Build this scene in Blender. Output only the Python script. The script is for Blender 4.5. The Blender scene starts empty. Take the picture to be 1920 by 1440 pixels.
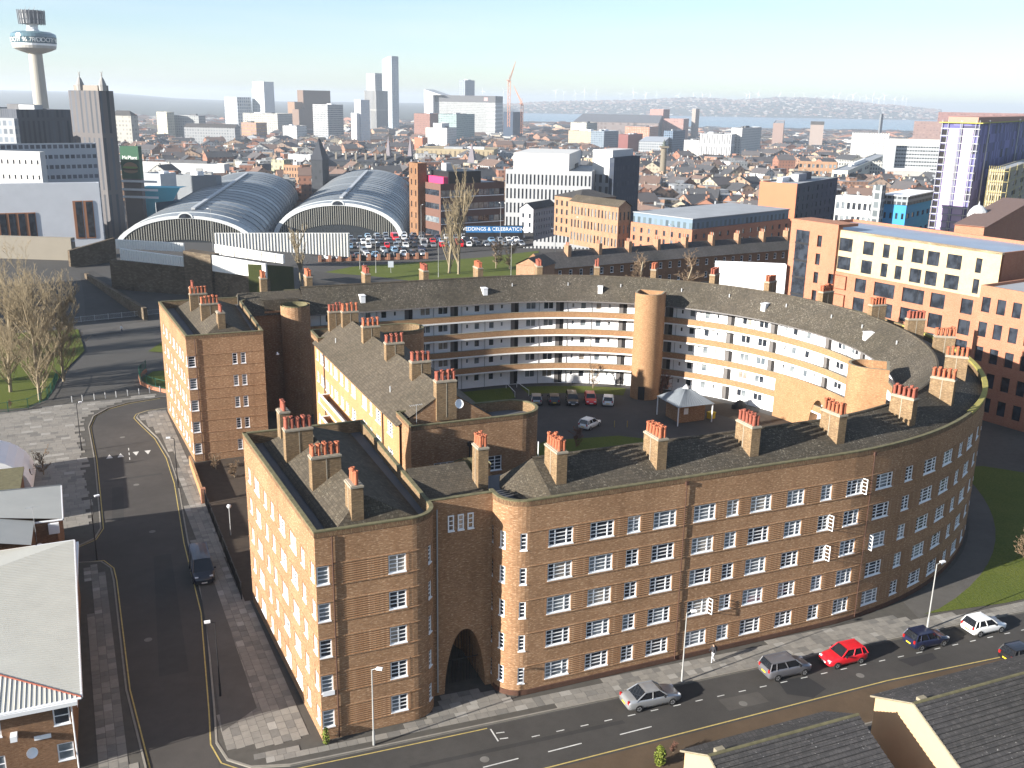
import bpy, math, random
from mathutils import Vector, Matrix
rnd = random.Random(7)
R = math.radians
sc = bpy.context.scene
# ------------------------------------------------------------------ camera
F_PX, HOR_Y, ROLL, CAM_H = 1830.1, 189.5, 1.008, 43.26
pitch = math.atan((720 - HOR_Y) / F_PX)
cam_d = bpy.data.cameras.new('camera'); cam_d.sensor_fit = 'HORIZONTAL'; cam_d.sensor_width = 36.0
cam_d.lens = F_PX / 1920 * 36.0; cam_d.clip_start = 1.0; cam_d.clip_end = 120000
cam = bpy.data.objects.new('camera', cam_d); sc.collection.objects.link(cam)
_r = R(ROLL)
_right = Vector((1, 0, 0)); CF = Vector((0, math.cos(pitch), -math.sin(pitch))); _up = Vector((0, math.sin(pitch), math.cos(pitch)))
CR = _right * math.cos(_r) + _up * math.sin(_r); CU = -_right * math.sin(_r) + _up * math.cos(_r)
cam.matrix_world = Matrix(((CR.x, CU.x, -CF.x, 0), (CR.y, CU.y, -CF.y, 0), (CR.z, CU.z, -CF.z, CAM_H), (0, 0, 0, 1)))
sc.camera = cam
# ------------------------------------------------------------------ light
TH = 0.398                       # heading of the estate's long axis
SHADOW_AZ = TH + R(8.3)          # direction in which shadows fall (from +X)
SUN_EL = R(17.5)
w = bpy.data.worlds.new('World'); sc.world = w; w.use_nodes = True
nt = w.node_tree; nt.nodes.clear()
sky = nt.nodes.new('ShaderNodeTexSky'); sky.sky_type = 'NISHITA'; sky.sun_disc = False
sky.sun_elevation = SUN_EL
_sx, _sy = -math.cos(SHADOW_AZ), -math.sin(SHADOW_AZ)
sky.sun_rotation = math.atan2(_sx, _sy)
sky.air_density = 0.80; sky.dust_density = 0.5; sky.ozone_density = 2.3; sky.altitude = 50
bg = nt.nodes.new('ShaderNodeBackground'); bg.inputs[1].default_value = 0.072
wo = nt.nodes.new('ShaderNodeOutputWorld')
# thin uneven veil of high cloud over the clear sky
_tc = nt.nodes.new('ShaderNodeTexCoord'); _mp = nt.nodes.new('ShaderNodeMapping'); _mp.inputs['Scale'].default_value = (1.5, 1.5, 16); _nz = nt.nodes.new('ShaderNodeTexNoise'); _nz.inputs['Scale'].default_value = 1.6; _nz.inputs['Detail'].default_value = 5
_rp = nt.nodes.new('ShaderNodeValToRGB'); _rp.color_ramp.elements[0].position = .35; _rp.color_ramp.elements[0].color = (0, 0, 0, 1); _rp.color_ramp.elements[1].position = .75; _rp.color_ramp.elements[1].color = (.45, .45, .45, 1)
_mx = nt.nodes.new('ShaderNodeMix'); _mx.data_type = 'RGBA'; _mx.inputs[7].default_value = (4.6, 5.0, 5.3, 1)
nt.links.new(_tc.outputs['Generated'], _mp.inputs[0]); nt.links.new(_mp.outputs[0], _nz.inputs['Vector']); nt.links.new(_nz.outputs[0], _rp.inputs[0]); nt.links.new(_rp.outputs[0], _mx.inputs[0])
nt.links.new(sky.outputs[0], _mx.inputs[6]); nt.links.new(_mx.outputs[2], bg.inputs[0]); nt.links.new(bg.outputs[0], wo.inputs[0])
sun_d = bpy.data.lights.new('sun', 'SUN'); sun_d.energy = 5.0; sun_d.angle = R(0.5); sun_d.color = (1.0, 0.95, 0.87)
sun = bpy.data.objects.new('sun', sun_d); sc.collection.objects.link(sun)
_ld = Vector((math.cos(SHADOW_AZ) * math.cos(SUN_EL), math.sin(SHADOW_AZ) * math.cos(SUN_EL), -math.sin(SUN_EL)))
sun.rotation_euler = _ld.to_track_quat('-Z', 'Y').to_euler()
vs = sc.view_settings; vs.view_transform = 'Standard'; vs.look = 'None'; vs.exposure = 1.5; vs.gamma = 1.0; vs.use_curve_mapping = False
cy = sc.cycles; cy.use_denoising = True; cy.max_bounces = 5; cy.diffuse_bounces = 3; cy.glossy_bounces = 2
cy.transmission_bounces = 2; cy.volume_bounces = 0; cy.transparent_max_bounces = 6; cy.caustics_reflective = False; cy.caustics_refractive = False
try: cy.denoiser = 'OPENIMAGEDENOISE'; cy.denoising_input_passes = 'RGB_ALBEDO_NORMAL'; cy.denoising_prefilter = 'ACCURATE'
except Exception: pass
# ------------------------------------------------------------------ pixels to places
def ray(px, py): return CF * F_PX + CR * (px - 960) - CU * (py - 720)
def on_z(px, py, z):
    d = ray(px, py); t = (z - CAM_H) / d.z
    return d.x * t, d.y * t
def at_y(px, py, Y):
    d = ray(px, py); t = Y / d.y
    return Vector((d.x * t, Y, CAM_H + d.z * t))
CX, CY = 10.24, 114.51
U2 = (math.cos(TH), math.sin(TH)); N2 = (-U2[1], U2[0])
def W(s, n): return CX + U2[0] * s + N2[0] * n, CY + U2[1] * s + N2[1] * n
def Lc(x, y): x -= CX; y -= CY; return x * U2[0] + y * U2[1], x * N2[0] + y * N2[1]
def smooth(t): t = max(0, min(1, t)); return t * t * (3 - 2 * t)
def lerp_tab(tab, x):
    if x <= tab[0][0]: return tab[0][1]
    for (a, va), (b, vb) in zip(tab, tab[1:]):
        if x <= b: return va + (vb - va) * (x - a) / (b - a)
    return tab[-1][1]
TERR = [(0, 0), (300, 0), (400, -20), (700, -25), (1500, -34), (2600, -44), (4200, -46)]
def tz(x, y): return lerp_tab(TERR, y)
# ------------------------------------------------------------------ mesh builder
class MB:
    def __init__(s): s.v = []; s.f = []; s.uv = []; s.m = []
    def face(s, pts, uv=None, m=0):
        b = len(s.v); s.v.extend(pts); s.f.append(tuple(range(b, b + len(pts)))); s.uv.append(uv); s.m.append(m)
    def box(s, x0, x1, y0, y1, z0, z1, m=0, bottom=False):
        p = lambda i, j, k: ((x0, x1)[i], (y0, y1)[j], (z0, z1)[k])
        s.face([p(0,0,0), p(1,0,0), p(1,0,1), p(0,0,1)], m=m); s.face([p(1,1,0), p(0,1,0), p(0,1,1), p(1,1,1)], m=m)
        s.face([p(0,1,0), p(0,0,0), p(0,0,1), p(0,1,1)], m=m); s.face([p(1,0,0), p(1,1,0), p(1,1,1), p(1,0,1)], m=m)
        s.face([p(0,0,1), p(1,0,1), p(1,1,1), p(0,1,1)], m=m)
        if bottom: s.face([p(0,1,0), p(1,1,0), p(1,0,0), p(0,0,0)], m=m)
    def obox(s, cx, cy, hx, hy, ang, z0, z1, m=0, bottom=False):
        c, d = math.cos(ang), math.sin(ang)
        q = [(cx + a * hx * c - b * hy * d, cy + a * hx * d + b * hy * c) for a, b in ((-1,-1),(1,-1),(1,1),(-1,1))]
        s.prism(q, z0, z1, m, bottom)
    def prism(s, poly, z0, z1, m=0, bottom=False, top=True):
        n = len(poly)
        for i in range(n):
            a, b = poly[i], poly[(i + 1) % n]
            s.face([(a[0], a[1], z0), (b[0], b[1], z0), (b[0], b[1], z1), (a[0], a[1], z1)], m=m)
        if top: s.face([(p[0], p[1], z1) for p in poly], m=m)
        if bottom: s.face([(p[0], p[1], z0) for p in reversed(poly)], m=m)
    def cyl(s, x, y, z0, z1, r0, r1=None, n=10, m=0, cap=True, a0=0, a1=2 * math.pi):
        r1 = r0 if r1 is None else r1
        full = abs(a1 - a0 - 2 * math.pi) < 1e-6
        P = [(math.cos(a0 + (a1 - a0) * i / n), math.sin(a0 + (a1 - a0) * i / n)) for i in range(n + 1)]
        for i in range(n):
            a, b = P[i], P[i + 1]; L0 = (a1 - a0) * r0 * i / n; L1 = (a1 - a0) * r0 * (i + 1) / n
            s.face([(x + a[0]*r0, y + a[1]*r0, z0), (x + b[0]*r0, y + b[1]*r0, z0), (x + b[0]*r1, y + b[1]*r1, z1), (x + a[0]*r1, y + a[1]*r1, z1)],
                   uv=[(L0, z0), (L1, z0), (L1, z1), (L0, z1)], m=m)
        if cap and full and r1 > 1e-4: s.face([(x + a[0]*r1, y + a[1]*r1, z1) for a in P[:-1]], m=m)
    def tube(s, p, q, r0, r1=None, n=5, m=0, cap=False):
        r1 = r0 if r1 is None else r1
        p = Vector(p); q = Vector(q); d = q - p
        if d.length < 1e-6: return
        d.normalize(); a = d.cross(Vector((0, 0, 1)) if abs(d.z) < .9 else Vector((1, 0, 0))).normalized(); b = d.cross(a)
        A = []; B = []
        for i in range(n):
            t = 2 * math.pi * i / n; o = a * math.cos(t) + b * math.sin(t)
            A.append(tuple(p + o * r0)); B.append(tuple(q + o * r1))
        for i in range(n): s.face([A[i], B[i], B[(i + 1) % n], A[(i + 1) % n]], m=m)
        if cap: s.face(B[::-1], m=m); s.face(A, m=m)
    def lathe(s, prof, x=0, y=0, n=24, m=0):
        for (r0, z0), (r1, z1) in zip(prof, prof[1:]):
            for i in range(n):
                a, b = 2*math.pi*i/n, 2*math.pi*(i+1)/n
                p = [(x + r0*math.cos(a), y + r0*math.sin(a), z0), (x + r0*math.cos(b), y + r0*math.sin(b), z0), (x + r1*math.cos(b), y + r1*math.sin(b), z1), (x + r1*math.cos(a), y + r1*math.sin(a), z1)]
                if r0 < 1e-5: p = [p[0], p[2], p[3]]
                elif r1 < 1e-5: p = p[:3]
                s.face(p, m=m)
    def mesh(s, name, smooth_=False, weld=False):
        me = bpy.data.meshes.new(name); me.from_pydata(s.v, [], s.f)
        uvl = me.uv_layers.new(name='UVMap'); flat = []
        V = s.v
        for f, uv in zip(s.f, s.uv):
            if uv is None:
                nx = ny = nz = 0.0; k = len(f)
                for i in range(k):
                    a = V[f[i]]; b = V[f[(i + 1) % k]]
                    nx += (a[1]-b[1])*(a[2]+b[2]); ny += (a[2]-b[2])*(a[0]+b[0]); nz += (a[0]-b[0])*(a[1]+b[1])
                l = math.sqrt(nx*nx + ny*ny + nz*nz) or 1.0; nz /= l; h = math.hypot(nx, ny)
                if abs(nz) > .95 or h < 1e-9:
                    for i in f: flat += (V[i][0], V[i][1])
                else:
                    tx, ty = -ny / h, nx / h; k2 = 1 / math.sqrt(max(.05, 1 - nz*nz))
                    for i in f: flat += (V[i][0]*tx + V[i][1]*ty, V[i][2]*k2)
            else:
                for u_ in uv: flat += u_
        uvl.data.foreach_set('uv', flat)
        if any(s.m): me.polygons.foreach_set('material_index', s.m)
        if smooth_: me.polygons.foreach_set('use_smooth', [True] * len(s.f))
        if weld:
            import bmesh
            bm = bmesh.new(); bm.from_mesh(me); bmesh.ops.remove_doubles(bm, verts=bm.verts, dist=1e-4); bm.to_mesh(me); bm.free()
        me.update()
        return me
# ------------------------------------------------------------------ objects
COL = sc.collection
def tag(o, label=None, cat=None, group=None, kind=None):
    if label: o['label'] = label
    if cat: o['category'] = cat
    if group: o['group'] = group
    if kind: o['kind'] = kind
    return o
def thing(name, label, cat, loc=(0, 0, 0), rz=0.0, group=None, off=(0, 0, 0)):
    o = bpy.data.objects.new(name, None); COL.objects.link(o); o.empty_display_size = .5
    o.location = loc; o.rotation_euler = (0, 0, rz); tag(o, label, cat, group)
    OFF[o.name] = off
    return o
OFF = {}
def local_thing(name, label, cat, s, n, group=None, z=0):      # a thing of the estate: geometry is written in (s, n, z)
    x, y = W(s, n)
    return thing(name, label, cat, (x, y, z), TH, group, off=(s, n, z))
def mats(me, m):
    for k in (m if isinstance(m, (list, tuple)) else [m]): me.materials.append(k)
def part(parent, name, mb, m, smooth_=False, kind=None, label=None, weld=False):
    if parent is not None and parent.name in OFF:
        ox, oy, oz = OFF[parent.name]
        if ox or oy or oz: mb.v = [(a - ox, b - oy, c - oz) for a, b, c in mb.v]
    me = mb.mesh(name, smooth_, weld); mats(me, m)
    o = bpy.data.objects.new(name, me); COL.objects.link(o); o.parent = parent
    return tag(o, label=label, kind=kind)
def sub(parent_part, root, name, mb, m, smooth_=False, kind=None):      # a sub-part written in its thing's coordinates
    ox, oy, oz = OFF.get(root.name, (0, 0, 0)); mb.v = [(a - ox, b - oy, c - oz) for a, b, c in mb.v]
    me = mb.mesh(name, smooth_); mats(me, m)
    o = bpy.data.objects.new(name, me); COL.objects.link(o); o.parent = parent_part
    return tag(o, kind=kind)
def solo(name, mb, m, label, cat, loc=(0, 0, 0), rz=0, group=None, kind=None, smooth_=False):
    me = mb.mesh(name, smooth_); mats(me, m)
    o = bpy.data.objects.new(name, me); COL.objects.link(o); o.location = loc; o.rotation_euler = (0, 0, rz)
    return tag(o, label, cat, group, kind)
def inst(parent, name, me, loc, rz=0, scale=None, root=None):
    o = bpy.data.objects.new(name, me); COL.objects.link(o); o.parent = parent
    ox, oy, oz = OFF.get((root or parent).name, (0, 0, 0)) if (root or parent) else (0, 0, 0)
    o.location = (loc[0] - ox, loc[1] - oy, loc[2] - oz); o.rotation_euler = (0, 0, rz)
    if scale: o.scale = scale
    return o
def copy_tree(o, parent=None):
    c = o.copy(); COL.objects.link(c); c.parent = parent
    for ch in o.children: copy_tree(ch, c)
    return c
# ------------------------------------------------------------------ materials
class NT:
    def __init__(s, name):
        s.mat = bpy.data.materials.new(name); s.mat.use_nodes = True; s.t = s.mat.node_tree
        s.b = s.t.nodes['Principled BSDF']
    def n(s, typ, **kw):
        x = s.t.nodes.new('ShaderNode' + typ)
        for k, v in kw.items():
            if k.startswith('i_'):
                key = k[2:].replace('_', ' ')
                (x.inputs[int(key)] if key.isdigit() else x.inputs[key]).default_value = v
            else: setattr(x, k, v)
        return x
    def l(s, a, b): s.t.links.new(a, b)
    def mix(s, fac, a, b, typ='MIX'):
        x = s.n('Mix', data_type='RGBA', blend_type=typ)
        for i, v in ((0, fac), (6, a), (7, b)):
            sock = x.inputs[i]
            if hasattr(v, 'is_linked'): s.l(v, sock)
            elif isinstance(v, (int, float)): sock.default_value = v if i == 0 else (v, v, v, 1)
            else: sock.default_value = (*v[:3], 1)
        return x.outputs[2]
    def ramp(s, fac, stops):
        x = s.n('ValToRGB'); e = x.color_ramp.elements
        for i, (p, c) in enumerate(stops):
            el = e[i] if i < 2 else e.new(p)
            el.position = p; el.color = (*c, 1) if isinstance(c, tuple) else (c, c, c, 1)
        s.l(fac, x.inputs[0]); return x.outputs[0]
    def math(s, op, a, b=None):
        x = s.n('Math', operation=op)
        for i, v in enumerate((a, b)):
            if v is None: continue
            if hasattr(v, 'is_linked'): s.l(v, x.inputs[i])
            else: x.inputs[i].default_value = v
        return x.outputs[0]
    def uv(s): return s.n('TexCoord').outputs['UV']
    def obj(s): return s.n('TexCoord').outputs['Object']
    def pos(s): return s.n('NewGeometry').outputs['Position']
    def noise(s, vec, scale, detail=3, rough=.55):
        x = s.n('TexNoise'); s.l(vec, x.inputs['Vector']); x.inputs['Scale'].default_value = scale
        x.inputs['Detail'].default_value = detail; x.inputs['Roughness'].default_value = rough
        return x.outputs[0]
    def out(s, col, rough=.85, bump=None, bstr=.3, bdist=.02, spec=.3, metal=0):
        if hasattr(col, 'is_linked'): s.l(col, s.b.inputs['Base Color'])
        else: s.b.inputs['Base Color'].default_value = (*col[:3], 1)
        if hasattr(rough, 'is_linked'): s.l(rough, s.b.inputs['Roughness'])
        else: s.b.inputs['Roughness'].default_value = rough
        s.b.inputs['Specular IOR Level'].default_value = spec; s.b.inputs['Metallic'].default_value = metal
        if bump is not None:
            x = s.n('Bump', i_Strength=bstr, i_Distance=bdist); s.l(bump, x.inputs['Height']); s.l(x.outputs[0], s.b.inputs['Normal'])
        return s.mat
def plain(name, c, rough=.7, spec=.3, metal=0, var=.12, scale=1.5):
    t = NT(name)
    if not var: return t.out(c, rough, spec=spec, metal=metal)
    n = t.noise(t.pos(), scale, 4)
    return t.out(t.mix(n, [k * (1 - var) for k in c], [min(1, k * (1 + var)) for k in c]), rough, spec=spec, metal=metal)
def brick(name, c1, c2, mortar, light=None, rot=False, bw=.225, bh=.075, grime=.5, bias=-.25, ms=.010):
    t = NT(name); uv = t.uv()
    if rot:
        m = t.n('Mapping'); m.inputs['Rotation'].default_value = (0, 0, R(90)); t.l(uv, m.inputs[0]); vec = m.outputs[0]
    else: vec = uv
    b = t.n('TexBrick'); t.l(vec, b.inputs['Vector'])
    b.inputs['Color1'].default_value = (*c1, 1); b.inputs['Color2'].default_value = (*c2, 1); b.inputs['Mortar'].default_value = (*mortar, 1)
    b.inputs['Scale'].default_value = 1; b.inputs['Mortar Size'].default_value = ms; b.inputs['Bias'].default_value = bias
    b.inputs['Brick Width'].default_value = bw; b.inputs['Row Height'].default_value = bh; b.inputs['Mortar Smooth'].default_value = .3
    col = b.outputs[0]
    mp = t.n('Mapping'); mp.inputs['Scale'].default_value = (2.4, 9.5, 1); t.l(uv, mp.inputs[0])
    fl = t.noise(mp.outputs[0], 1.3, 2)
    if light:
        col = t.mix(t.ramp(fl, [(.56, 0.0), (.66, .75)]), col, light)
        mp2 = t.n('Mapping'); mp2.inputs['Scale'].default_value = (2.6, 9, 1); mp2.inputs['Location'].default_value = (7.3, 3.1, 0); t.l(uv, mp2.inputs[0])
        col = t.mix(t.ramp(t.noise(mp2.outputs[0], 1.4, 2), [(.58, 0.0), (.66, .5)]), col, [k * .5 for k in c1])
    g = t.noise(uv, .22, 5, .6)
    col = t.mix(t.ramp(g, [(.35, grime), (.65, 0.0)]), col, t.mix(1.0, col, (.62, .6, .58), 'MULTIPLY'))
    mp3 = t.n('Mapping'); mp3.inputs['Scale'].default_value = (.9, .07, 1); t.l(uv, mp3.inputs[0])
    col = t.mix(t.ramp(t.noise(mp3.outputs[0], 1.0, 4, .6), [(.52, 0.0), (.72, grime * .7)]), col, t.mix(1.0, col, (.55, .52, .5), 'MULTIPLY'))
    f2 = t.noise(uv, .9, 4, .65)
    col = t.mix(t.ramp(f2, [(.3, .35), (.7, 0.0)]), col, t.mix(1.0, col, (.75, .68, .62), 'MULTIPLY'))
    return t.out(col, .9, bump=b.outputs[1], bstr=.5, bdist=-.012, spec=.15)
M = {}
M['brick'] = brick('estate brick', (.30, .155, .076), (.42, .240, .126), (.30, .21, .135), (.60, .41, .26))
M['brick_soldier'] = brick('soldier course brick', (.20, .11, .06), (.36, .25, .14), (.10, .075, .05), rot=True, bw=.225, bh=.075, ms=.012)
M['brick_yellow'] = brick('tower brick', (.42, .215, .095), (.50, .27, .125), (.36, .24, .14), (.56, .33, .16), grime=.25)
M['brick_chim'] = brick('chimney brick', (.20, .125, .065), (.33, .215, .115), (.20, .17, .12), (.40, .28, .16), grime=.7)
M['brick_red'] = brick('red brick', (.37, .135, .075), (.44, .185, .108), (.36, .25, .18), grime=.2)
M['brick_balcony'] = brick('balcony brick', (.32, .165, .078), (.42, .235, .12), (.30, .21, .13), (.50, .32, .17), grime=.3)
M['brick_pale'] = brick('terrace brick', (.30, .16, .09), (.40, .235, .145), (.34, .26, .18), grime=.4)
M['brick_house'] = brick('house brick', (.21, .10, .050), (.29, .15, .080), (.20, .15, .10), (.36, .22, .13))
def roof_mat(name, base, dark, light, speck=.5, th=.62, rib=None):
    t = NT(name); p = t.pos(); uv = t.uv()
    n1 = t.noise(p, .5, 5, .6); col = t.mix(n1, dark, base)
    s1 = t.noise(p, 6.5, 2, .5); s2 = t.noise(p, .35, 3)
    thr = t.math('MULTIPLY', t.ramp(s1, [(th, 0.0), (th + .05, 1.0)]), t.ramp(s2, [(.38, .1), (.62, 1.0)]))
    col = t.mix(t.math('MULTIPLY', thr, speck), col, light)
    bt = t.n('TexBrick'); t.l(uv, bt.inputs['Vector']); bt.inputs['Color1'].default_value = (.72, .72, .72, 1); bt.inputs['Color2'].default_value = (1.2, 1.18, 1.15, 1); bt.inputs['Mortar'].default_value = (.5, .5, .5, 1); bt.inputs['Scale'].default_value = 1; bt.inputs['Brick Width'].default_value = .33; bt.inputs['Row Height'].default_value = .27; bt.inputs['Mortar Size'].default_value = .018
    col = t.mix(.85, col, t.mix(1.0, col, bt.outputs[0], 'MULTIPLY')); pt_ = t.noise(p, .09, 4, .6); col = t.mix(t.ramp(pt_, [(.4, .4), (.6, 0.0)]), col, t.mix(1.0, col, (.6, .62, .55), 'MULTIPLY'))
    wv = t.n('TexWave', wave_type='BANDS', bands_direction='Y', wave_profile='SAW'); t.l(uv, wv.inputs[0]); wv.inputs['Scale'].default_value = 1 / .25 / 20 * 6.283 / 1.0 if False else 1.2
    return t.out(col, .9, bump=wv.outputs[1], bstr=.5, bdist=.02, spec=.15)
M['tile'] = roof_mat('ring roof tiles', (.105, .088, .066), (.058, .051, .043), (.42, .38, .31), .55, .60)
M['tile_b'] = roof_mat('block roof tiles', (.105, .086, .064), (.078, .065, .050), (.30, .27, .21), .4, .60)
M['tile_near'] = roof_mat('concrete roof tiles', (.088, .082, .080), (.060, .057, .058), (.5, .48, .45), .8, .68)
M['slate'] = roof_mat('slate', (.095, .088, .085), (.06, .058, .06), (.3, .28, .24), .3, .66)
M['flat_roof'] = plain('flat roof felt', (.10, .10, .105), .8, var=.35, scale=.3)
M['grey_roof'] = plain('grey roof', (.30, .31, .32), .7, var=.25, scale=.15)
M['moss'] = plain('mossy coping', (.125, .112, .060), .95, var=.6, scale=2.2)
M['moss_y'] = plain('yellow mossy brick coping', (.30, .26, .07), .95, var=.4, scale=2)
M['coping'] = plain('coping stone', (.23, .20, .14), .9, var=.35, scale=3)
M['white'] = plain('white render', (.80, .80, .80), .75, var=.05, scale=.7)
M['paint'] = plain('white paint', (.80, .80, .80), .5, var=0)
M['frame'] = plain('white window frame', (.82, .82, .82), .45, var=0)
M['soffit'] = plain('white slab edge', (.72, .72, .70), .7, var=.1, scale=2)
M['pot'] = plain('terracotta pot', (.36, .115, .058), .85, var=.4, scale=3)
M['pot2'] = plain('dark terracotta pot', (.26, .078, .05), .85, var=.4, scale=3)
M['lead'] = plain('lead flashing', (.42, .43, .44), .5, var=.3, scale=4)
M['cem'] = plain('cement', (.30, .26, .20), .9, var=.3, scale=3)
M['door'] = plain('grey door', (.13, .12, .115), .6, var=.15)
M['dark'] = plain('dark recess', (.018, .016, .016), .8, var=0)
M['black'] = plain('black metal', (.018, .018, .02), .45, var=0)
M['steel'] = plain('galvanised steel', (.42, .43, .44), .45, metal=.3, var=.1)
M['lamp'] = plain('lamp post grey', (.33, .33, .32), .5, var=.08)
M['brown'] = plain('brown pipe', (.07, .035, .025), .6, var=.1)
def glass_mat(name, c, rough=.04, spec=.6, c2=None):
    t = NT(name)
    if c2 is None: return t.out(c, rough, spec=spec)
    n = t.noise(t.pos(), .8, 2); return t.out(t.mix(t.ramp(n, [(.4, 0.0), (.6, 1.0)]), c, c2), rough, spec=spec)
M['glass'] = glass_mat('window glass', (.015, .018, .024), c2=(.035, .042, .055))
M['glass_b'] = glass_mat('window glass with blind and painted reflection', (.10, .12, .14), c2=(.20, .22, .23))  # lighter blue-grey stands for blinds and for reflections painted into the panes
M['glass_c'] = glass_mat('window glass with curtain', (.33, .30, .26), .15, .5, c2=(.22, .19, .16))
def asphalt(name, c, var=.3, patch=.5):
    t = NT(name); p = t.pos()
    a = t.noise(p, .12, 6, .62); b = t.noise(p, 14, 2); d = t.noise(p, .8, 4, .7)
    col = t.mix(t.ramp(a, [(.3, 0.0), (.7, 1.0)]), [k * (1 - var) for k in c], [k * (1 + var) for k in c])
    col = t.mix(t.ramp(d, [(.42, 0.0), (.72, patch)]), col, [k * .6 for k in c])
    col = t.mix(t.math('MULTIPLY', b, .5), col, [k * 1.5 for k in c])
    return t.out(col, .9, bump=b, bstr=.25, bdist=.01, spec=.25)
M['asphalt'] = asphalt('asphalt', (.050, .046, .042))
M['asphalt_brown'] = asphalt('brown asphalt', (.085, .058, .036), .35, .6)
M['tarmac'] = asphalt('footway tarmac', (.085, .078, .07))
M['court'] = asphalt('courtyard asphalt', (.06, .055, .052))
M['slab_a'] = plain('flagstone warm', (0.225, 0.207, 0.18), .9, var=.25, scale=2)
M['slab_b'] = plain('flagstone grey', (0.195, 0.18, 0.158), .9, var=.25, scale=2)
M['slab_c'] = plain('flagstone pale', (0.285, 0.267, 0.238), .9, var=.2, scale=2)
M['slab_d'] = plain('flagstone dark', (0.155, 0.145, 0.13), .9, var=.3, scale=2)
M['kerb'] = plain('kerb stone', (.22, .20, .17), .9, var=.3, scale=1.5)
M['joint'] = plain('pavement bed', (.075, .068, .058), .95, var=.3)
M['yellow'] = plain('yellow road paint', (.42, .32, .11), .85, var=.45, scale=3)
M['roadwhite'] = plain('white road paint', (.52, .51, .48), .8, var=.4, scale=3)
def grass_mat(name, a, b):
    t = NT(name); p = t.pos(); n1 = t.noise(p, .25, 5, .65); n2 = t.noise(p, 5, 3, .7)
    col = t.mix(n1, a, b); col = t.mix(t.ramp(n2, [(.35, .5), (.65, 0.0)]), col, [k * .45 for k in a])
    return t.out(col, .95, bump=n2, bstr=.8, bdist=.06, spec=.1)
M['grass'] = grass_mat('grass', (.075, .105, .018), (.145, .155, .035))
M['hedge'] = grass_mat('ivy and hedge', (.035, .045, .014), (.07, .075, .025))
M['soil'] = plain('soil', (.055, .04, .028), .95, var=.4)
M['bark'] = plain('pale bark', (.24, .195, .13), .9, var=.3, scale=3)
M['bark_y'] = plain('yellowish twigs', (.25, .20, .125), .9, var=.3, scale=1)
M['twig'] = plain('bare twigs', (.19, .13, .08), .9, var=.3, scale=1)
M['twig_r'] = plain('reddish twigs', (.17, .085, .06), .9, var=.3, scale=1)
M['stone'] = brick('sandstone blocks', (.13, .10, .07), (.24, .19, .13), (.08, .065, .05), bw=.7, bh=.33, grime=.8, ms=.03)
M['green_metal'] = plain('green railing', (.02, .10, .065), .5, var=0)
M['tyre'] = plain('tyre rubber', (.015, .015, .015), .85, var=0)
M['rim'] = plain('alloy rim', (.45, .45, .46), .35, metal=.6, var=0)
M['carglass'] = plain('car glass', (.012, .014, .018), .04, spec=.7, var=0)
M['plate_y'] = plain('yellow number plate', (.75, .50, .03), .5, var=0)
M['plate_w'] = plain('white number plate', (.75, .75, .72), .5, var=0)
M['lamp_red'] = plain('tail lamp', (.35, .012, .012), .25, var=0)
M['lamp_clear'] = plain('head lamp', (.65, .66, .68), .15, var=0)
def car_paint(name, c, metal=.0, rough=.28):
    t = NT(name); t.out(c, rough, spec=.5, metal=metal); t.b.inputs['Coat Weight'].default_value = .6; t.b.inputs['Coat Roughness'].default_value = .06
    return t.mat
# ------------------------------------------------------------------ paths, walls with openings, sweeps
class Path:
    def __init__(s, pts):
        s.p = [tuple(q) for q in pts]; s.c = [0.0]
        for a, b in zip(s.p, s.p[1:]): s.c.append(s.c[-1] + math.hypot(b[0]-a[0], b[1]-a[1]))
        s.L = s.c[-1]
    def at(s, u, off=0.0):
        i = 0
        lo, hi = 0, len(s.c) - 2
        while lo < hi:
            mid = (lo + hi + 1) // 2
            if s.c[mid] <= u + 1e-9: lo = mid
            else: hi = mid - 1
        i = lo; a, b = s.p[i], s.p[i+1]; d = s.c[i+1] - s.c[i]; t = (u - s.c[i]) / d
        tx, ty = (b[0]-a[0]) / d, (b[1]-a[1]) / d
        return a[0] + (b[0]-a[0]) * t + ty * off, a[1] + (b[1]-a[1]) * t - tx * off, tx, ty
    def vn(s, i):      # averaged outward normal and mitre at vertex i
        ns = []
        for j in (i - 1, i):
            if 0 <= j < len(s.p) - 1:
                a, b = s.p[j], s.p[j+1]; d = s.c[j+1] - s.c[j]; ns.append(((b[1]-a[1]) / d, -(b[0]-a[0]) / d))
        nx = sum(k[0] for k in ns); ny = sum(k[1] for k in ns); l = math.hypot(nx, ny); nx /= l; ny /= l
        mit = 1 / max(.5, nx * ns[0][0] + ny * ns[0][1])
        return nx * mit, ny * mit
    def stations(s, u0, u1, extra=()):
        us = {round(u0, 5): None, round(u1, 5): None}
        for i, c in enumerate(s.c):
            if u0 - 1e-6 <= c <= u1 + 1e-6: us[round(c, 5)] = i
        for e in extra:
            if u0 < e < u1 and round(e, 5) not in us: us[round(e, 5)] = None
        out = []
        for u in sorted(us):
            i = us[u]
            if i is not None: out.append((u, s.p[i][0], s.p[i][1], *s.vn(i)))
            else:
                x, y, tx, ty = s.at(u); out.append((u, x, y, ty, -tx))
        return out
    def u_of(s, q):
        best = (1e9, 0)
        for i, (a, b) in enumerate(zip(s.p, s.p[1:])):
            d = s.c[i+1] - s.c[i]; tx, ty = (b[0]-a[0]) / d, (b[1]-a[1]) / d
            t = max(0, min(d, (q[0]-a[0]) * tx + (q[1]-a[1]) * ty)); e = math.hypot(a[0] + tx*t - q[0], a[1] + ty*t - q[1])
            if e < best[0]: best = (e, s.c[i] + t)
        return best[1]
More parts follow.
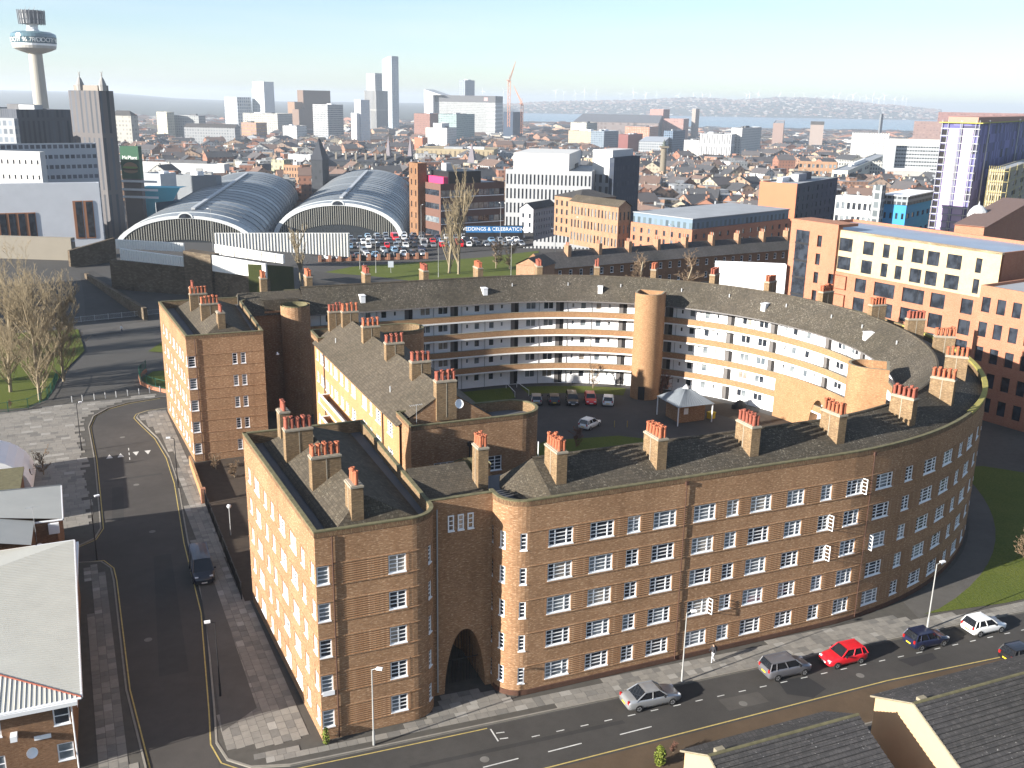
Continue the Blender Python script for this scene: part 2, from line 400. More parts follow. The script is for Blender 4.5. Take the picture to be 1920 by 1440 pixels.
def arc(cx, cy, r, a0, a1, n):
    return [(cx + r * math.cos(R(a0 + (a1 - a0) * i / n)), cy + r * math.sin(R(a0 + (a1 - a0) * i / n))) for i in range(n + 1)]
def wall(mb, path, u0, u1, z0, z1, ops=(), depth=.14, off=0.0, inside=False):
    ex = [e for o in ops for e in (o[0], o[1])]
    st = path.stations(u0, u1, ex)
    zs = sorted({round(z, 4) for z in [z0, z1] + [e for o in ops for e in (o[2], o[3])] if z0 <= z <= z1})
    P = [(u, x + nx * off, y + ny * off) for u, x, y, nx, ny in st]
    for (ua, xa, ya), (ub, xb, yb) in zip(P, P[1:]):
        um = (ua + ub) / 2; loc = [o for o in ops if o[0] < um < o[1]]
        run = None
        for za, zb in list(zip(zs, zs[1:])) + [(None, None)]:
            hole = za is None or any(o[2] < (za + zb) / 2 < o[3] for o in loc)
            if hole:
                if run:
                    a, b = run; q = [(xa, ya, a), (xb, yb, a), (xb, yb, b), (xa, ya, b)]; k = [(ua, a), (ub, a), (ub, b), (ua, b)]
                    if inside: q.reverse(); k.reverse()
                    mb.face(q, k)
                run = None
            else: run = (run[0], zb) if run else (za, zb)
    for o in ops:
        a = path.at(o[0] + 1e-6, off); b = path.at(o[1] - 1e-6, off); sg = -1 if inside else 1
        ai = (a[0] - a[3]*depth*sg, a[1] + a[2]*depth*sg); bi = (b[0] - b[3]*depth*sg, b[1] + b[2]*depth*sg)
        c, d = o[2], o[3]
        mb.face([(a[0], a[1], c), (b[0], b[1], c), (bi[0], bi[1], c), (ai[0], ai[1], c)]); mb.face([(ai[0], ai[1], d), (bi[0], bi[1], d), (b[0], b[1], d), (a[0], a[1], d)])
        mb.face([(a[0], a[1], c), (ai[0], ai[1], c), (ai[0], ai[1], d), (a[0], a[1], d)]); mb.face([(bi[0], bi[1], c), (b[0], b[1], c), (b[0], b[1], d), (bi[0], bi[1], d)])
def sweep(mb, path, u0, u1, prof, closed=True, skip=(), z_skip=None):
    segs = [(u0, u1)]
    for a, b in sorted(skip):
        new = []
        for p, q in segs:
            if b <= p or a >= q: new.append((p, q)); continue
            if a > p: new.append((p, a))
            if b < q: new.append((b, q))
        segs = new
    for p, q in segs:
        if q - p < .02: continue
        st = path.stations(p, q); rings = [[(x + nx * o, y + ny * o, z) for o, z in prof] for u, x, y, nx, ny in st]
        k = len(prof); acc = [0]
        for (o1, z1_), (o2, z2_) in zip(prof, prof[1:]): acc.append(acc[-1] + math.hypot(o2-o1, z2_-z1_))
        for i in range(len(rings) - 1):
            ua, ub = st[i][0], st[i+1][0]
            for j in range(k if closed else k - 1):
                j2 = (j + 1) % k; va = acc[j]; vb = acc[j2] if j2 else acc[-1] + .3
                mb.face([rings[i][j], rings[i+1][j], rings[i+1][j2], rings[i][j2]], [(ua, va), (ub, va), (ub, vb), (ua, vb)])
        if closed:
            mb.face(rings[0]); mb.face(rings[-1][::-1])
# ------------------------------------------------------------------ window meshes
WIN = {}
def window_meshes(wd, ht, cols, rows, bar=.055, fr=.085):
    """cols: list of relative widths. Returns (frame mesh, [(pane mesh, x)])"""
    key = (round(wd, 3), round(ht, 3), tuple(cols), rows)
    if key in WIN: return WIN[key]
    mb = MB(); y0, y1 = -.035, .035
    mb.box(-wd/2, wd/2, y0, y1, 0, fr, bottom=True); mb.box(-wd/2, wd/2, y0, y1, ht - fr, ht, bottom=True)
    mb.box(-wd/2, -wd/2 + fr, y0 + .002, y1, fr, ht - fr); mb.box(wd/2 - fr, wd/2, y0 + .002, y1, fr, ht - fr)
    tot = sum(cols); x = -wd/2 + fr * .5; W_ = wd - fr; edges = [x]
    for c in cols: x += W_ * c / tot; edges.append(x)
    for e in edges[1:-1]: mb.box(e - .045, e + .045, y0 + .004, y1, fr, ht - fr)
    for r in range(1, rows):
        z = fr + (ht - 2 * fr) * r / rows; mb.box(-wd/2 + fr, wd/2 - fr, y0 + .012, y1, z - bar/2, z + bar/2, bottom=True)
    mb.box(-wd/2 - .03, wd/2 + .03, -.13, y0 - .002, -.05, .03, bottom=True)      # sill
    fm = mb.mesh('window'); fm.materials.append(M['frame'])
    panes = []
    for a, b in zip(edges, edges[1:]):
        k = ('p', round(b - a, 3), round(ht, 3))
        if k not in WIN:
            pb = MB(); pb.box(-(b-a)/2 + .02, (b-a)/2 - .02, .02, .032, .04, ht - .04); pm = pb.mesh('pane'); pm.materials.append(M['glass']); WIN[k] = pm
        panes.append((WIN[k], (a + b) / 2))
    WIN[key] = (fm, panes); return WIN[key]
PANE_ALT = {}
def pane_alt(me, kind):
    k = (me.name, kind)
    if k not in PANE_ALT:
        c = me.copy(); c.materials.clear(); c.materials.append(M[kind]); PANE_ALT[k] = c
    return PANE_ALT[k]
def put_window(root, path, u, zc, wd, ht, cols, rows, depth=.14, off=0, panes=True, sash=None):
    fm, ps = window_meshes(wd, ht, cols, rows)
    x, y, tx, ty = path.at(u, off - depth + .045)
    rz = math.atan2(ty, tx)
    wn = inst(root, 'window', fm, (x, y, zc - ht/2), rz)
    if panes:
        pick = rnd.random(); kind = None
        if pick < .34: kind = 'glass_b'
        elif pick < .45: kind = 'glass_c'
        for pm, px_ in ps:
            kk = kind if rnd.random() < .8 else (None if rnd.random() < .7 else 'glass_b')
            o = bpy.data.objects.new('pane', pane_alt(pm, kk) if kk else pm); COL.objects.link(o); o.parent = wn; o.location = (px_, 0, 0)
    if sash:       # an opened casement, hinged on one side
        w2 = wd / sum(cols); k = ('sash', round(w2, 2), round(ht, 2))
        if k not in WIN:
            mb = MB(); mb.box(0, w2, -.03, .02, 0, .06, bottom=True); mb.box(0, w2, -.03, .02, ht - .06, ht, bottom=True); mb.box(0, .06, -.028, .02, .06, ht-.06); mb.box(w2-.06, w2, -.028, .02, .06, ht-.06)
            for r in range(1, rows): mb.box(.06, w2-.06, -.02, .015, ht*r/rows-.02, ht*r/rows+.02, bottom=True)
            me = mb.mesh('open_casement'); me.materials.append(M['frame']); WIN[k] = me
        o = bpy.data.objects.new('open_casement', WIN[k]); COL.objects.link(o); o.parent = wn
        if sash > 0: o.location = (wd/2 - .02, -.05, .02); o.rotation_euler = (0, 0, R(-75))
        else: o.location = (-wd/2 + .02, -.05, .02); o.rotation_euler = (0, 0, R(-100))
    return wn
# ================================================================== the estate
RO, RI, RW, RR = 42.6, 34.55, 36.0, 37.7       # outer wall, balcony edge, inner wall, ridge radius
HP, HE, HR = 15.9, 13.75, 17.1                 # parapet, inner eave, ridge
ZC = [1.69 + 2.75 * k for k in range(5)]
WH = 1.35
def chimney(root, s, n, ang, zb, zt, dep=2.2, wid=.85, pots=(5, 2), name='chimney', flash=True):
    """stack whose long side points along ang (degrees); pots stand in rows on a cement cap"""
    a = R(ang); mb = MB(); mb.obox(s, n, dep/2, wid/2, a, zb, zt - .18)
    c = part(root, name, mb, M['brick_chim'])
    mb = MB(); mb.obox(s, n, dep/2 + .05, wid/2 + .05, a, zt - .18, zt - .04); mb.obox(s, n, dep/2 - .04, wid/2 - .04, a, zt - .04, zt + .03)
    sub(c, root, 'cap', mb, M['cem'])
    mb = MB(); dx, dy = -math.sin(a), math.cos(a)
    for sg in (-1, 1):
        mb.obox(s + dx*sg*(wid/2 + .006), n + dy*sg*(wid/2 + .006), .035, .012, a, zb + .3, zt - .2)
    sub(c, root, 'mortar_strip', mb, M['cem'])
    if flash:
        mb = MB(); mb.obox(s, n, dep/2 + .09, wid/2 + .09, a, zb + flash[0], zb + flash[1]) if isinstance(flash, tuple) else None
        if mb.f: sub(c, root, 'flashing', mb, M['lead'])
    ni, nj = pots; red = rnd.random() < .35
    for i in range(ni):
        for j in range(nj):
            p = (i - (ni-1)/2) * (dep - .35) / max(1, ni - 1) if ni > 1 else 0; q = (j - (nj-1)/2) * .36
            h = .85 + rnd.uniform(-.1, .12); k = ('pot', round(h, 1), red)
            if k not in WIN:
                pm = MB(); pm.lathe([(.15, 0), (.125, round(h, 1)*.8), (.16, round(h, 1)*.86), (.16, round(h, 1)), (.10, round(h, 1)), (.09, .2)], n=9)
                me = pm.mesh('pot', True); me.materials.append(M['pot2' if red else 'pot']); WIN[k] = me
            inst(c, 'pot', WIN[k], (s + p*math.cos(a) - q*math.sin(a), n + p*math.sin(a) + q*math.cos(a), zt + .02), rnd.uniform(0, 6), root=root)
    return c
def parapet(root, path, u0, u1, zt=HP, moss='moss', th=.24, soldier=True):
    if soldier:
        mb = MB(); sweep(mb, path, u0, u1, [(.03, zt - .42), (.03, zt - .05), (-.02, zt - .05), (-.02, zt - .42)])
        for i, uv in enumerate(mb.uv): pass
        part(root, 'soldier_course', mb, M['brick_soldier'])
    mb = MB(); sweep(mb, path, u0, u1, [(.05, zt - .05), (.05, zt + .04), (-th - .02, zt + .04), (-th - .02, zt - .05)])
    part(root, 'coping', mb, M[moss])
    mb = MB(); sweep(mb, path, u0, u1, [(-th, zt - .05), (-th, zt - 1.2)], closed=False)
    part(root, 'parapet_inner_face', mb, M['brick_chim'])
def banding(root, path, spans, ops, levels=range(5), name='brick_banding'):
    """projecting brick courses between the windows of each storey"""
    mb = MB()
    for k in levels:
        zc = ZC[k]; sk = [(o[0] - .03, o[1] + .03) for o in ops if o[2] < zc < o[3]]
        for (a, b) in spans:
            for r in range(8):
                z = zc - .62 + r * .165
                sweep(mb, path, a, b, [(.0, z), (.035, z + .006), (.035, z + .07), (.0, z + .085)], closed=False, skip=sk)
            sweep(mb, path, a, b, [(.0, zc + .72), (.05, zc + .73), (.05, zc + .81), (.0, zc + .83)], closed=False)
            sweep(mb, path, a, b, [(.0, zc - .84), (.05, zc - .83), (.05, zc - .75), (.0, zc - .73)], closed=False)
    part(root, name, mb, M['brick'])
# ------------------------------------------------------------------ ring of flats
ring = local_thing('ring_apartment_block', 'horseshoe shaped five storey brown brick apartment block around the courtyard', 'apartment block', 0, 0)
rp = Path([(-29.4, -39.6), (-29.4, -40.6)] + arc(-27.4, -40.6, 2.0, 180, 270, 10)[1:] + [(s, -RO) for s in (-24, -16, -8)] + arc(0, 0, RO, -90, 90, 64) + [(-8, RO), (-16, RO), (-30, RO)])
ops = []; wins = []
for s, n, wd in [(-24.9, -42.6, 2.0), (-21.5, -42.6, 2.0), (-18.8, -42.6, 1.1), (-16.1, -42.6, 2.0), (-12.5, -42.6, 2.0), (-9.9, -42.6, 1.1), (-7.2, -42.6, 2.0),
                 (-3.8, -42.6, 1.7), (-.7, -42.6, 1.1), (2.3, -42.6, 1.7), (5.8, -42.3, 2.0), (9.1, -41.7, 1.1), (12.3, -40.9, 2.0), (15.6, -39.8, 2.0), (18.5, -38.6, 1.1),
                 (21.2, -37.3, 2.0), (24.4, -35.5, 1.7), (27.2, -33.0, 1.1), (29.6, -30.6, 2.0), (32.2, -27.9, 2.0), (34.6, -24.9, 1.1), (36.5, -22.0, 2.0), (38.3, -18.7, 1.7), (39.6, -15.6, 2.0)]:
    u = rp.u_of((s, n))
    for k in range(5): ops.append((u - wd/2, u + wd/2, ZC[k] - WH/2, ZC[k] + WH/2)); wins.append((u, ZC[k], wd))
nar = []
for s, n in [(-29.4, -40.2), (-29.05, -41.55), (-27.85, -42.55)]:
    u = rp.u_of((s, n))
    for k in range(5): ops.append((u - .26, u + .26, ZC[k] - WH/2, ZC[k] + WH/2)); nar.append((u, ZC[k]))
mb = MB(); wall(mb, rp, 0, rp.L, 0, HP, ops); part(ring, 'outer_wall', mb, M['brick'])
OPEN = {(8, 3): 1, (10, 2): -1, (9, 4): 1, (8, 2): 1, (4, 1): 1}
cnt = 0
for i, (u, zc, wd) in enumerate(wins):
    cols = [1, 1.9, 1] if wd > 1.9 else ([1, 1.3, 1] if wd > 1.5 else [1, 1])
    put_window(ring, rp, u, zc, wd, WH, cols, 4, sash=OPEN.get((i // 5, i % 5)))
for u, zc in nar: put_window(ring, rp, u, zc, .52, WH, [1], 4)
u_a = rp.u_of((-26.1, -42.6)); u_b = rp.u_of((40.5, -13))
banding(ring, rp, [(u_a, u_b)], ops)
mb = MB(); sweep(mb, rp, 1.2, u_b, [(0, .0), (.06, .02), (.06, .42), (0, .45)], closed=False); part(ring, 'plinth', mb, brick('plinth brick', (.10, .045, .03), (.14, .06, .04), (.09, .07, .055)))
mb = MB()
for z in ZC: sweep(mb, rp, 1.0, u_a, [(.0, z + .72), (.04, z + .73), (.04, z + .79), (.0, z + .81)], closed=False)
part(ring, 'string_course', mb, M['brick'])
parapet(ring, rp, 0, rp.L)
# roof
mb = MB(); u_r0 = rp.u_of((-25.2, -RO)); sweep(mb, rp, u_r0, rp.L - 1.5, [(-.36, 15.1), (RR - RO, HR)], closed=False); ro_ = part(ring, 'outer_roof_slope', mb, M['tile'])
mb = MB(); sweep(mb, rp, u_r0, rp.L - 1.5, [(RR - RO, HR), (33.9 - RO, HE)], closed=False); part(ring, 'inner_roof_slope', mb, M['tile'])
mb = MB(); sweep(mb, rp, u_r0, rp.L - 1.5, [(RR - RO + .16, HR - .02), (RR - RO + .1, HR + .1), (RR - RO - .1, HR + .1), (RR - RO - .16, HR - .04)], closed=False); part(ring, 'ridge_tiles', mb, M['tile_b'])
mb = MB(); sweep(mb, rp, u_r0, rp.L - 1.5, [(33.9 - RO, HE), (33.87 - RO, HE - .16), (33.95 - RO, HE - .16), (RW - RO, HE - .02)], closed=False); part(ring, 'eaves_soffit', mb, M['door'])
# hipped end of the roof beside the portal, and gable roof end at the far side
e0 = rp.at(u_r0)[0]
mb = MB(); mb.face([(e0, -RO + .36, 15.1), (e0, -RR, HR), (e0 - 2.6, -RR - .9, 15.3), (e0 - 1.6, -RO + .4, 15.1)]); mb.face([(e0, -RR, HR), (e0, -33.9, HE), (e0 - 2.6, -34.2, HE + .2), (e0 - 2.6, -RR - .9, 15.3)])
part(ring, 'hip', mb, M['tile_b'])
mb = MB(); mb.face([(-29.4, -39.7, 15.0), (-25, -42.2, 15.0), (-25, -35, 15.0), (-29.4, -35, 15.0)]); part(ring, 'flat_roof', mb, M['flat_roof'])
# inner side: rendered wall behind access balconies
ip = Path([(-28.5, RW), (-16, RW), (-8, RW)] + arc(0, 0, RW, 90, -90, 64) + [(-8, -RW), (-26, -RW)])
def iu(ang): return ip.c[2] + (ip.c[-3] - ip.c[2]) * (90 - ang) / 180
iops = []; iw = []
pat = [(0, 'door'), (2.6, 'w2'), (5.4, 'w2'), (7.2, 'door'), (9.3, 'sm'), (10.9, 'w1'), (13.3, 'w1'), (15.0, 'sm')]
per = 17.1; u_first = ip.u_of((-12.9, RW))
for q in range(-1, 8):
    for du, kind in pat:
        u = u_first + q * per + du
        if not (1.5 < u < ip.L - 25): continue
        for k in range(5):
            if k < 2 and abs(u - iu(0)) < 8.6: continue
            zb = 2.75 * k
            wd, a, b = {'door': (1.25, .06, 2.3), 'w2': (1.6, 1.05, 2.2), 'w1': (.9, 1.05, 2.15), 'sm': (.45, 1.3, 2.05)}[kind]
            iops.append((u - wd/2, u + wd/2, zb + a, zb + b)); iw.append((u, zb + (a + b) / 2, wd, b - a, kind))
mb = MB(); wall(mb, ip, 0, ip.L, 0, HE, iops, .12); part(ring, 'inner_rendered_wall', mb, M['white'])
dm = MB(); dm.box(-.62, .02, -.02, .02, 0, 2.22, bottom=True); dme = dm.mesh('door'); dme.materials.append(M['door'])
dk = MB(); dk.box(-.62, .62, .0, .03, 0, 2.24); dke = dk.mesh('door'); dke.materials.append(M['dark']); dke.materials.append(M['door'])
for u, zc, wd, h, kind in iw:
    if kind == 'door':
        x, y, tx, ty = ip.at(u, -.11); d = inst(ring, 'door', dke, (x, y, zc - h/2), math.atan2(ty, tx))
        o = bpy.data.objects.new('door_leaf', dme); COL.objects.link(o); o.parent = d; o.location = (.0, -.05, 0)
    else: put_window(ring, ip, u, zc, wd, h, {'w2': [1, 1], 'w1': [1], 'sm': [1]}[kind], 1, .12)
bp = Path([(-28.5, RI), (-16, RI), (-8, RI)] + arc(0, 0, RI, 90, -90, 64) + [(-8, -RI), (-26, -RI)])
for k in range(1, 5):
    z = 2.75 * k
    mb = MB(); sweep(mb, bp, 0, bp.L, [(.04, z - .16), (.04, z + .06), (RI - RW, z + .02), (RI - RW, z - .16)]); part(ring, 'balcony_deck', mb, M['soffit'])
    mb = MB(); sweep(mb, bp, 0, bp.L, [(0, z + .06), (0, z + .90), (-.22, z + .90), (-.22, z + .06)]); part(ring, 'balcony_wall', mb, M['brick_balcony'])
mb = MB()
for k in range(1, 5): sweep(mb, bp, 0, bp.L, [(.025, 2.75*k + .90), (.025, 2.75*k + .95), (-.25, 2.75*k + .95), (-.25, 2.75*k + .90)])
part(ring, 'balcony_coping', mb, M['coping'])
dp = MB()
for u in [u_first + q * per + d for q in range(-1, 7) for d in (3.9, 8.4, 12.2)]:
    if 1 < u < ip.L - 30:
        x, y, tx, ty = ip.at(u, .07); dp.cyl(x, y, 0, HE - .2, .045, n=6)
part(ring, 'downpipes', dp, M['lamp'], kind='stuff')
# brick passage with parabolic arch on the axis
apth = Path(arc(0, 0, RI - .08, 14, -14, 28))
mid = apth.L / 2; mb = MB()
for i in range(56):
    ua, ub = apth.L * i / 56, apth.L * (i + 1) / 56
    za, zb2 = [4.6 * max(0, 1 - abs((q - mid) / 1.75) ** 2.2) ** .62 for q in (ua, ub)]
    A, B = apth.at(ua + 1e-6), apth.at(ub - 1e-6)
    mb.face([(A[0], A[1], za), (B[0], B[1], zb2), (B[0], B[1], 6.5), (A[0], A[1], 6.5)], [(ua, za), (ub, zb2), (ub, 6.5), (ua, 6.5)])
    if za > 0 or zb2 > 0:
        Ai, Bi = apth.at(ua + 1e-6, -6), apth.at(ub - 1e-6, -6); mb.face([(A[0], A[1], za), (Ai[0], Ai[1], za), (Bi[0], Bi[1], zb2), (B[0], B[1], zb2)])
part(ring, 'arch_passage', mb, M['brick_balcony'])
# stair towers in the courtyard
for lbl, ang_, zt in (('tall round ended stair tower of orange brick on the far side of the courtyard', 48.2, 16.2), ('round ended stair tower of yellow brick behind the near roof', -43.0, 16.2)):
    a = R(ang_); r0 = 30.8; c, d = math.cos(a), math.sin(a)
    t = local_thing('stair_tower', lbl, 'stair tower', r0 * c, r0 * d, group='stair towers in the courtyard')
    loop = []
    for k in range(25):
        b = R(90 + 180 * k / 24); loop.append((2.1 * math.cos(b), 2.1 * math.sin(b)))
    loop += [(2.2, -2.1), (2.2, 2.1)]
    loop = [(r0 * c + x * c - y * d, r0 * d + x * d + y * c) for x, y in loop]
    tp = Path(loop + [loop[0]])
    mb = MB(); wall(mb, tp, 0, tp.L, 0, zt, (), .1); part(t, 'wall', mb, M['brick_balcony'])
    tpi = Path([((x - r0*c) * .86 + r0*c, (y - r0*d) * .86 + r0*d) for x, y in loop + [loop[0]]])
    mb = MB(); wall(mb, tpi, 0, tpi.L, zt - 1.6, zt, (), .1, inside=True); part(t, 'parapet_inner_face', mb, M['brick_balcony'])
    mb = MB()
    for (x0, y0), (x1, y1), (x2, y2), (x3, y3) in zip(tp.p, tp.p[1:], tpi.p[1:], tpi.p): mb.face([(x0, y0, zt), (x1, y1, zt), (x2, y2, zt), (x3, y3, zt)])
    part(t, 'coping', mb, M['coping'])
    mb = MB(); mb.face([(x, y, zt - 1.5) for x, y in tpi.p[:-1]]); part(t, 'flat_roof', mb, M['flat_roof'])
    mb = MB(); dx, dy = -c, -d; q = (r0*c - 2.12*c, r0*d - 2.12*d)
    mb.obox(q[0], q[1], .02, .5, a, 0.05, 2.1); part(t, 'door', mb, M['dark'])
    for k in range(1, 5):
        mb = MB(); x0, x1 = r0 + 2.2, RI + .1; mb.obox((x0 + x1) / 2 * c, (x0 + x1) / 2 * d, (x1 - x0) / 2, .9, a, 2.75*k - .15, 2.75*k + .03, bottom=True)
        for sg in (-1, 1): mb.obox((x0 + x1) / 2 * c - sg*.86*d, (x0 + x1) / 2 * d + sg*.86*c, (x1 - x0) / 2, .04, a, 2.75*k + .03, 2.75*k + 1.0)
        part(t, 'walkway', mb, M['soffit'])
# ring chimneys
slots = [(s, -39.4, 90) for s in (-24.0, -15.4, -6.7)] + [(39.4 * math.cos(R(a)), 39.4 * math.sin(R(a)), a) for a in (-87, -73.3, -60.2, -45.5, -31.5, -18, -5.4, 8.8, 22.7, 35.9, 49.8, 63, 76.5)] + [(s, 39.4, 90) for s in (-.6, -9.4, -18.4, -27)]
for i, (s, n, a) in enumerate(slots):
    chimney(ring, s, n, a, 15.2, 18.45, pots=(5, 2), flash=(.15, .42) if False else True)
mb = MB()
for i, (s, n, a) in enumerate(slots[:9]):
    c, d = math.cos(R(a)), math.sin(R(a)); rr = math.hypot(s, n); q = 1.1 if n > 0 or i > 2 else -1.1
    ex = 1 if i > 2 else -1
    fx, fy = s + ex * 1.16 * c, n + ex * 1.16 * d
    m2 = MB(); m2.obox(fx, fy, .08, .5, R(a), 15.2, 15.78); part(ring, 'flashing', m2, M['lead'])
# roof vents, rooflights
for a in (84, 70, 57, 42, 30, 15, 2, -8, -22):
    r = 36.2; z = HE + (r - 33.9) / (RR - 33.9) * (HR - HE); s, n = r * math.cos(R(a)), r * math.sin(R(a))
    mb = MB(); mb.obox(s, n, .06, .06, R(a), z - .2, z + .45); part(ring, 'vent_pipe', mb, M['lead'])
for (s, n, a) in [(-20, 35.6, 90), (-1, 35.6, 90), (35.6 * math.cos(R(62)), 35.6 * math.sin(R(62)), 62), (35.6 * math.cos(R(20)), 35.6 * math.sin(R(20)), 20), (35.6 * math.cos(R(-12)), 35.6 * math.sin(R(-12)), -12)]:
    mb = MB(); z = HE + (35.6 - 33.9) / (RR - 33.9) * (HR - HE); mb.obox(s, n, .55, .35, R(a), z - .5, z + .55); mb.obox(s, n, .6, .42, R(a), z + .55, z + .63)
    part(ring, 'roof_vent_box', mb, M['white'])
# downpipes on the street front
for px_s in (-14.4, 4.1, -36):
    if px_s > -30:
        x, y, tx, ty = rp.at(rp.u_of((px_s, -42.6)), .09); mb = MB(); mb.cyl(x, y, .2, 15.4, .04, n=7); mb.obox(x, y, .12, .1, math.atan2(ty, tx), 15.3, 15.6); part(ring, 'downpipe', mb, M['brown'])
# mossy coping stretch at the far right
mb = MB(); sweep(mb, rp, rp.u_of((RO*math.cos(R(-62)), RO*math.sin(R(-62)))), rp.u_of((RO*math.cos(R(-8)), RO*math.sin(R(-8)))), [(.075, HP - .2), (.075, HP + .065), (-.42, HP + .065), (-.42, HP - .2)]); part(ring, 'mossy_coping', mb, M['moss_y'])
# ------------------------------------------------------------------ gate portal between corner block and ring
def portal(label, sgn):
    n0 = -40.3 * (1 if sgn < 0 else -1)
    t = local_thing('arched_portal', label, 'gatehouse', -31.6, n0)
    x0, x1 = -34.2, -29.4; mb = MB(); cx = -31.5; N = 64
    yin = n0 - 6 * sgn
    for i in range(N):
        a = x0 + (x1 - x0) * i / N; b = x0 + (x1 - x0) * (i + 1) / N
        za, zb = [5.2 * max(0, 1 - abs((q - cx) / 1.65) ** 2.2) ** .62 for q in (a, b)]
        q = [(a, n0, za), (b, n0, zb), (b, n0, HP), (a, n0, HP)]
        mb.face(q if sgn < 0 else q[::-1], [(p[0], p[2]) for p in (q if sgn < 0 else q[::-1])])
        if za > 0 or zb > 0: mb.face([(a, n0, za), (a, yin, za), (b, yin, zb), (b, n0, zb)])
        q = [(a, yin, za), (b, yin, zb), (b, yin, 14.6), (a, yin, 14.6)]; mb.face(q[::-1])
    part(t, 'wall', mb, M['brick'])
    mb = MB(); mb.box(x0, x1, min(n0, n0 - sgn*.35) , max(n0, n0 - sgn*.35), HP - .05, HP + .05); part(t, 'coping', mb, M['moss'])
    mb = MB(); y = n0 - sgn * .36; mb.face([(x0, y, 15.0), (x1, y, 15.0), (x1, yin, 16.2), (x0, yin, 16.2)]); mb.face([(x0, y, 14.9), (x1, y, 14.9), (x1, y, HP - .05), (x0, y, HP - .05)]); mb.face([(x0, yin, 16.2), (x1, yin, 16.2), (x1, yin, 14.6), (x0, yin, 14.6)])
    part(t, 'roof', mb, M['tile_b'])
    if sgn < 0:
        pp = Path([(x0, n0), (x1, n0)])
        for dx in (1.55, 2.3, 3.05): put_window(t, pp, dx, 14.0, .46, 1.2, [1], 3, depth=-.01)
        mb = MB(); mb.box(x0 + .45, x0 + .55, n0 - .1, n0 - .02, .3, 15.2); part(t, 'downpipe', mb, M['lamp'])
        mb = MB()
        for i in range(14): mb.tube((cx - 1.5 + i * .23, n0 + 1.2, 0), (cx - 1.5 + i * .23, n0 + 1.2, max(.6, 5.0 * (1 - ((i * .23 - 1.5) / 1.62) ** 2))), .018, n=4)
        mb.box(cx - 1.6, cx + 1.6, n0 + 1.18, n0 + 1.22, 1.95, 2.02)
        part(t, 'gate', mb, M['black'])
    return t
portal('tall brick gateway with a pointed parabolic arch between corner block and ring', -1)
portal('shaded brick gateway on the far side behind the distant corner block', 1)
# small stair turret beside the portal with its chimney
tur = local_thing('turret', 'small round parapet turret with a chimney behind the street gateway roof', 'turret', -28.7, -33.9)
mb = MB(); mb.cyl(-28.7, -33.9, 0, 15.6, 1.5, n=22, cap=False); part(tur, 'wall', mb, M['brick_yellow'])
mb = MB(); mb.cyl(-28.7, -33.9, 15.6, 15.7, 1.55, n=22, cap=False); mb.cyl(-28.7, -33.9, 14.3, 15.7, 1.2, n=22, cap=False); mb.face([(-28.7 + 1.25*math.cos(i*.2856), -33.9 + 1.25*math.sin(i*.2856), 14.4) for i in range(22)]); part(tur, 'coping', mb, M['moss'])
chimney(tur, -29.3, -37.4, 90, 15.0, 18.6, dep=1.3, wid=.8, pots=(3, 2))
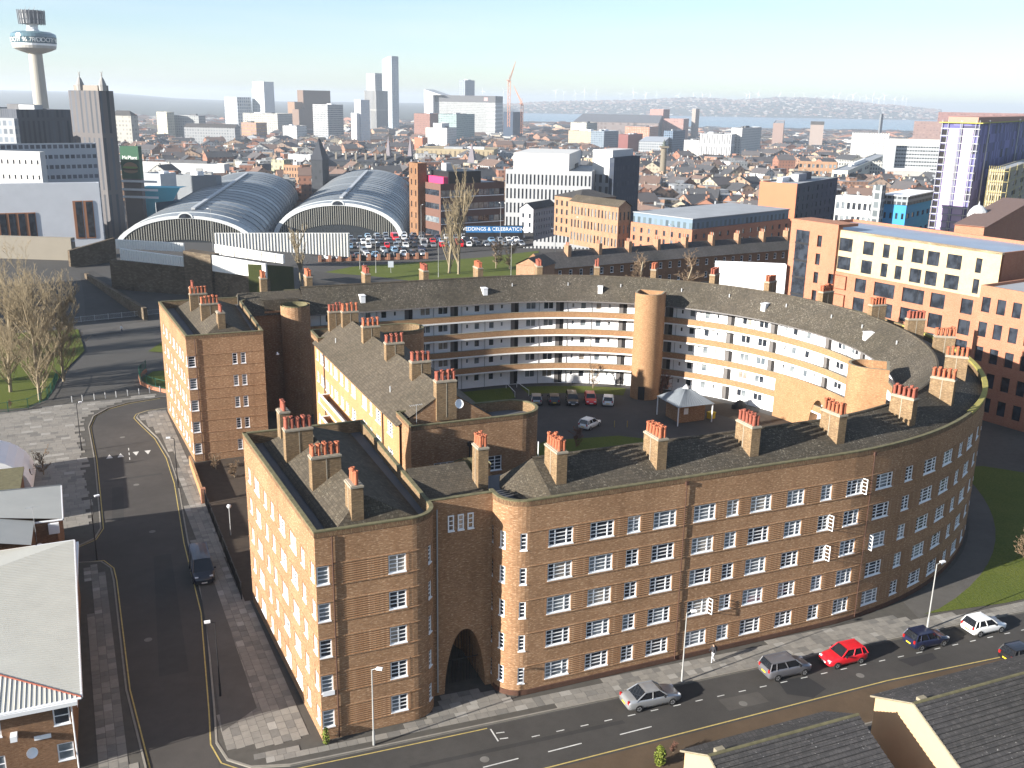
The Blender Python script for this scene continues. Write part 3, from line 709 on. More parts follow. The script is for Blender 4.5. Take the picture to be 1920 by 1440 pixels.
# ------------------------------------------------------------------ corner blocks
def corner_block(label, near):
    sg = -1 if near else 1
    if near: A, B = (-42.9, -42.6), (-44.5, -20.8); sR = -34.2; fa, fb = -42.6, -20.8
    else: A, B = (-47.7, 39.2), (-46.0, 17.0); sR = -37.0; fa, fb = 39.2, 17.0
    t = local_thing('corner_apartment_block', label, 'apartment block', (A[0] + sR) / 2, (fa + fb) / 2, group='corner blocks of the estate')
    if near:
        loop = [B, A] + [(-40, -42.6), (-36.4, -42.6)] + arc(-36.2, -40.6, 2.0, 270, 360, 10) + [(-34.2, -40.0), (-34.2, -20.8)]
    else:
        loop = [(-47.7, 39.2), (-46.0, 17.0), (-37.0, 17.0), (-37.0, 36.0), (-35.0, 39.2)]
    pth = Path(loop + [loop[0]])
    ops = []; ww = []
    lf = [(-41.75, .9), (-39.3, 1.0), (-36.7, 1.8), (-33.5, 1.8), (-30.5, 1.0), (-28.2, 1.0), (-25.2, 1.8), (-22.5, 1.0)] if near else [(17.75, .9), (20.4, 1.0), (22.6, 1.8), (25.0, 1.0), (27.6, 1.8), (30.6, 1.0), (33.7, 1.8), (36.4, 1.0)]
    for n, wd in lf:
        f = (n - A[1]) / (B[1] - A[1]); s = A[0] + (B[0] - A[0]) * f; u = pth.u_of((s, n))
        for k in range(5): ww.append((u, k, wd, [1, 1.6, 1] if wd > 1.5 else [1, 1]))
    if near:
        for s, n, wd in [(-42.42, -42.6, .85), (-37.3, -42.6, 1.25), (-34.75, -42.0, .5)]:
            for k in range(5): ww.append((pth.u_of((s, n)), k, wd, [1, 1] if wd > 1 else [1]))
    else:
        for s, wd in [(-45.5, .85), (-40.5, .6), (-39.5, .6)]:
            for k in range(5): ww.append((pth.u_of((s, 17.0)), k, wd, [1]))
        for n in (20.5, 26, 31):
            for k in range(5): ww.append((pth.u_of((-37.0, n)), k, .5, [1]))
    for u, k, wd, cols in ww: ops.append((u - wd/2, u + wd/2, ZC[k] - WH/2, ZC[k] + WH/2))
    mb = MB(); wall(mb, pth, 0, pth.L, 0, HP, ops); part(t, 'wall', mb, M['brick'])
    for i, (u, k, wd, cols) in enumerate(ww):
        put_window(t, pth, u, ZC[k], wd, WH, cols, 4)
    if near: banding(t, pth, [(pth.u_of((-41.7, -42.6)), pth.u_of((-36.5, -42.6)))], ops)
    mb = MB(); u0, u1 = (0, pth.u_of((-34.2, -40.0))) if near else (0, pth.u_of((-37.0, 17.0)))
    for z in ZC: sweep(mb, pth, u0, u1, [(.0, z + .72), (.04, z + .73), (.04, z + .79), (.0, z + .81)], closed=False); sweep(mb, pth, u0, u1, [(.0, z - .80), (.04, z - .79), (.04, z - .74), (.0, z - .72)], closed=False, skip=[] )
    part(t, 'string_course', mb, M['brick'])
    parapet(t, pth, 0, pth.L)
    mb = MB(); mb.face([(x, y, 14.9) for x, y in loop]); part(t, 'gutter', mb, M['flat_roof'])
    # pitched roof within the parapets, ridge along the street
    if near: e = [(-41.6, -41.6), (-43.0, -21.5)]; rg = [(-38.9, -39.6), (-39.7, -23.5)]; q = [(-35.0, -41.2), (-35.4, -21.5)]
    else: e = [(-44.4, 17.6), (-45.8, 38.0)]; rg = [(-41.6, 19.6), (-42.4, 37)]; q = [(-37.8, 17.6), (-37.6, 38)]
    mb = MB(); zr = 16.9
    mb.face([(*e[0], 15.0), (*rg[0], zr), (*rg[1], zr), (*e[1], 15.0)][::-1 if near else 1]); mb.face([(*q[0], 15.0), (*rg[0], zr), (*rg[1], zr), (*q[1], 15.0)][::1 if near else -1])
    mb.face([(*e[0], 15.0), (*q[0], 15.0), (*rg[0], zr)]); mb.face([(*e[1], 15.0), (*rg[1], zr), (*q[1], 15.0)])
    part(t, 'roof', mb, M['tile_b'])
    cs = [(-39.6, -40.2, .85, 1.5, (4, 1)), (-40.3, -34.1, 2.2, .9, (5, 2)), (-41.0, -27.3, 2.2, .9, (5, 2)), (-41.3, -22.4, .85, 1.2, (3, 1))] if near else \
         [(-41.6, 19.4, .85, 1.4, (3, 1)), (-42.3, 25.0, 2.2, .9, (5, 2)), (-43.0, 32.2, 2.2, .9, (5, 2)), (-43.3, 36.6, .85, 1.2, (2, 1))]
    for s, n, dep, wid, pots in cs:
        if pots[1] == 2: chimney(t, s, n, 3, 15.0, 18.1, dep, wid, pots)
        else: chimney(t, s, n, 93, 15.0, 18.1, wid, dep, pots)
    # street door canopy pipe and sign
    if near:
        x, y, tx, ty = pth.at(pth.u_of((-41.75, -42.6)), .08); mb = MB(); mb.cyl(x, y, .1, 15.5, .05, n=7); part(t, 'downpipe', mb, M['brown'])
        mb = MB(); mb.box(-42.78, -41.95, -42.66, -42.62, 3.55, 3.9); sg_ = part(t, 'street_sign', mb, M['paint'])
    else:
        mb = MB(); mb.cyl(-45.0, 16.92, .1, 15.5, .05, n=7); part(t, 'downpipe', mb, M['brown'])
    return t
corner_block('near corner apartment block of brown brick with rounded end beside the street gateway', True)
corner_block('distant corner apartment block of brown brick with sunlit end at the far gate', False)
# wing joining the far corner block to the ring
t = local_thing('rear_wing', 'brick wing with a dark tiled roof between the distant corner block and the ring', 'apartment block', -32, 38)
mb = MB(); mb.box(-37.0, -28.6, 34.4, 42.5, 0, 14.2); part(t, 'wall', mb, M['brick'])
mb = MB(); mb.face([(-37.2, 33.9, 14.1), (-28.4, 33.9, 14.1), (-28.4, 38.4, 16.6), (-37.2, 38.4, 16.6)]); mb.face([(-37.2, 42.6, 14.8), (-37.2, 38.4, 16.6), (-28.4, 38.4, 16.6), (-28.4, 42.6, 14.8)]); mb.face([(-37.2, 33.9, 14.1), (-37.2, 38.4, 16.6), (-37.2, 42.6, 14.8)]); mb.face([(-28.4, 33.9, 14.1), (-28.4, 42.6, 14.8), (-28.4, 38.4, 16.6)]); part(t, 'roof', mb, M['tile'])
chimney(t, -33.4, 39.4, 90, 15, 18.5, 1.5, .9, (3, 2))
t = local_thing('turret', 'round brick turret with moss on its parapet at the far gateway', 'turret', -30.3, 32.2)
mb = MB(); mb.cyl(-30.3, 32.2, 0, 15.7, 2.0, n=28, cap=False); part(t, 'wall', mb, M['brick'])
mb = MB(); mb.cyl(-30.3, 32.2, 15.7, 15.78, 2.05, n=28, cap=False); mb.cyl(-30.3, 32.2, 14.3, 15.78, 1.7, n=28, cap=False); mb.face([(-30.3 + 1.75*math.cos(i*.2244), 32.2 + 1.75*math.sin(i*.2244), 14.6) for i in range(28)]); part(t, 'coping', mb, M['moss'])
# ------------------------------------------------------------------ central block
cb = local_thing('central_apartment_block', 'central apartment block with sunlit yellow brick front, stacked balconies and round stair ends', 'apartment block', -24, -1)
SA, SB = -29.9, -21.0; NA, NB = -17.6, 17.0; ZE = 13.9
fp = Path([(SA - .9, NB), (SA, NA)])      # street facing front
ops = []; ww = []
def fu(n): return (NB - n) / (NB - NA) * fp.L
for n, wd in [(15.6, 1.0), (13.3, 1.8), (10.9, 1.8), (8.7, 1.0), (6.6, 1.8), (-1.2, 1.8), (-5.6, 1.8), (-8.0, 1.0), (-10.6, 1.8), (-14.6, 1.8)]:
    for k in range(5): ww.append((fu(n), k, wd))
for n in (3.9, 1.6):
    for k in range(5): ww.append((fu(n), k, 1.4))
for u, k, wd in ww: ops.append((u - wd/2, u + wd/2, ZC[k] - WH/2, ZC[k] + WH/2))
mb = MB(); wall(mb, fp, 0, fp.L, 0, ZE, ops)
mb.face([(SB, NA, 0), (SB, NB, 0), (SB, NB, ZE), (SB, NA, ZE)]); mb.face([(SA - .9, NB, 0), (SA - .9, NB, ZE), (SB, NB, ZE), (SB, NB, 0)])
part(cb, 'wall', mb, M['brick_yellow'])
for u, k, wd in ww: put_window(cb, fp, u, ZC[k], wd, WH, [1, 1.6, 1] if wd > 1.5 else [1, 1], 4)
for k in range(1, 5):
    if k == 4: pass
    z = 2.75 * k; ua, ub = fu(10.0), fu(-3.4)
    if k > 3: continue
    mb = MB(); sweep(mb, fp, ua, ub, [(0, z - .15), (1.15, z - .15), (1.15, z + .03), (0, z + .03)]); part(cb, 'balcony_deck', mb, M['soffit'])
    mb = MB(); sweep(mb, fp, ua, ub, [(1.0, z + .03), (1.16, z + .03), (1.16, z + .95), (1.0, z + .95)]); sweep(mb, fp, ua, ua + .16, [(0, z + .03), (1.0, z + .03), (1.0, z + .95), (0, z + .95)]); sweep(mb, fp, ub - .16, ub, [(0, z + .03), (1.0, z + .03), (1.0, z + .95), (0, z + .95)]); part(cb, 'balcony_wall', mb, M['brick_yellow'])
    mb = MB(); sweep(mb, fp, ua - .04, ub + .04, [(.97, z + .95), (1.2, z + .95), (1.2, z + 1.03), (.97, z + 1.03)]); sweep(mb, fp, ua - .03, ua + .19, [(0, z + .95), (.97, z + .95), (.97, z + 1.03), (0, z + 1.03)]); sweep(mb, fp, ub - .19, ub + .03, [(0, z + .95), (.97, z + .95), (.97, z + 1.03), (0, z + 1.03)]); part(cb, 'balcony_coping', mb, M['paint'])
for n in (11.9, -12.4):
    x, y, tx, ty = fp.at(fu(n), .09); mb = MB(); mb.cyl(x, y, .1, ZE, .07, n=7); part(cb, 'downpipe', mb, M['brown'])
mb = MB(); x, y, tx, ty = fp.at(fu(-9.6)); mb.cyl(x, y, 2.4, 2.6, 1.9, n=18, a0=R(90), a1=R(270)); mb.face([(x + 1.9*math.cos(R(90 + 10*i)), y + 1.9*math.sin(R(90 + 10*i)), 2.6) for i in range(19)]); part(cb, 'entrance_canopy', mb, M['slate'])
zr = 16.9; srA, srB = -26.6, -25.2
mb = MB()
mb.face([(SA - 1.15, NB + .3, ZE - .1), (SA - .3, NA - .1, ZE - .1), (srB, NA - .1, zr), (srA, NB + .3, zr)], None)
mb.face([(srA, NB + .3, zr), (srB, NA - .1, zr), (SB + .5, NA - .1, ZE - .1), (SB + .5, NB + .3, ZE - .1)])
part(cb, 'roof', mb, M['tile_b'])
mb = MB(); mb.face([(SA, NA - .05, ZE - .1), (srB, NA - .05, zr - .05), (SB + .4, NA - .05, ZE - .1)]); part(cb, 'gable', mb, M['brick']); mb = MB(); mb.face([(SA - .9, NB + .2, ZE - .1), (SB + .4, NB + .2, ZE - .1), (srA, NB + .2, zr - .05)]); part(cb, 'gable', mb, M['brick'])
for n in (15.0, 6.3, -2.3, -10.6): chimney(cb, -26.7 + (15 - n) * .042, n, 0, 15.2, 18.1, 2.0, .95, (4, 2))
chimney(cb, -28.1, 16.9, 0, 14, 17.8, 1.7, .9, (4, 2))
chimney(cb, -25.3, -17.4, 0, 14, 17.9, 2.0, .95, (4, 2))
for s, n in ((-29.2, 12), (-28.6, -10)):
    mb = MB(); mb.cyl(s, n, 14.2, 15.5, .06, n=6); part(cb, 'vent_pipe', mb, M['lead'])
# end wings with round stair ends
for lbl, n0, n1 in (('near', -20.6, -15.8), ('far', 16.0, 20.8)):
    zt = 14.7; nc = (n0 + n1) / 2; rad = (n1 - n0) / 2
    lp = [(SA - (.9 if lbl == 'far' else 0.0) + .25, n1), (SA + .25 - (.9 if lbl == 'far' else 0.0), n0), (-24, n0), (-18.6, n0)] + arc(-18.6, nc, rad, -90, 90, 18)[1:]
    ep = Path(lp + [lp[0]]); ops = []; ww = []
    if lbl == 'near':
        for s, wd in ((-26.5, 2.0), (-21.4, 1.4)):
            for k in range(5):
                if k < 4: ww.append((ep.u_of((s, n0)), 2.75 * k + 1.85, wd))
    ops = [(u - wd/2, u + wd/2, z - .75, z + .75) for u, z, wd in ww]
    mb = MB(); wall(mb, ep, 0, ep.L, 0, zt, ops); part(cb, 'end_wall', mb, M['brick'])
    for u, z, wd in ww: put_window(cb, ep, u, z, wd, 1.5, [1, 1, 1] if wd > 1.6 else [1, 1], 4)
    parapet(cb, ep, 0, ep.L, zt)
    mb = MB(); mb.face([(x, y, zt - 1.0) for x, y in lp]); part(cb, 'flat_roof', mb, M['flat_roof'])
mb = MB(); mb.cyl(-24.0, -20.72, 1, 12.2, .07, n=7); mb.obox(-24.0, -20.75, .2, .12, 0, 12.2, 12.6); part(cb, 'downpipe', mb, M['black'])
mb = MB()
for z in (10.2, 7.4, 4.6, 1.8):
    mb.box(-16.9, -16.84, -20.6, -20.5, z, z + 1.5)
part(cb, 'stair_window', mb, M['frame'])
# satellite dish and aerials on roofs
def dish(root, s, n, z, a, r=.4):
    mb = MB(); mb.lathe([(0, 0), (r * .6, .04), (r, .12), (r, .13), (r * .6, .06), (0, .02)], n=14)
    me = mb.mesh('satellite_dish', True); me.materials.append(M['white']); o = inst(root, 'satellite_dish', me, (s, n, z), a); o.rotation_euler = (R(70), 0, a); return o
dish(cb, -24.2, -18.2, 15.6, R(10), .45)
def aerial(root, s, n, z, h=1.6):
    mb = MB(); mb.cyl(s, n, z, z + h, .02, n=5)
    mb.tube((s - .6, n, z + h - .1), (s + .6, n + .2, z + h - .1), .015, n=4)
    for i in range(7): mb.tube((s - .6 + i*.2, n - .2 + i*.03, z + h - .1), (s - .6 + i*.2, n + .25 + i*.03, z + h - .1), .012, n=4)
    part(root, 'aerial', mb, M['steel'])
aerial(cb, -28.6, -18.9, 13.8, 2.4)
# ================================================================== ground and streets
def local_sheet(name, pts, z, m, kind='structure', label=None, cat=None, zfun=None):
    mb = MB(); mb.face([(*W(s, n), z) for s, n in pts]); 
    return tag(solo(name, mb, m, label, cat), kind=kind)
# terrain: one sheet that falls from the estate to the river
mb = MB(); xs = [-6000, -2500, -1200, -600, -300, -150, -60, 0, 60, 150, 300, 600, 1200, 2500, 6500]; ys = [-400, -100, 0, 60, 120, 175, 200, 235, 270, 300, 330, 365, 400, 500, 700, 1100, 1500, 2000, 2600, 3400, 4150]
for i in range(len(xs) - 1):
    for j in range(len(ys) - 1):
        mb.face([(x, y, tz(x, y) - .13) for x, y in ((xs[i], ys[j]), (xs[i+1], ys[j]), (xs[i+1], ys[j+1]), (xs[i], ys[j+1]))])
t_ = NT('city ground'); p_ = t_.pos(); n1 = t_.noise(p_, .02, 5, .6); n2 = t_.noise(p_, .3, 4, .6); n3 = t_.noise(p_, 12, 2)
c_ = t_.mix(n1, (.045, .042, .040), (.085, .08, .073)); c_ = t_.mix(t_.ramp(n2, [(.4, 0.0), (.75, .5)]), c_, (.05, .045, .04)); c_ = t_.mix(t_.math('MULTIPLY', n3, .35), c_, (.10, .092, .082))
tag(solo('ground', mb, t_.out(c_, .9, bump=n3, bstr=.2, bdist=.01, spec=.25), None, None), kind='structure')
right_kerb = [(-30, 41.6), (-47.5, 41.0), (-50.3, 40.6), (-51.6, 39.6), (-52.0, 38.0), (-51.4, 35), (-49.8, 28), (-48.9, 20), (-48.6, 11), (-48.9, -6), (-48.7, -21), (-49.6, -36), (-49.9, -40), (-49.4, -42.2), (-48.0, -43.6), (-45.5, -44.35), (-40, -44.6), (0, -46.2), (18, -46.9), (90, -49.8)]
left_kerb = [(10, 50), (-30, 48.5), (-48.3, 46.9), (-53, 45.6), (-55.7, 43.7), (-57.6, 40.5), (-58.2, 35.7), (-57.5, 22), (-57.2, 10), (-57.0, .5), (-57.6, -1.8), (-59, -3), (-75, -4.0)]
house_kerb = [(-75, -7), (-59, -7.2), (-57, -7.7), (-56.2, -9.4), (-56.0, -12), (-55.5, -31), (-54.6, -41), (-54.0, -80)]
south_kerb = [(-48, -80), (-47, -56), (-45, -54.4), (-40, -54.0), (0, -54.9), (90, -57.5)]
def plot(name, edge, rest, m, label=None):
    pts = edge + rest; mb = MB(); q = [W(s, n) for s, n in pts]; mb.face([(x, y, -.018) for x, y in q])
    o = solo(name, mb, m, label, None); tag(o, kind='structure')
    pth = Path([W(s, n) for s, n in edge]); kb = MB(); sweep(kb, pth, 0, pth.L, [(-.02, -.14), (-.02, .0), (-.16, .004), (-.16, -.14)] if True else 0)
    k = solo('kerb', kb, M['kerb'], None, None); k.parent = o
    return o
pav1 = plot('estate_pavement', right_kerb, [(90, -20), (60, 30), (40, 50), (0, 46), (-30, 46)][0:0] + [(90, -10), (60, 44), (-30, 44)], M['joint'])
pav2 = plot('plaza_pavement', left_kerb, [(-110, -4), (-110, 50.2), (-40, 50.2), (10, 56)], M['joint'])
pav3 = plot('house_pavement', house_kerb, [(-110, -80), (-110, -7)], M['joint'])
south_rev = list(reversed(south_kerb))
pav4 = plot('south_pavement', south_rev, [(-48, -120), (90, -120)], M['tarmac'])
# paving slabs
SLAB = []
for k in 'abcd':
    mb = MB(); e = .014; mb.box(-.5, .5, -.5, .5, -.02, .0); me = mb.mesh('slab'); me.materials.append(M['slab_' + k]); SLAB.append(me)
def inside(pt, poly):
    x, y = pt; r = False
    for (x0, y0), (x1, y1) in zip(poly, poly[1:] + poly[:1]):
        if (y0 > y) != (y1 > y) and x < (x1 - x0) * (y - y0) / (y1 - y0) + x0: r = not r
    return r
def slabs(parent, poly, ang, gauge=.62, lens=(.6, .78, .93), most=300, weights=(5, 4, 1.2, 2), ztop=.004, limit=None):
    a = R(ang); c, d = math.cos(a), math.sin(a); rot = [(x*c + y*d, -x*d + y*c) for x, y in poly]
    x0, x1 = min(p[0] for p in rot), max(p[0] for p in rot); y0, y1 = min(p[1] for p in rot), max(p[1] for p in rot)
    cells = []; y = y0 + gauge/2
    while y < y1:
        x = x0 + rnd.uniform(-.6, 0)
        while x < x1:
            l = rnd.choice(lens); q = (x + l/2, y)
            p = (q[0]*c - q[1]*d, q[0]*d + q[1]*c)
            ok = all(inside((p[0] + ex*(l/2-.03)*c - ey*.26*d, p[1] + ex*(l/2-.03)*d + ey*.26*c), poly) for ex in (-1, 1) for ey in (-1, 1))
            if ok: cells.append((p, l))
            x += l
        y += gauge
    cells.sort(key=lambda k: (k[0][0] + 53.8) ** 2 + (k[0][1] + 101.6) ** 2)
    rest = [MB() for _ in range(4)]; stuff = 0
    for i, (p, l) in enumerate(cells):
        kind = rnd.choices(range(4), weights)[0]; x, y = W(*p); z = ztop + rnd.uniform(-.003, .006)
        if i < most:
            o = bpy.data.objects.new('slab', SLAB[kind]); COL.objects.link(o); o.parent = parent; o.location = (x, y, z); o.rotation_euler = (rnd.uniform(-.004, .004), rnd.uniform(-.004, .004), TH + a); o.scale = (l - .022, gauge - .022, 1)
        else:
            rest[kind].obox(x, y, (l - .022)/2, (gauge - .022)/2, TH + a, z - .02, z)
    for k, mb in enumerate(rest):
        if mb.f: o = solo('paving_slabs', mb, M['slab_' + 'abcd'[k]], None, None, kind='stuff'); o.parent = parent
def kn(s): return -44.62 - .04 * (s + 40)
slabs(pav1, [(-49.4, -41.6), (-47.9, -43.2), (-45.4, -44.1), (-40, -44.4), (0, -46.0), (18, -46.7), (60, -48.2), (60, -46.4), (19, -45.4), (10, -44.2), (6.5, -42.7), (-28, -42.75), (-30, -40.4), (-33.9, -40.4), (-36, -42.75), (-42.9, -42.75)], -2.2)
slabs(pav1, [(-43.0, -42.6), (-49.4, -41.4), (-49.6, -39.5), (-48.4, -20), (-48.6, -6), (-48.3, 11), (-48.6, 20), (-49.5, 28), (-51.2, 35), (-51.7, 38), (-51.3, 39.3), (-50.2, 40.3), (-47.9, 40.6), (-46.1, 17), (-45.3, 2), (-45.3, -14), (-44.6, -20.8)], 93, .62, weights=(4, 4, .9, 2), most=0)
slabs(pav2, [(-57.4, 0.8), (-57.6, 10), (-57.9, 22), (-58.6, 35.7), (-58, 40.3), (-56.1, 43.8), (-53.2, 45.9), (-48.5, 47.2), (-48.5, 49), (-75, 46), (-75, 2)], 2, .9, lens=(.9, 1.2, 1.5), most=0, weights=(6, 3, 1, .6))
slabs(pav3, [(-58.6, -8.0), (-57.1, -8.1), (-56.6, -9.6), (-56.3, -12), (-55.8, -31), (-54.9, -41), (-54.6, -52), (-57.6, -52), (-58.2, -14)], 92, .62, most=0, weights=(2, 3, .3, 5))
# courtyard
def cp(r, a0, a1, n): return [(r * math.cos(R(a)), r * math.sin(R(a))) for a in [a0 + (a1 - a0) * i / n for i in range(n + 1)]]
local_sheet('courtyard', [(-29, -34)] + cp(35.9, -90, 90, 40) + [(-29, 35.9)], -.006, M['court'])
local_sheet('courtyard_lawn', [(-15, 34.3), (-15, 27.6), (1.6, 28.6)] + [(3, 34.3)], .03, M['grass'])
local_sheet('courtyard_lawn', [(4.6, 34.2), (4.2, 29.4)] + cp(30.2, 78, 54, 8) + cp(34.2, 54, 82, 8), .03, M['grass'])
local_sheet('courtyard_lawn', [(-13, -16), (-12, 3), (-2, 9.5), (8, 8), (14, 3), (20, -8), (18, -22), (0, -33), (-13, -33)], .03, M['grass'])
local_sheet('courtyard_lawn', cp(34.2, 40, 8, 10) + cp(28.5, 8, 38, 10), .03, M['soil'])
mb = MB()
for a, b in (((2.2, 34), (1.6, 29)), ((4.0, 34), (3.9, 29))):
    (x0, y0), (x1, y1) = W(*a), W(*b); mb.tube((x0, y0, .9), (x1, y1, .9), .04, n=6); mb.tube((x0, y0, 0), (x0, y0, .9), .03, n=5); mb.tube((x1, y1, 0), (x1, y1, .9), .03, n=5)
solo('handrail', mb, M['frame'], 'white handrails of the short path to the far courtyard doors', 'handrail')
# street surfaces
def quad_line(name, parent, a, b, wd, m, z=-.118):
    (x0, y0), (x1, y1) = W(*a), W(*b); l = math.hypot(x1-x0, y1-y0); px_, py_ = -(y1-y0)/l*wd/2, (x1-x0)/l*wd/2
    mb = MB(); mb.face([(x0-px_, y0-py_, z), (x1-px_, y1-py_, z), (x1+px_, y1+py_, z), (x0+px_, y0+py_, z)])
    o = solo(name, mb, m, None, None); o.parent = parent; return o
def ribbon(name, pts, wd, m, z, kind='structure', parent=None):
    pth = Path([W(*p) for p in pts]); mb = MB(); sweep(mb, pth, 0, pth.L, [(wd/2, z), (-wd/2, z)], closed=False)
    o = solo(name, mb, m, None, None, kind=kind); o.parent = parent; return o
road = local_sheet('front_road', [(-49.7, -44.5), (-40, -44.7), (0, -46.3), (18, -47), (90, -49.9), (90, -57.4), (0, -54.8), (-40, -53.9), (-52, -53.6), (-54, -60), (-54.4, -44)], -.124, M['asphalt'])
local_sheet('brown_road_edge', [(-47, -54.0), (-43, -50.9), (0, -51.2), (13, -52.0), (40, -53.0), (40, -56.1), (0, -54.9)], -.121, M['asphalt_brown'])  # browner strip of asphalt along the far edge of the road
street = local_sheet('side_street', [(-54.6, -41), (-55.5, -31), (-56, -12), (-57, -7.7), (-75, -7), (-75, -4), (-59, -3), (-57, .5), (-57.2, 10), (-57.5, 22), (-58.2, 35.7), (-57.6, 40.5), (-55.7, 43.7), (-53, 45.6), (-48.3, 46.9), (-30, 48.5), (-30, 41.6), (-47.5, 41), (-50.3, 40.6), (-51.6, 39.6), (-52, 38), (-51.4, 35), (-49.8, 28), (-48.9, 20), (-48.6, 11), (-48.9, -6), (-48.7, -21), (-49.6, -36), (-49.9, -41), (-49.9, -44.4)], -.122, asphalt('street asphalt', (.056, .050, .045)))
for k in range(60):      # parking bay dashes
    s = -29 + k * .95
    if k % 2 == 0: quad_line('road_dash', road, (s, kn(s) - 2.25), (s + .62, kn(s) - 2.27), .09, M['roadwhite'])
for s in (-38.5, -33.4, -28.6, -23.0): quad_line('centre_line', road, (s, -49.05 - .02*(s+38)), (s + 2.6, -49.05 - .02*(s+38)), .1, M['roadwhite'])
ribbon('yellow_line', [(-52, -51.6), (-44, -50.9), (-30, -50.75), (0, -50.95), (12.6, -51.75), (40, -52.7)], .11, M['yellow'], -.116, parent=road)
ribbon('yellow_line', [(-31.6, -45.25), (-40, -44.95), (-45.6, -44.7), (-48.2, -43.9), (-49.75, -42.3), (-50.2, -40), (-49.9, -36), (-49.0, -21), (-49.2, -6), (-48.9, 11), (-49.2, 20), (-50.1, 28), (-51.7, 35), (-52.3, 38), (-51.9, 39.8), (-50.4, 40.95), (-47.5, 41.35)], .1, M['yellow'], -.115, parent=street)
ribbon('yellow_line', [(-48.3, 46.5), (-52.8, 45.25), (-55.4, 43.4), (-57.25, 40.4), (-57.85, 35.7), (-57.15, 22), (-56.85, 10), (-56.65, .5), (-57.4, -2.1), (-59, -3.35), (-64, -3.7)], .1, M['yellow'], -.115, parent=street)
ribbon('yellow_line', [(-64, -6.9), (-59, -6.9), (-56.7, -7.3), (-55.85, -9.3), (-55.65, -12), (-55.15, -31), (-54.25, -41), (-53.6, -60)], .1, M['yellow'], -.115, parent=street)
for a, b in (((-31.4, -45.4), (-31.4, -46.9)), ((-31.2, -46.0), (-30.6, -46.1)), ((-31.2, -46.7), (-30.6, -46.8))): quad_line('bay_mark', road, a, b, .1, M['roadwhite'])
for s, d in ((-55.7, 1), (-54.4, 1), (-52.6, -1), (-51.2, -1)):
    mb = MB(); n0 = 22.2 if d > 0 else 23.6; mb.face([(*W(s - .38, n0), -.112), (*W(s + .38, n0), -.112), (*W(s, n0 + 1.5 * d), -.112)]); o = solo('give_way_triangle', mb, M['roadwhite'], None, None); o.parent = street
for n in (20.8, 22.6, 24.4): quad_line('lane_line', street, (-53.4, n), (-53.4, n + 1.0), .1, M['roadwhite'])
mb = MB(); mb.face([(*W(-8.2, -47.9), -.1185), (*W(-5.6, -48.1), -.1185), (*W(-5.3, -50.1), -.1185), (*W(-7.0, -50.7), -.1185), (*W(-8.6, -49.6), -.1185)]); o = solo('tarmac_patch', mb, asphalt('fresh patch', (.028, .027, .027)), None, None); o.parent = road
mb = MB(); mb.face([(*W(-49.3, -39), .016), (*W(-46.6, -37), .016), (*W(-47.4, -14), .016), (*W(-48.5, -12), .016)]); solo('tarmac_footway', mb, M['tarmac'], None, None, kind='structure')
for nm, m_, pts in (('tarmac_patch', asphalt('old trench patch', (.036, .034, .032)), [(-38, -47.2), (-22, -47.9), (-22, -48.3), (-38, -47.6)]), ('tarmac_patch', asphalt('worn patch', (.068, .062, .055)), [(-14, -48.3), (-10.5, -48.5), (-10.5, -49.9), (-14, -49.8)]), ('tarmac_patch', asphalt('crack patch', (.032, .03, .03)), [(3, -48.9), (6.5, -49.1), (6.2, -49.9), (3.4, -50.1)])):
    mb = MB(); mb.face([(*W(*q), -.1195) for q in pts]); o = solo(nm, mb, m_, None, None); o.parent = road
for s_, n_ in ((-33, -48.4), (-12.5, -49.4), (-1.5, -49.6), (16, -50.4)):
    mb = MB(); mb.face([(*[a + b for a, b in zip(W(s_, n_), (.33 * math.cos(i * .524), .33 * math.sin(i * .524)))], -.117) for i in range(12)]); o = solo('manhole_cover', mb, M['steel'] if s_ > 0 else M['slab_d'], None, None); o.parent = road
for s_, n_ in ((-53, 12), (-52, -2), (-53.5, -24), (-54, 30)):
    mb = MB(); mb.face([(*[a + b for a, b in zip(W(s_, n_), (.33 * math.cos(i * .524), .33 * math.sin(i * .524)))], -.117) for i in range(12)]); o = solo('manhole_cover', mb, M['slab_d'], None, None); o.parent = street
for pts in ([(-56.4, 14), (-50, 14.4), (-50, 15.0), (-56.4, 14.6)], [(-53.0, -30), (-50.8, -30), (-50.6, -8), (-52.2, -8)], [(-55.8, 2), (-54.6, 2), (-54.4, 12), (-55.6, 12)]):
    mb = MB(); mb.face([(*W(*q), -.1195) for q in pts]); o = solo('tarmac_patch', mb, asphalt('street patch', (.044, .041, .038)), None, None); o.parent = street
# lawn and path at the curved end
local_sheet('end_lawn', [(10.5, -44.1), (19, -45.2), (60, -46.3), (60, -34)] + [(46, -18)] + [(45.6 * math.cos(R(a)), 45.6 * math.sin(R(a))) for a in range(-22, -78, -4)], .03, M['grass'])
local_sheet('end_path', [(45.6 * math.cos(R(a)), 45.6 * math.sin(R(a))) for a in range(-78, 40, 4)] + [(43 * math.cos(R(a)), 43 * math.sin(R(a))) for a in range(40, -79, -4)], .012, M['tarmac'])
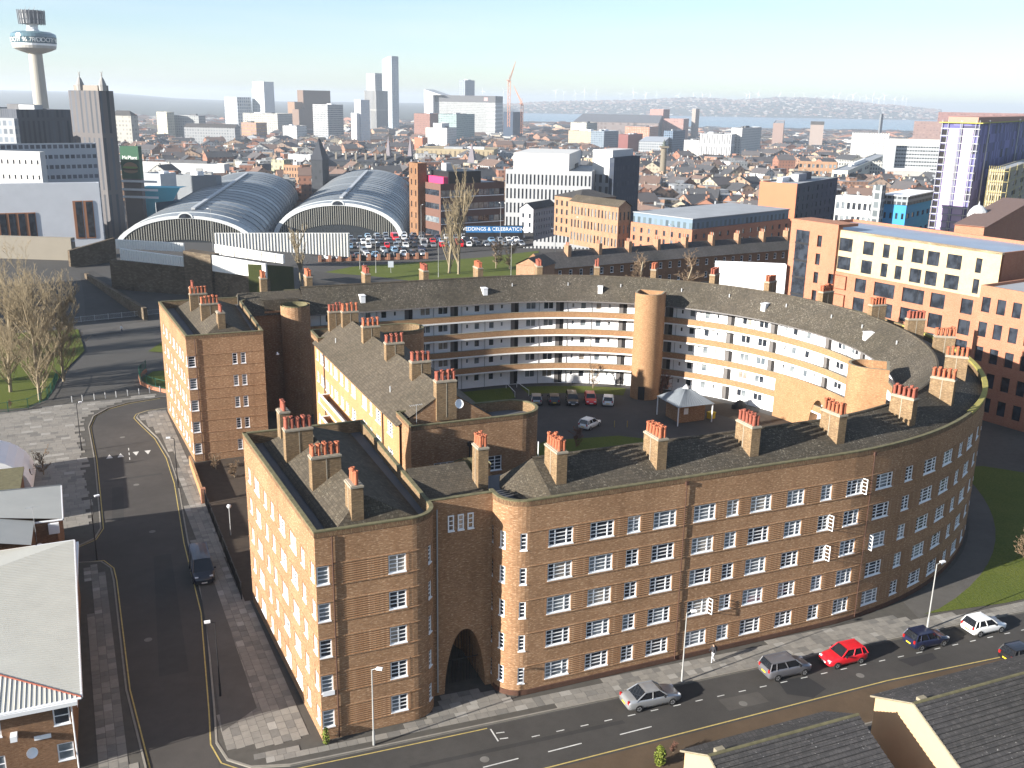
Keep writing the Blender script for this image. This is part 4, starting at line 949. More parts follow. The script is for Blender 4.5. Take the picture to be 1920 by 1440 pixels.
# ================================================================== street furniture
def lamp_post(label, s, n, h, az, arm=1.1, z=0, m='lamp', x=None, y=None, group='street lamps', double=False):
    if x is None: x, y = W(s, n)
    t = thing('street_lamp', label, 'street lamp', (x, y, z), az, group)
    mb = MB(); mb.cyl(0, 0, 0, 1.1, .085, n=8); mb.cyl(0, 0, 1.1, h, .06, .04, n=8)
    part(t, 'pole', mb, M[m], True)
    for sgn in ((1, -1) if double else (1,)):
        mb = MB(); mb.tube((0, 0, h - .05), (arm * .7 * sgn, 0, h + .12), .03, n=6); part(t, 'arm', mb, M[m])
        mb = MB(); mb.box(min(arm * .65 * sgn, (arm + .25) * sgn), max(arm * .65 * sgn, (arm + .25) * sgn), -.12, .12, h + .06, h + .19, bottom=True); part(t, 'lantern', mb, M['paint'])
    return t
lamp_post('grey street lamp on the front pavement before the near corner block', -39.7, -44.3, 6.0, TH - .6, .5)
lamp_post('street lamp with a small sign box beside the silver saloon', -15.4, -45.4, 6.0, TH - .2, .5)
lamp_post('street lamp behind the dark blue hatchback near the lawn', 8.8, -46.2, 6.2, TH, .6)
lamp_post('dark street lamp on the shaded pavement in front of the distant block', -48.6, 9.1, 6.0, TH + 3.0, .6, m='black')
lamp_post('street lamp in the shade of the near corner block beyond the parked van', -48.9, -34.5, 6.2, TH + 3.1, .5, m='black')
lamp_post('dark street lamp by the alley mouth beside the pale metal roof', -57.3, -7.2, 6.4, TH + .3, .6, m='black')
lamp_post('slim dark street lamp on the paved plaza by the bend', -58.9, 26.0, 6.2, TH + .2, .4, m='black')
lamp_post('street lamp on the shaded lawn behind the curved end of the ring', 47.5, -24.5, 6.5, TH + .2, .8)
lamp_post('street lamp by the road behind the curved end of the ring', 72, 3, 7, TH + .2, .8)
for i, (s, n) in enumerate([(-60.3, 48.3), (-58.9, 48.4), (-57.3, 48.5), (-55.8, 48.7), (-54.3, 48.8), (-52.7, 49.0), (-51.1, 49.2), (-49.6, 49.4), (-48.1, 49.5)]):
    x, y = W(s, n); t = thing('bollard', f'{["leftmost", "second", "third", "fourth", "fifth", "sixth", "seventh", "eighth", "rightmost"][i]} grey steel bollard from the left in the row closing the bend', 'bollard', (x, y, 0), 0, 'row of bollards across the closed street')
    mb = MB(); mb.cyl(0, 0, 0, .95, .075, n=8); part(t, 'post', mb, M['steel']); mb = MB(); mb.lathe([(.09, .95), (.09, 1.02), (.05, 1.08), (0, 1.1)], n=8); part(t, 'cap', mb, M['black'])
x, y = W(-16.0, -54.4); t = thing('bollard', 'short black bollard on the brown verge before the tiled roof', 'bollard', (x, y, 0)); mb = MB(); mb.cyl(0, 0, 0, .9, .09, n=8); part(t, 'post', mb, M['black']); mb = MB(); mb.lathe([(.11, .9), (.11, 1.0), (0, 1.06)], n=8); part(t, 'cap', mb, M['black'])
def railing(name, label, pts, h, m, gap=.16, base=None, cat='fence', z=0, local=True):
    q = [W(*p) for p in pts] if local else pts
    t = thing(name, label, cat, (q[0][0], q[0][1], z)); OFF[t.name] = (q[0][0], q[0][1], z)
    pth = Path(q)
    if base: mb = MB(); sweep(mb, pth, 0, pth.L, [(.12, z), (.12, z + base), (-.12, z + base), (-.12, z)]); part(t, 'base_wall', mb, M['brick_red'])
    b = z + (base or 0)
    for zz in (b + .12, b + h - .08): mb = MB(); sweep(mb, pth, 0, pth.L, [(.02, zz), (.02, zz + .05), (-.02, zz + .05), (-.02, zz)]); part(t, 'rail', mb, M[m])
    k = max(2, int(pth.L / 2.4)); me = None
    for i in range(k + 1):
        u = min(pth.L - 1e-4, pth.L * i / k); x, y, _, _ = pth.at(u)
        if me is None: mb = MB(); mb.box(-.04, .04, -.04, .04, 0, h + .06); me = mb.mesh('post'); me.materials.append(M[m])
        inst(t, 'post', me, (x, y, b))
    mb = MB(); c = int(pth.L / gap)
    for i in range(c):
        x, y, _, _ = pth.at((i + .5) * pth.L / c); mb.cyl(x, y, b + .05, b + h, .011, n=3, cap=False)
    part(t, 'balusters', mb, M[m], kind='stuff')
    return t
railing('green_railing', 'green metal railing along the grass by the bare poplars', [(-71, 45.5), (-66, 47.1), (-63.8, 50.5), (-63.0, 56), (-62.6, 62)], 1.5, 'green_metal')
railing('green_railing', 'green railing on a low curved red brick wall beside the distant block', [(-47.2, 48.6), (-49.2, 51.3), (-50.6, 54.5), (-50.7, 58.5), (-49.5, 62)], 1.4, 'green_metal', base=.55)
railing('steel_railing', 'grey pedestrian railing at the far end of the closed street', [(-62, 104), (-42, 108)], 1.1, 'steel', .12)
railing('black_railing', 'black railing and gate between the near and distant corner blocks', [(-45.4, -20), (-46.2, 3)], 1.7, 'black', .14)
# garden walls beside the gate
for lbl, a, b in (('low brick garden wall beside the black gate railing', (-46.3, 3.4), (-46.6, 16.4)),):
    pth = Path([W(*a), W(*b)]); mb = MB(); sweep(mb, pth, 0, pth.L, [(.14, 0), (.14, 1.1), (-.14, 1.1), (-.14, 0)]); 
    t = thing('garden_wall', lbl, 'wall', (*W(*a), 0)); OFF[t.name] = (*W(*a), 0); part(t, 'wall', mb, M['brick_yellow'])
    mb = MB(); sweep(mb, pth, 0, .5, [(.26, 0), (.26, 1.75), (-.26, 1.75), (-.26, 0)]); part(t, 'pier', mb, M['brick_red'])
local_sheet('garden_bed', [(-45.2, -20.5), (-45.9, 3), (-46.3, 16.8), (-38, 16.8), (-34, 10), (-33.5, -20.5)], .01, M['soil'])
x, y = W(-44.6, -6); t = thing('globe_lamp', 'white globe lamp post inside the gate by the near block', 'lamp', (x, y, 0))
mb = MB(); mb.cyl(0, 0, 0, 3.0, .05, n=7); part(t, 'pole', mb, M['lamp']); mb = MB(); mb.lathe([(0, 3), (.18, 3.08), (.22, 3.22), (.18, 3.36), (0, 3.44)], n=12); part(t, 'globe', mb, M['paint'], True)
# ================================================================== vehicles
def car_meshes(kind):
    """returns dict of part meshes (MB) for a car pointing along +x, wheels on z=0"""
    S = {'hatch': dict(L=3.75, W=.82, H=1.47, hood=.30, ws=.47, rt=.90, rb=.985, belt=.92, nose=.68),
         'saloon': dict(L=4.5, W=.86, H=1.45, hood=.27, ws=.42, rt=.68, rb=.86, belt=.93, nose=.70),
         'mpv': dict(L=4.05, W=.84, H=1.56, hood=.24, ws=.40, rt=.93, rb=.985, belt=1.0, nose=.76),
         'estate': dict(L=4.5, W=.85, H=1.48, hood=.28, ws=.42, rt=.92, rb=.985, belt=.93, nose=.70),
         'van': dict(L=5.3, W=.98, H=2.15, hood=.13, ws=.30, rt=.985, rb=.998, belt=1.25, nose=.95)}[kind]
    L, Wd, H = S['L'], S['W'], S['H']; X = lambda f: L/2 - f * L
    P = {}
    st = [(0, .30, S['nose']*.8, .78), (.035, .24, S['nose'], .90), (.12, .20, S['nose'] + .10, .98), (S['hood'], .19, S['belt'] - .02, 1), (.5, .19, S['belt'], 1), (.8, .19, S['belt'] + .03, 1), (.95, .22, S['belt'] + (.02 if kind != 'saloon' else .04), .97), (.99, .30, S['belt'] - .06, .90), (1.0, .38, S['belt'] - .22, .85)]
    mb = MB(); rings = []
    for f, zb, zt, w in st:
        h = zt - zb; w *= Wd; rings.append([(X(f), -w*.9, zb), (X(f), -w, zb + h*.28), (X(f), -w*1.0, zb + h*.70), (X(f), -w*.93, zt - .02), (X(f), -w*.6, zt), (X(f), w*.6, zt), (X(f), w*.93, zt - .02), (X(f), w, zb + h*.70), (X(f), w, zb + h*.28), (X(f), w*.9, zb)])
    for a, b in zip(rings, rings[1:]):
        for i in range(9): mb.face([a[i], a[i+1], b[i+1], b[i]])
        mb.face([a[9], a[0], b[0], b[9]])
    mb.face(rings[0][::-1]); mb.face(rings[-1])
    P['body'] = mb
    bz = S['belt'] - .03; wb, wt = Wd * .94, Wd * .76
    b0, b1, t0, t1 = X(S['hood']), X(S['rb']), X(S['ws']), X(S['rt'])
    lo = {-1: [], 1: []}; 
    def pt(f, g, sg): xb = b0 + (b1 - b0) * f; xt = t0 + (t1 - t0) * f; w = wb + (wt - wb) * g; return (xb + (xt - xb) * g, sg * w, bz + (H - .05 - bz) * g)
    mb = MB()   # roof panel, crowned, and pillars
    nn = 5
    for i in range(nn):
        for j in range(4):
            q = []
            for fi, gj in ((i, j), (i + 1, j), (i + 1, j + 1), (i, j + 1)):
                f = fi / nn; y = -1 + gj / 2; a = pt(f, 1, 1); q.append((a[0], y * wt, a[2] + .05 * (1 - y*y) * (1 if 0 < fi < nn else .5)))
            mb.face(q[::-1])
    if kind == 'van': pill = (0, .24, 1.0)
    else: pill = (0, .45, .80, 1.0) if kind in ('hatch', 'mpv', 'estate') else (0, .48, 1.0)
    for sg in (-1, 1):
        for f in pill:
            p0, p1 = pt(f, 0, sg), pt(f, 1.0, sg); mb.tube(p0, p1, .05, .045, n=5)
        mb.tube(pt(0, 1, sg), pt(1, 1, sg), .045, n=5)
    P['roof'] = mb
    sm = lambda a, b, e: tuple(p + (q - p) * e for p, q in zip(a, b))
    P['windscreen'] = MB(); P['windscreen'].face([pt(0, .03, -1), pt(0, .03, 1), pt(0, .98, 1), pt(0, .98, -1)])
    P['rear_window'] = MB(); P['rear_window'].face([pt(1, .10 if kind != 'van' else .4, 1), pt(1, .10 if kind != 'van' else .4, -1), pt(1, .97, -1), pt(1, .97, 1)])
    P['side_window'] = []
    for sg in (-1, 1):
        for a, b in zip(pill, pill[1:]):
            if kind == 'van' and a > .1:
                m2 = P['roof']; q = [pt(a, 0, sg), pt(b, 0, sg), pt(b, 1, sg), pt(a, 1, sg)]; m2.face(q if sg < 0 else q[::-1]); continue
            m2 = MB(); q = [pt(a, .04, sg), pt(b, .04, sg), pt(b, .96, sg), pt(a, .96, sg)]; m2.face(q[::-1] if sg < 0 else q); P['side_window'].append(m2)
    if kind == 'van':
        P['roof'].face([pt(1, 0, 1), pt(1, 0, -1), pt(1, .4, -1), pt(1, .4, 1)])
    wr = .30 if kind != 'van' else .34; P['wheel_r'] = wr; P['wheel_x'] = (X(.19), X(.81)); P['wheel_y'] = Wd * .92
    P['hl'] = (X(.045), Wd * .66, S['nose'] - .06); P['tl'] = (X(.985), Wd * .76, S['belt'] - .10 if kind != 'van' else 1.1); P['S'] = S; P['X'] = X
    return P
CARS = {}
def car(label, s, n, heading, kind, paint, x=None, y=None, z=-.11, cat='car', group='cars parked along the front road', name='car'):
    if x is None: x, y = W(s, n)
    t = thing(name, label, cat, (x, y, z), heading, group)
    if kind not in CARS:
        P = car_meshes(kind); d = {}
        for k in ('body', 'roof', 'windscreen', 'rear_window'): d[k] = P[k].mesh(k, k == 'body', k == 'body')
        d['side_window'] = [m.mesh('side_window') for m in P['side_window']]
        for k in ('windscreen', 'rear_window'): d[k].materials.append(M['carglass'])
        for m in d['side_window']: m.materials.append(M['carglass'])
        w_ = P['wheel_r']; mb = MB()
        for i in range(14):
            a, b = 2*math.pi*i/14, 2*math.pi*(i+1)/14
            A, B = (math.cos(a)*w_, math.sin(a)*w_), (math.cos(b)*w_, math.sin(b)*w_)
            mb.face([(A[0], -.1, A[1]), (B[0], -.1, B[1]), (B[0], .1, B[1]), (A[0], .1, A[1])])
            for yy in (-.1, .1): mb.face([(A[0], yy, A[1]), (B[0], yy, B[1]), (0, yy, 0)])
        d['tyre'] = mb.mesh('tyre'); d['tyre'].materials.append(M['tyre'])
        mb = MB()
        for yy in (-.108, .108):
            for i in range(5):
                a = 2*math.pi*i/5; r = w_ * .66
                mb.face([(math.cos(a-.45)*r, yy, math.sin(a-.45)*r), (math.cos(a+.45)*r, yy, math.sin(a+.45)*r), (math.cos(a+.15)*.04, yy, math.sin(a+.15)*.04), (math.cos(a-.15)*.04, yy, math.sin(a-.15)*.04)])
        d['rim'] = mb.mesh('rim'); d['rim'].materials.append(M['rim'])
        for nm, key, m, sz in (('headlight', 'hl', 'lamp_clear', (.10, .15, .08)), ('tail_light', 'tl', 'lamp_red', (.06, .09, .13))):
            mb = MB(); mb.box(-sz[0], sz[0], -sz[1], sz[1], -sz[2], sz[2], bottom=True); d[nm] = mb.mesh(nm); d[nm].materials.append(M[m])
        mb = MB(); mb.box(-.015, .015, -.25, .25, -.055, .055, bottom=True); d['plate'] = mb.mesh('number_plate'); d['plate'].materials.append(M['plate_y']); d['plate2'] = d['plate'].copy(); d['plate2'].materials.clear(); d['plate2'].materials.append(M['plate_w'])
        mb = MB(); mb.box(-.06, .06, -.1, .1, -.06, .07, bottom=True); d['mirror'] = mb.mesh('mirror'); d['mirror'].materials.append(M['black'])
        d['P'] = P; CARS[kind] = d
    d = CARS[kind]; P = d['P']; X = P['X']; S = P['S']
    for k in ('body', 'roof'):
        me = d[k].copy(); me.materials.append(paint); inst(t, k, me, (0, 0, 0))
    inst(t, 'windscreen', d['windscreen'], (0, 0, 0)); inst(t, 'rear_window', d['rear_window'], (0, 0, 0))
    for m in d['side_window']: inst(t, 'side_window', m, (0, 0, 0))
    for wx in P['wheel_x']:
        for sg in (-1, 1):
            wh = inst(t, 'wheel', d['tyre'], (wx, sg * P['wheel_y'], P['wheel_r'])); o = inst(wh, 'rim', d['rim'], (0, 0, 0))
    for sg in (-1, 1):
        a = P['hl']; inst(t, 'headlight', d['headlight'], (a[0], sg * a[1], a[2])); a = P['tl']; inst(t, 'tail_light', d['tail_light'], (a[0], sg * a[1], a[2]))
        inst(t, 'mirror', d['mirror'], (X(S['hood']) - .35, sg * (S['W'] + .09), S['belt'] + .06))
    inst(t, 'number_plate', d['plate'], (X(1.0) - .012, 0, S['belt'] - .38)); inst(t, 'number_plate', d['plate2'], (X(0) + .012, 0, .42))
    return t
PA = {k: car_paint(k + ' car paint', *v) for k, v in {'silver': ((.40, .41, .42), .55), 'grey': ((.20, .20, .22), .5), 'red': ((.62, .012, .022),), 'navy': ((.012, .016, .045), .1), 'white': ((.78, .78, .77),), 'black': ((.012, .012, .014),), 'blue': ((.05, .12, .30),), 'dgrey': ((.06, .062, .068), .3), 'vanblue': ((.010, .014, .028), .2), 'lblue': ((.25, .40, .55), .3)}.items()}
hd = TH - .04
car('silver saloon parked by the street lamp before the ring', -19.0, -46.75, hd, 'saloon', PA['silver'])
car('grey people carrier parked between the silver saloon and the red hatchback', -6.95, -47.15, hd, 'mpv', PA['grey'])
car('bright red hatchback facing the near corner on the front road', -1.45, -47.45, hd + math.pi, 'hatch', PA['red'])
car('dark blue hatchback parked in front of the street lamp', 7.0, -47.85, hd, 'hatch', PA['navy'])
car('white hatchback parked nearest the lawn', 13.4, -47.95, hd, 'hatch', PA['white'])
car('black car driving on the far side of the front road at the right edge', 12.6, -52.6, hd, 'hatch', PA['black'], group='cars on the front road')
car('dark blue panel van parked in the shade of the near corner block', -48.2, -13.6, TH - math.pi/2, 'van', PA['vanblue'], cat='van', name='van', group='vans')
for lbl, s, n, k, p, a in [('silver car at the left end of the courtyard row', 3.6, 25.6, 'hatch', 'silver', 1.2), ('dark grey car second in the courtyard row', 6.1, 24.7, 'hatch', 'dgrey', 1.2), ('black car in the middle of the courtyard row', 8.7, 23.8, 'estate', 'black', -1.95),
                           ('red hatchback in the courtyard row', 11.3, 22.9, 'hatch', 'red', -1.95), ('white hatchback at the right end of the courtyard row', 13.6, 21.5, 'hatch', 'white', 1.05), ('white hatchback parked alone on the courtyard asphalt', 6.0, 12.6, 'hatch', 'white', .55)]:
    car(lbl, s, n, TH + a, k, PA[p], z=.0, group='cars parked in the courtyard')
car('pale blue estate car parked behind the curved end of the ring', 55.5, -18.5, TH + .2, 'estate', PA['lblue'], group='cars behind the ring')
# ================================================================== courtyard pavilion
pv = local_thing('pavilion', 'small brick pavilion with a grey pyramid roof on white posts in the courtyard', 'pavilion', 20.6, 11.6)
hs = 3.0; c0 = (20.6, 11.6); za, zp = 2.75, 4.5; a_ = R(0)
mb = MB(); mb.box(c0[0] - 1.9, c0[0] + 2.3, c0[1] - 1.7, c0[1] + 1.9, 0, 2.75); part(pv, 'wall', mb, M['brick'])
mb = MB()
for dx, dy in ((-1, -1), (1, -1), (1, 1), (-1, 1)):
    m2 = MB(); m2.cyl(c0[0] + dx * 2.8, c0[1] + dy * 2.8, 0, za, .09, n=8); part(pv, 'post', m2, M['paint'])
q = [(c0[0] + dx * hs, c0[1] + dy * hs, za) for dx, dy in ((-1, -1), (1, -1), (1, 1), (-1, 1))]; tq = [(c0[0] + dx * .5, c0[1] + dy * .5, zp) for dx, dy in ((-1, -1), (1, -1), (1, 1), (-1, 1))]
for i in range(4):
    j = (i + 1) % 4; mb.face([q[i], q[j], tq[j], tq[i]])
    for k in range(1, 14):
        f = k / 14; a = tuple(q[i][e] + (q[j][e] - q[i][e]) * f for e in range(3)); b = tuple(tq[i][e] + (tq[j][e] - tq[i][e]) * f for e in range(3)); mb.tube((a[0], a[1], a[2] + .02), (b[0], b[1], b[2] + .02), .025, n=3)
mb.face(tq); mb.face(q[::-1])
rf = part(pv, 'roof', mb, plain('pavilion roof metal', (.20, .22, .24), .5, metal=.2, var=.12))
mb = MB(); mb.lathe([(.6, zp), (.6, zp + .12), (0, zp + .6)], c0[0], c0[1], n=4); part(pv, 'ventilator', mb, M['lead'])
mb = MB(); mb.box(c0[0] - 1.2, c0[0] - .5, c0[1] - 1.76, c0[1] - 1.7, 1.2, 2.1); part(pv, 'noticeboard', mb, M['paint'])
mb = MB(); mb.box(-.45, .45, -.4, .4, 0, .75); mb.box(-.5, .5, -.45, .45, .75, .95); solo('grit_bin', mb, plain('yellow plastic', (.62, .46, .02), .5, var=.05), 'yellow grit bin standing beside the courtyard pavilion', 'bin', (*W(24.3, 10.3), 0), TH + .3)
mb = MB(); mb.lathe([(1.3, 0), (1.2, .7), (.5, 1.3), (0, 1.5)], n=9); o = solo('covered_motorbike', mb, M['black'], 'motorbike under a black cover against the courtyard wall', 'motorbike', (*W(31.0, 13.0), 0), TH, smooth_=True); o.scale = (1, .45, .85)
for i, (s, n) in enumerate(((9.2, 11.4), (10.9, 10.8))):
    mb = MB(); mb.cyl(0, 0, 0, .9, .05, n=6); mb.lathe([(.05, .9), (.03, .95), (0, .97)], n=6); solo('marker_post', mb, M['yellow'], ['left', 'right'][i] + ' short yellow marker post at the courtyard lawn edge', 'post', (*W(s, n), 0), 0, 'marker posts on the courtyard lawn')
# ================================================================== pale roofed houses on the left
rib_m = plain('cream metal roofing', (.50, .485, .425), .5, var=.12, scale=.5); white_trim = plain('gutter white', (.72, .72, .72), .5, var=0)
def ribs(mb, a, b, c, d, gap, r=.035):
    """raised seams between edge a-b (low) and d-c (high)"""
    L_ = math.dist(a, b); k = max(1, int(L_ / gap))
    for i in range(k + 1):
        f = i / k; p = tuple(a[e] + (b[e] - a[e]) * f for e in range(3)); q = tuple(d[e] + (c[e] - d[e]) * f for e in range(3))
        if math.dist(p, q) < .15: continue
        mb.tube((p[0], p[1], p[2] + r*.4), (q[0], q[1], q[2] + r*.4), r, n=4)
hs1 = local_thing('metal_roofed_house', 'brick house with a pale ribbed metal hipped roof at the lower left corner', 'house', -64, -27)
mb = MB(); sA, sB = -72.0, -58.7; nA, nB = -39.9, -14.6
hp_ = Path([(sA, nA + .3), (sB, nA + .3), (sB, nB), (sA, nB), (sA, nA + .31)])
hops = []; hw = []
for k, z in enumerate((1.5, 4.2)):
    for s in (-59.25, -63.3, -67): u = hp_.u_of((s, nA + .3)); hops.append((u - .5, u + .5, z - .65, z + .65)); hw.append((u, z))
    for n in (-38.6, -33, -28, -22): u = hp_.u_of((sB, n)); hops.append((u - .55, u + .55, z - .65, z + .65)); hw.append((u, z))
wall(mb, hp_, 0, hp_.L, 0, 5.4, hops); part(hs1, 'wall', mb, M['brick_house'])
for u, z in hw: put_window(hs1, hp_, u, z, 1.0 if True else 0, 1.3, [1], 2)
E1 = [(-73.0, -40.2, 5.45), (-57.95, -39.8, 5.45), (-58.7, -14.2, 5.45), (-73.8, -14.6, 5.45)]; rA, rB = (-65.4, -34.0, 6.1), (-66.0, -20, 6.1)
mb = MB(); mb.face([E1[0], E1[1], rA])
for i in range(1, 50):
    f = i / 50; p = [E1[0][e] + (E1[1][e] - E1[0][e]) * f for e in range(3)]; g = min(f / .5, (1 - f) / .5); mb.tube((p[0], p[1], p[2] + .015), (p[0] - .05, p[1] + (rA[1] - p[1]) * g, p[2] + (rA[2] - p[2]) * g + .015), .03, n=4)
part(hs1, 'hip_roof', mb, rib_m)
mb = MB(); mb.face([E1[1], E1[2], rB, rA])
for i in range(1, 84):
    f = i / 84; p = [E1[1][e] + (E1[2][e] - E1[1][e]) * f for e in range(3)]; g = min(1, f / .226, (1 - f) / .226); q = [rA[e] + (rB[e] - rA[e]) * f for e in range(3)]
    mb.tube((p[0], p[1], p[2] + .012), (p[0] + (q[0] - p[0]) * g, p[1], p[2] + (q[2] - p[2]) * g + .012), .02, n=4)
part(hs1, 'roof', mb, rib_m)
mb = MB(); mb.face([E1[3], E1[0], rA, rB]); mb.face([E1[2], E1[3], rB]); part(hs1, 'rear_roof', mb, rib_m)
mb = MB(); mb.tube(E1[1], rA, .07, n=6); part(hs1, 'hip_tiles', mb, M['pot2'])
mb = MB()
for a, b in zip(E1, E1[1:] + E1[:1]): mb.tube((a[0], a[1], a[2] - .08), (b[0], b[1], b[2] - .08), .10, n=6)
part(hs1, 'gutter', mb, white_trim)
mb = MB(); mb.box(-73, -58.2, -40.05, -39.75, 5.05, 5.32); mb.box(-58.75, -58.35, -39.75, -14.4, 5.05, 5.32); part(hs1, 'fascia', mb, white_trim)
mb = MB(); mb.box(-61.0, -60.0, -39.66, -39.60, 2.8, 3.1); part(hs1, 'street_sign', mb, M['paint'])
mb = MB(); mb.box(-62.3, -61.9, -40.2, -39.62, 3.35, 3.75, bottom=True); part(hs1, 'alarm_box', mb, M['white'])
dish(hs1, -61.2, -40.0, 2.2, R(20), .35)
mb = MB(); mb.cyl(-58.6, -39.75, 0, 5.1, .05, n=6); part(hs1, 'downpipe', mb, white_trim)
hs2 = local_thing('metal_roofed_house', 'further brick house wing with a pale metal roof, aerial and satellite dish', 'house', -66, -8)
mb = MB(); mb.box(-74, -62.2, -14.0, -9.0, 0, 5.3); mb.box(-74, -60.3, -9.0, -.4, 0, 5.28); part(hs2, 'wall', mb, M['brick_house'])
E2 = [(-74, -9.2, 5.6), (-59.75, -9.0, 5.45), (-60.1, -.1, 5.45), (-74, .2, 5.6)]
mb = MB(); mb.face([E2[1], E2[2], (-66, -2.5, 6.5), (-66, -9.0, 6.5)]); mb.face([E2[2], E2[3], (-74, -3.5, 6.7), (-66, -2.5, 6.5)]); ribs(mb, E2[2], E2[3], (-74, -3.5, 6.7), (-66, -2.5, 6.5), .35, .05); part(hs2, 'roof', mb, rib_m)
mb = MB(); mb.face([(-62.1, -14.4, 5.6), (-62.1, -9.0, 5.6), (-66, -9.0, 6.5), (-66, -14.4, 6.5)]); mb.face([(-66, -14.4, 6.5), (-66, -2.5, 6.5), (-74, -3.5, 6.7), (-74, -14.4, 6.7)]); part(hs2, 'link_roof', mb, rib_m)
mb = MB()
for a, b in zip(E2[:3], E2[1:]): mb.tube((a[0], a[1], a[2] - .08), (b[0], b[1], b[2] - .08), .10, n=6)
part(hs2, 'gutter', mb, white_trim)
mb = MB(); mb.box(-61.0, -60.1, -9.35, -9.05, 4.2, 5.2); part(hs2, 'eaves_box', mb, white_trim)
aerial(hs2, -61.9, -11.5, 4.6, 3.4); dish(hs2, -61.6, -13.2, 4.6, R(60), .5)
x, y = W(-61.8, -13.0)
# far left low shed and white domed canopy beyond the houses
t = local_thing('flat_roofed_shed', 'low shed with a mossy flat roof at the left edge', 'shed', -67, 8); mb = MB(); mb.box(-76, -64.6, 4.0, 13.0, 0, 3.0); part(t, 'wall', mb, M['brick_house']); mb = MB(); mb.box(-76.2, -64.4, 3.8, 13.2, 3.0, 3.2); part(t, 'roof', mb, M['moss'])
t = local_thing('white_canopy', 'white arched canopy structure at the left edge above the shed', 'canopy', -69, 18)
mb = MB()
for i in range(16):
    a, b = math.pi * i / 16, math.pi * (i + 1) / 16; r = 5.4
    q = [(-69.3 + r * math.cos(v), 0, 4.4 * math.sin(v)) for v in (a, b)]
    mb.face([(q[0][0], 13.4, q[0][2]), (q[1][0], 13.4, q[1][2]), (q[1][0], 21, q[1][2]), (q[0][0], 21, q[0][2])])
    r2 = 4.2; p = [(-69.3 + r2 * math.cos(v), 0, 3.4 * math.sin(v)) for v in (a, b)]
    mb.face([(q[0][0], 13.4, q[0][2]), (p[0][0], 13.4, p[0][2]), (p[1][0], 13.4, p[1][2]), (q[1][0], 13.4, q[1][2])])
part(t, 'shell', mb, M['white'])
mb = MB(); mb.face([(-69.3 + 4.2 * math.cos(math.pi * i / 16), 13.6, 3.4 * math.sin(math.pi * i / 16)) for i in range(17)]); part(t, 'glazed_end', mb, glass_mat('canopy glass', (.10, .14, .18)))
# ================================================================== tiled terraces at the lower right
cream = plain('cream render', (.50, .33, .185), .85, var=.06)
def tiled_house(label, s0, s1, nr, zr, nf, zf, nb, zb):
    t = local_thing('tiled_house', label, 'house', (s0 + s1) / 2, nr, group='tiled houses across the front road')
    mb = MB(); mb.face([(s0, nf, 0), (s0, nf, zf), (s0, nr, zr), (s0, nb, zb), (s0, nb, 0)]); mb.face([(s1, nb, 0), (s1, nb, zb), (s1, nr, zr), (s1, nf, zf), (s1, nf, 0)]); mb.face([(s0, nf, 0), (s1, nf, 0), (s1, nf, zf), (s0, nf, zf)]); mb.face([(s1, nb, 0), (s0, nb, 0), (s0, nb, zb), (s1, nb, zb)]); part(t, 'wall', mb, cream)
    # courses of interlocking tiles, each course proud of the one below
    for side, (ne, ze) in (('near', (nb - .4, zb - .2)), ('road', (nf + .35, zf - .2))):
        L_ = math.hypot(nr - ne, zr - ze); k = int(L_ / .34)
        for i in range(k):
            f0, f1 = i / k, (i + 1) / k; n0, n1 = ne + (nr - ne) * f0, ne + (nr - ne) * f1; z0, z1 = ze + (zr - ze) * f0, ze + (zr - ze) * f1
            mb = MB(); q = [(s0 - .12, n0, z0 + .10), (s1 + .12, n0, z0 + .10), (s1 + .12, n1, z1 + .015), (s0 - .12, n1, z1 + .015)]; mb.face(q if side == 'near' else q[::-1])
            q = [(s0 - .12, n0, z0 + .01), (s1 + .12, n0, z0 + .01), (s1 + .12, n0, z0 + .10), (s0 - .12, n0, z0 + .10)]; mb.face(q if side == 'near' else q[::-1])
            part(t, 'tile_course', mb, M['tile_near'])
    mb = MB(); mb.tube((s0 - .12, nr, zr + .03), (s1 + .12, nr, zr + .03), .11, n=6); part(t, 'ridge_tiles', mb, M['moss'])
    mb = MB(); mb.tube((s0 - .1, nb - .4, zb - .2), (s0 - .1, nr, zr + .02), .07, n=5); mb.tube((s0 - .1, nf + .35, zf - .2), (s0 - .1, nr, zr + .02), .07, n=5); part(t, 'verge', mb, M['coping'])
    mb = MB(); mb.obox(s0 + .8, nr + .2, .3, .17, 0, zr - .3, zr + .18); part(t, 'ridge_vent', mb, M['coping'])
    return t
tiled_house('left tiled house across the road, its cream gable beside a yellow green shrub', -22.9, -11.7, -59.9, 5.5, -57.3, 4.0, -68.5, 1.6)
tiled_house('right tiled house across the road with a half shaded cream gable', -7.6, 14, -60.6, 5.8, -57.3, 4.3, -69.5, 1.8)
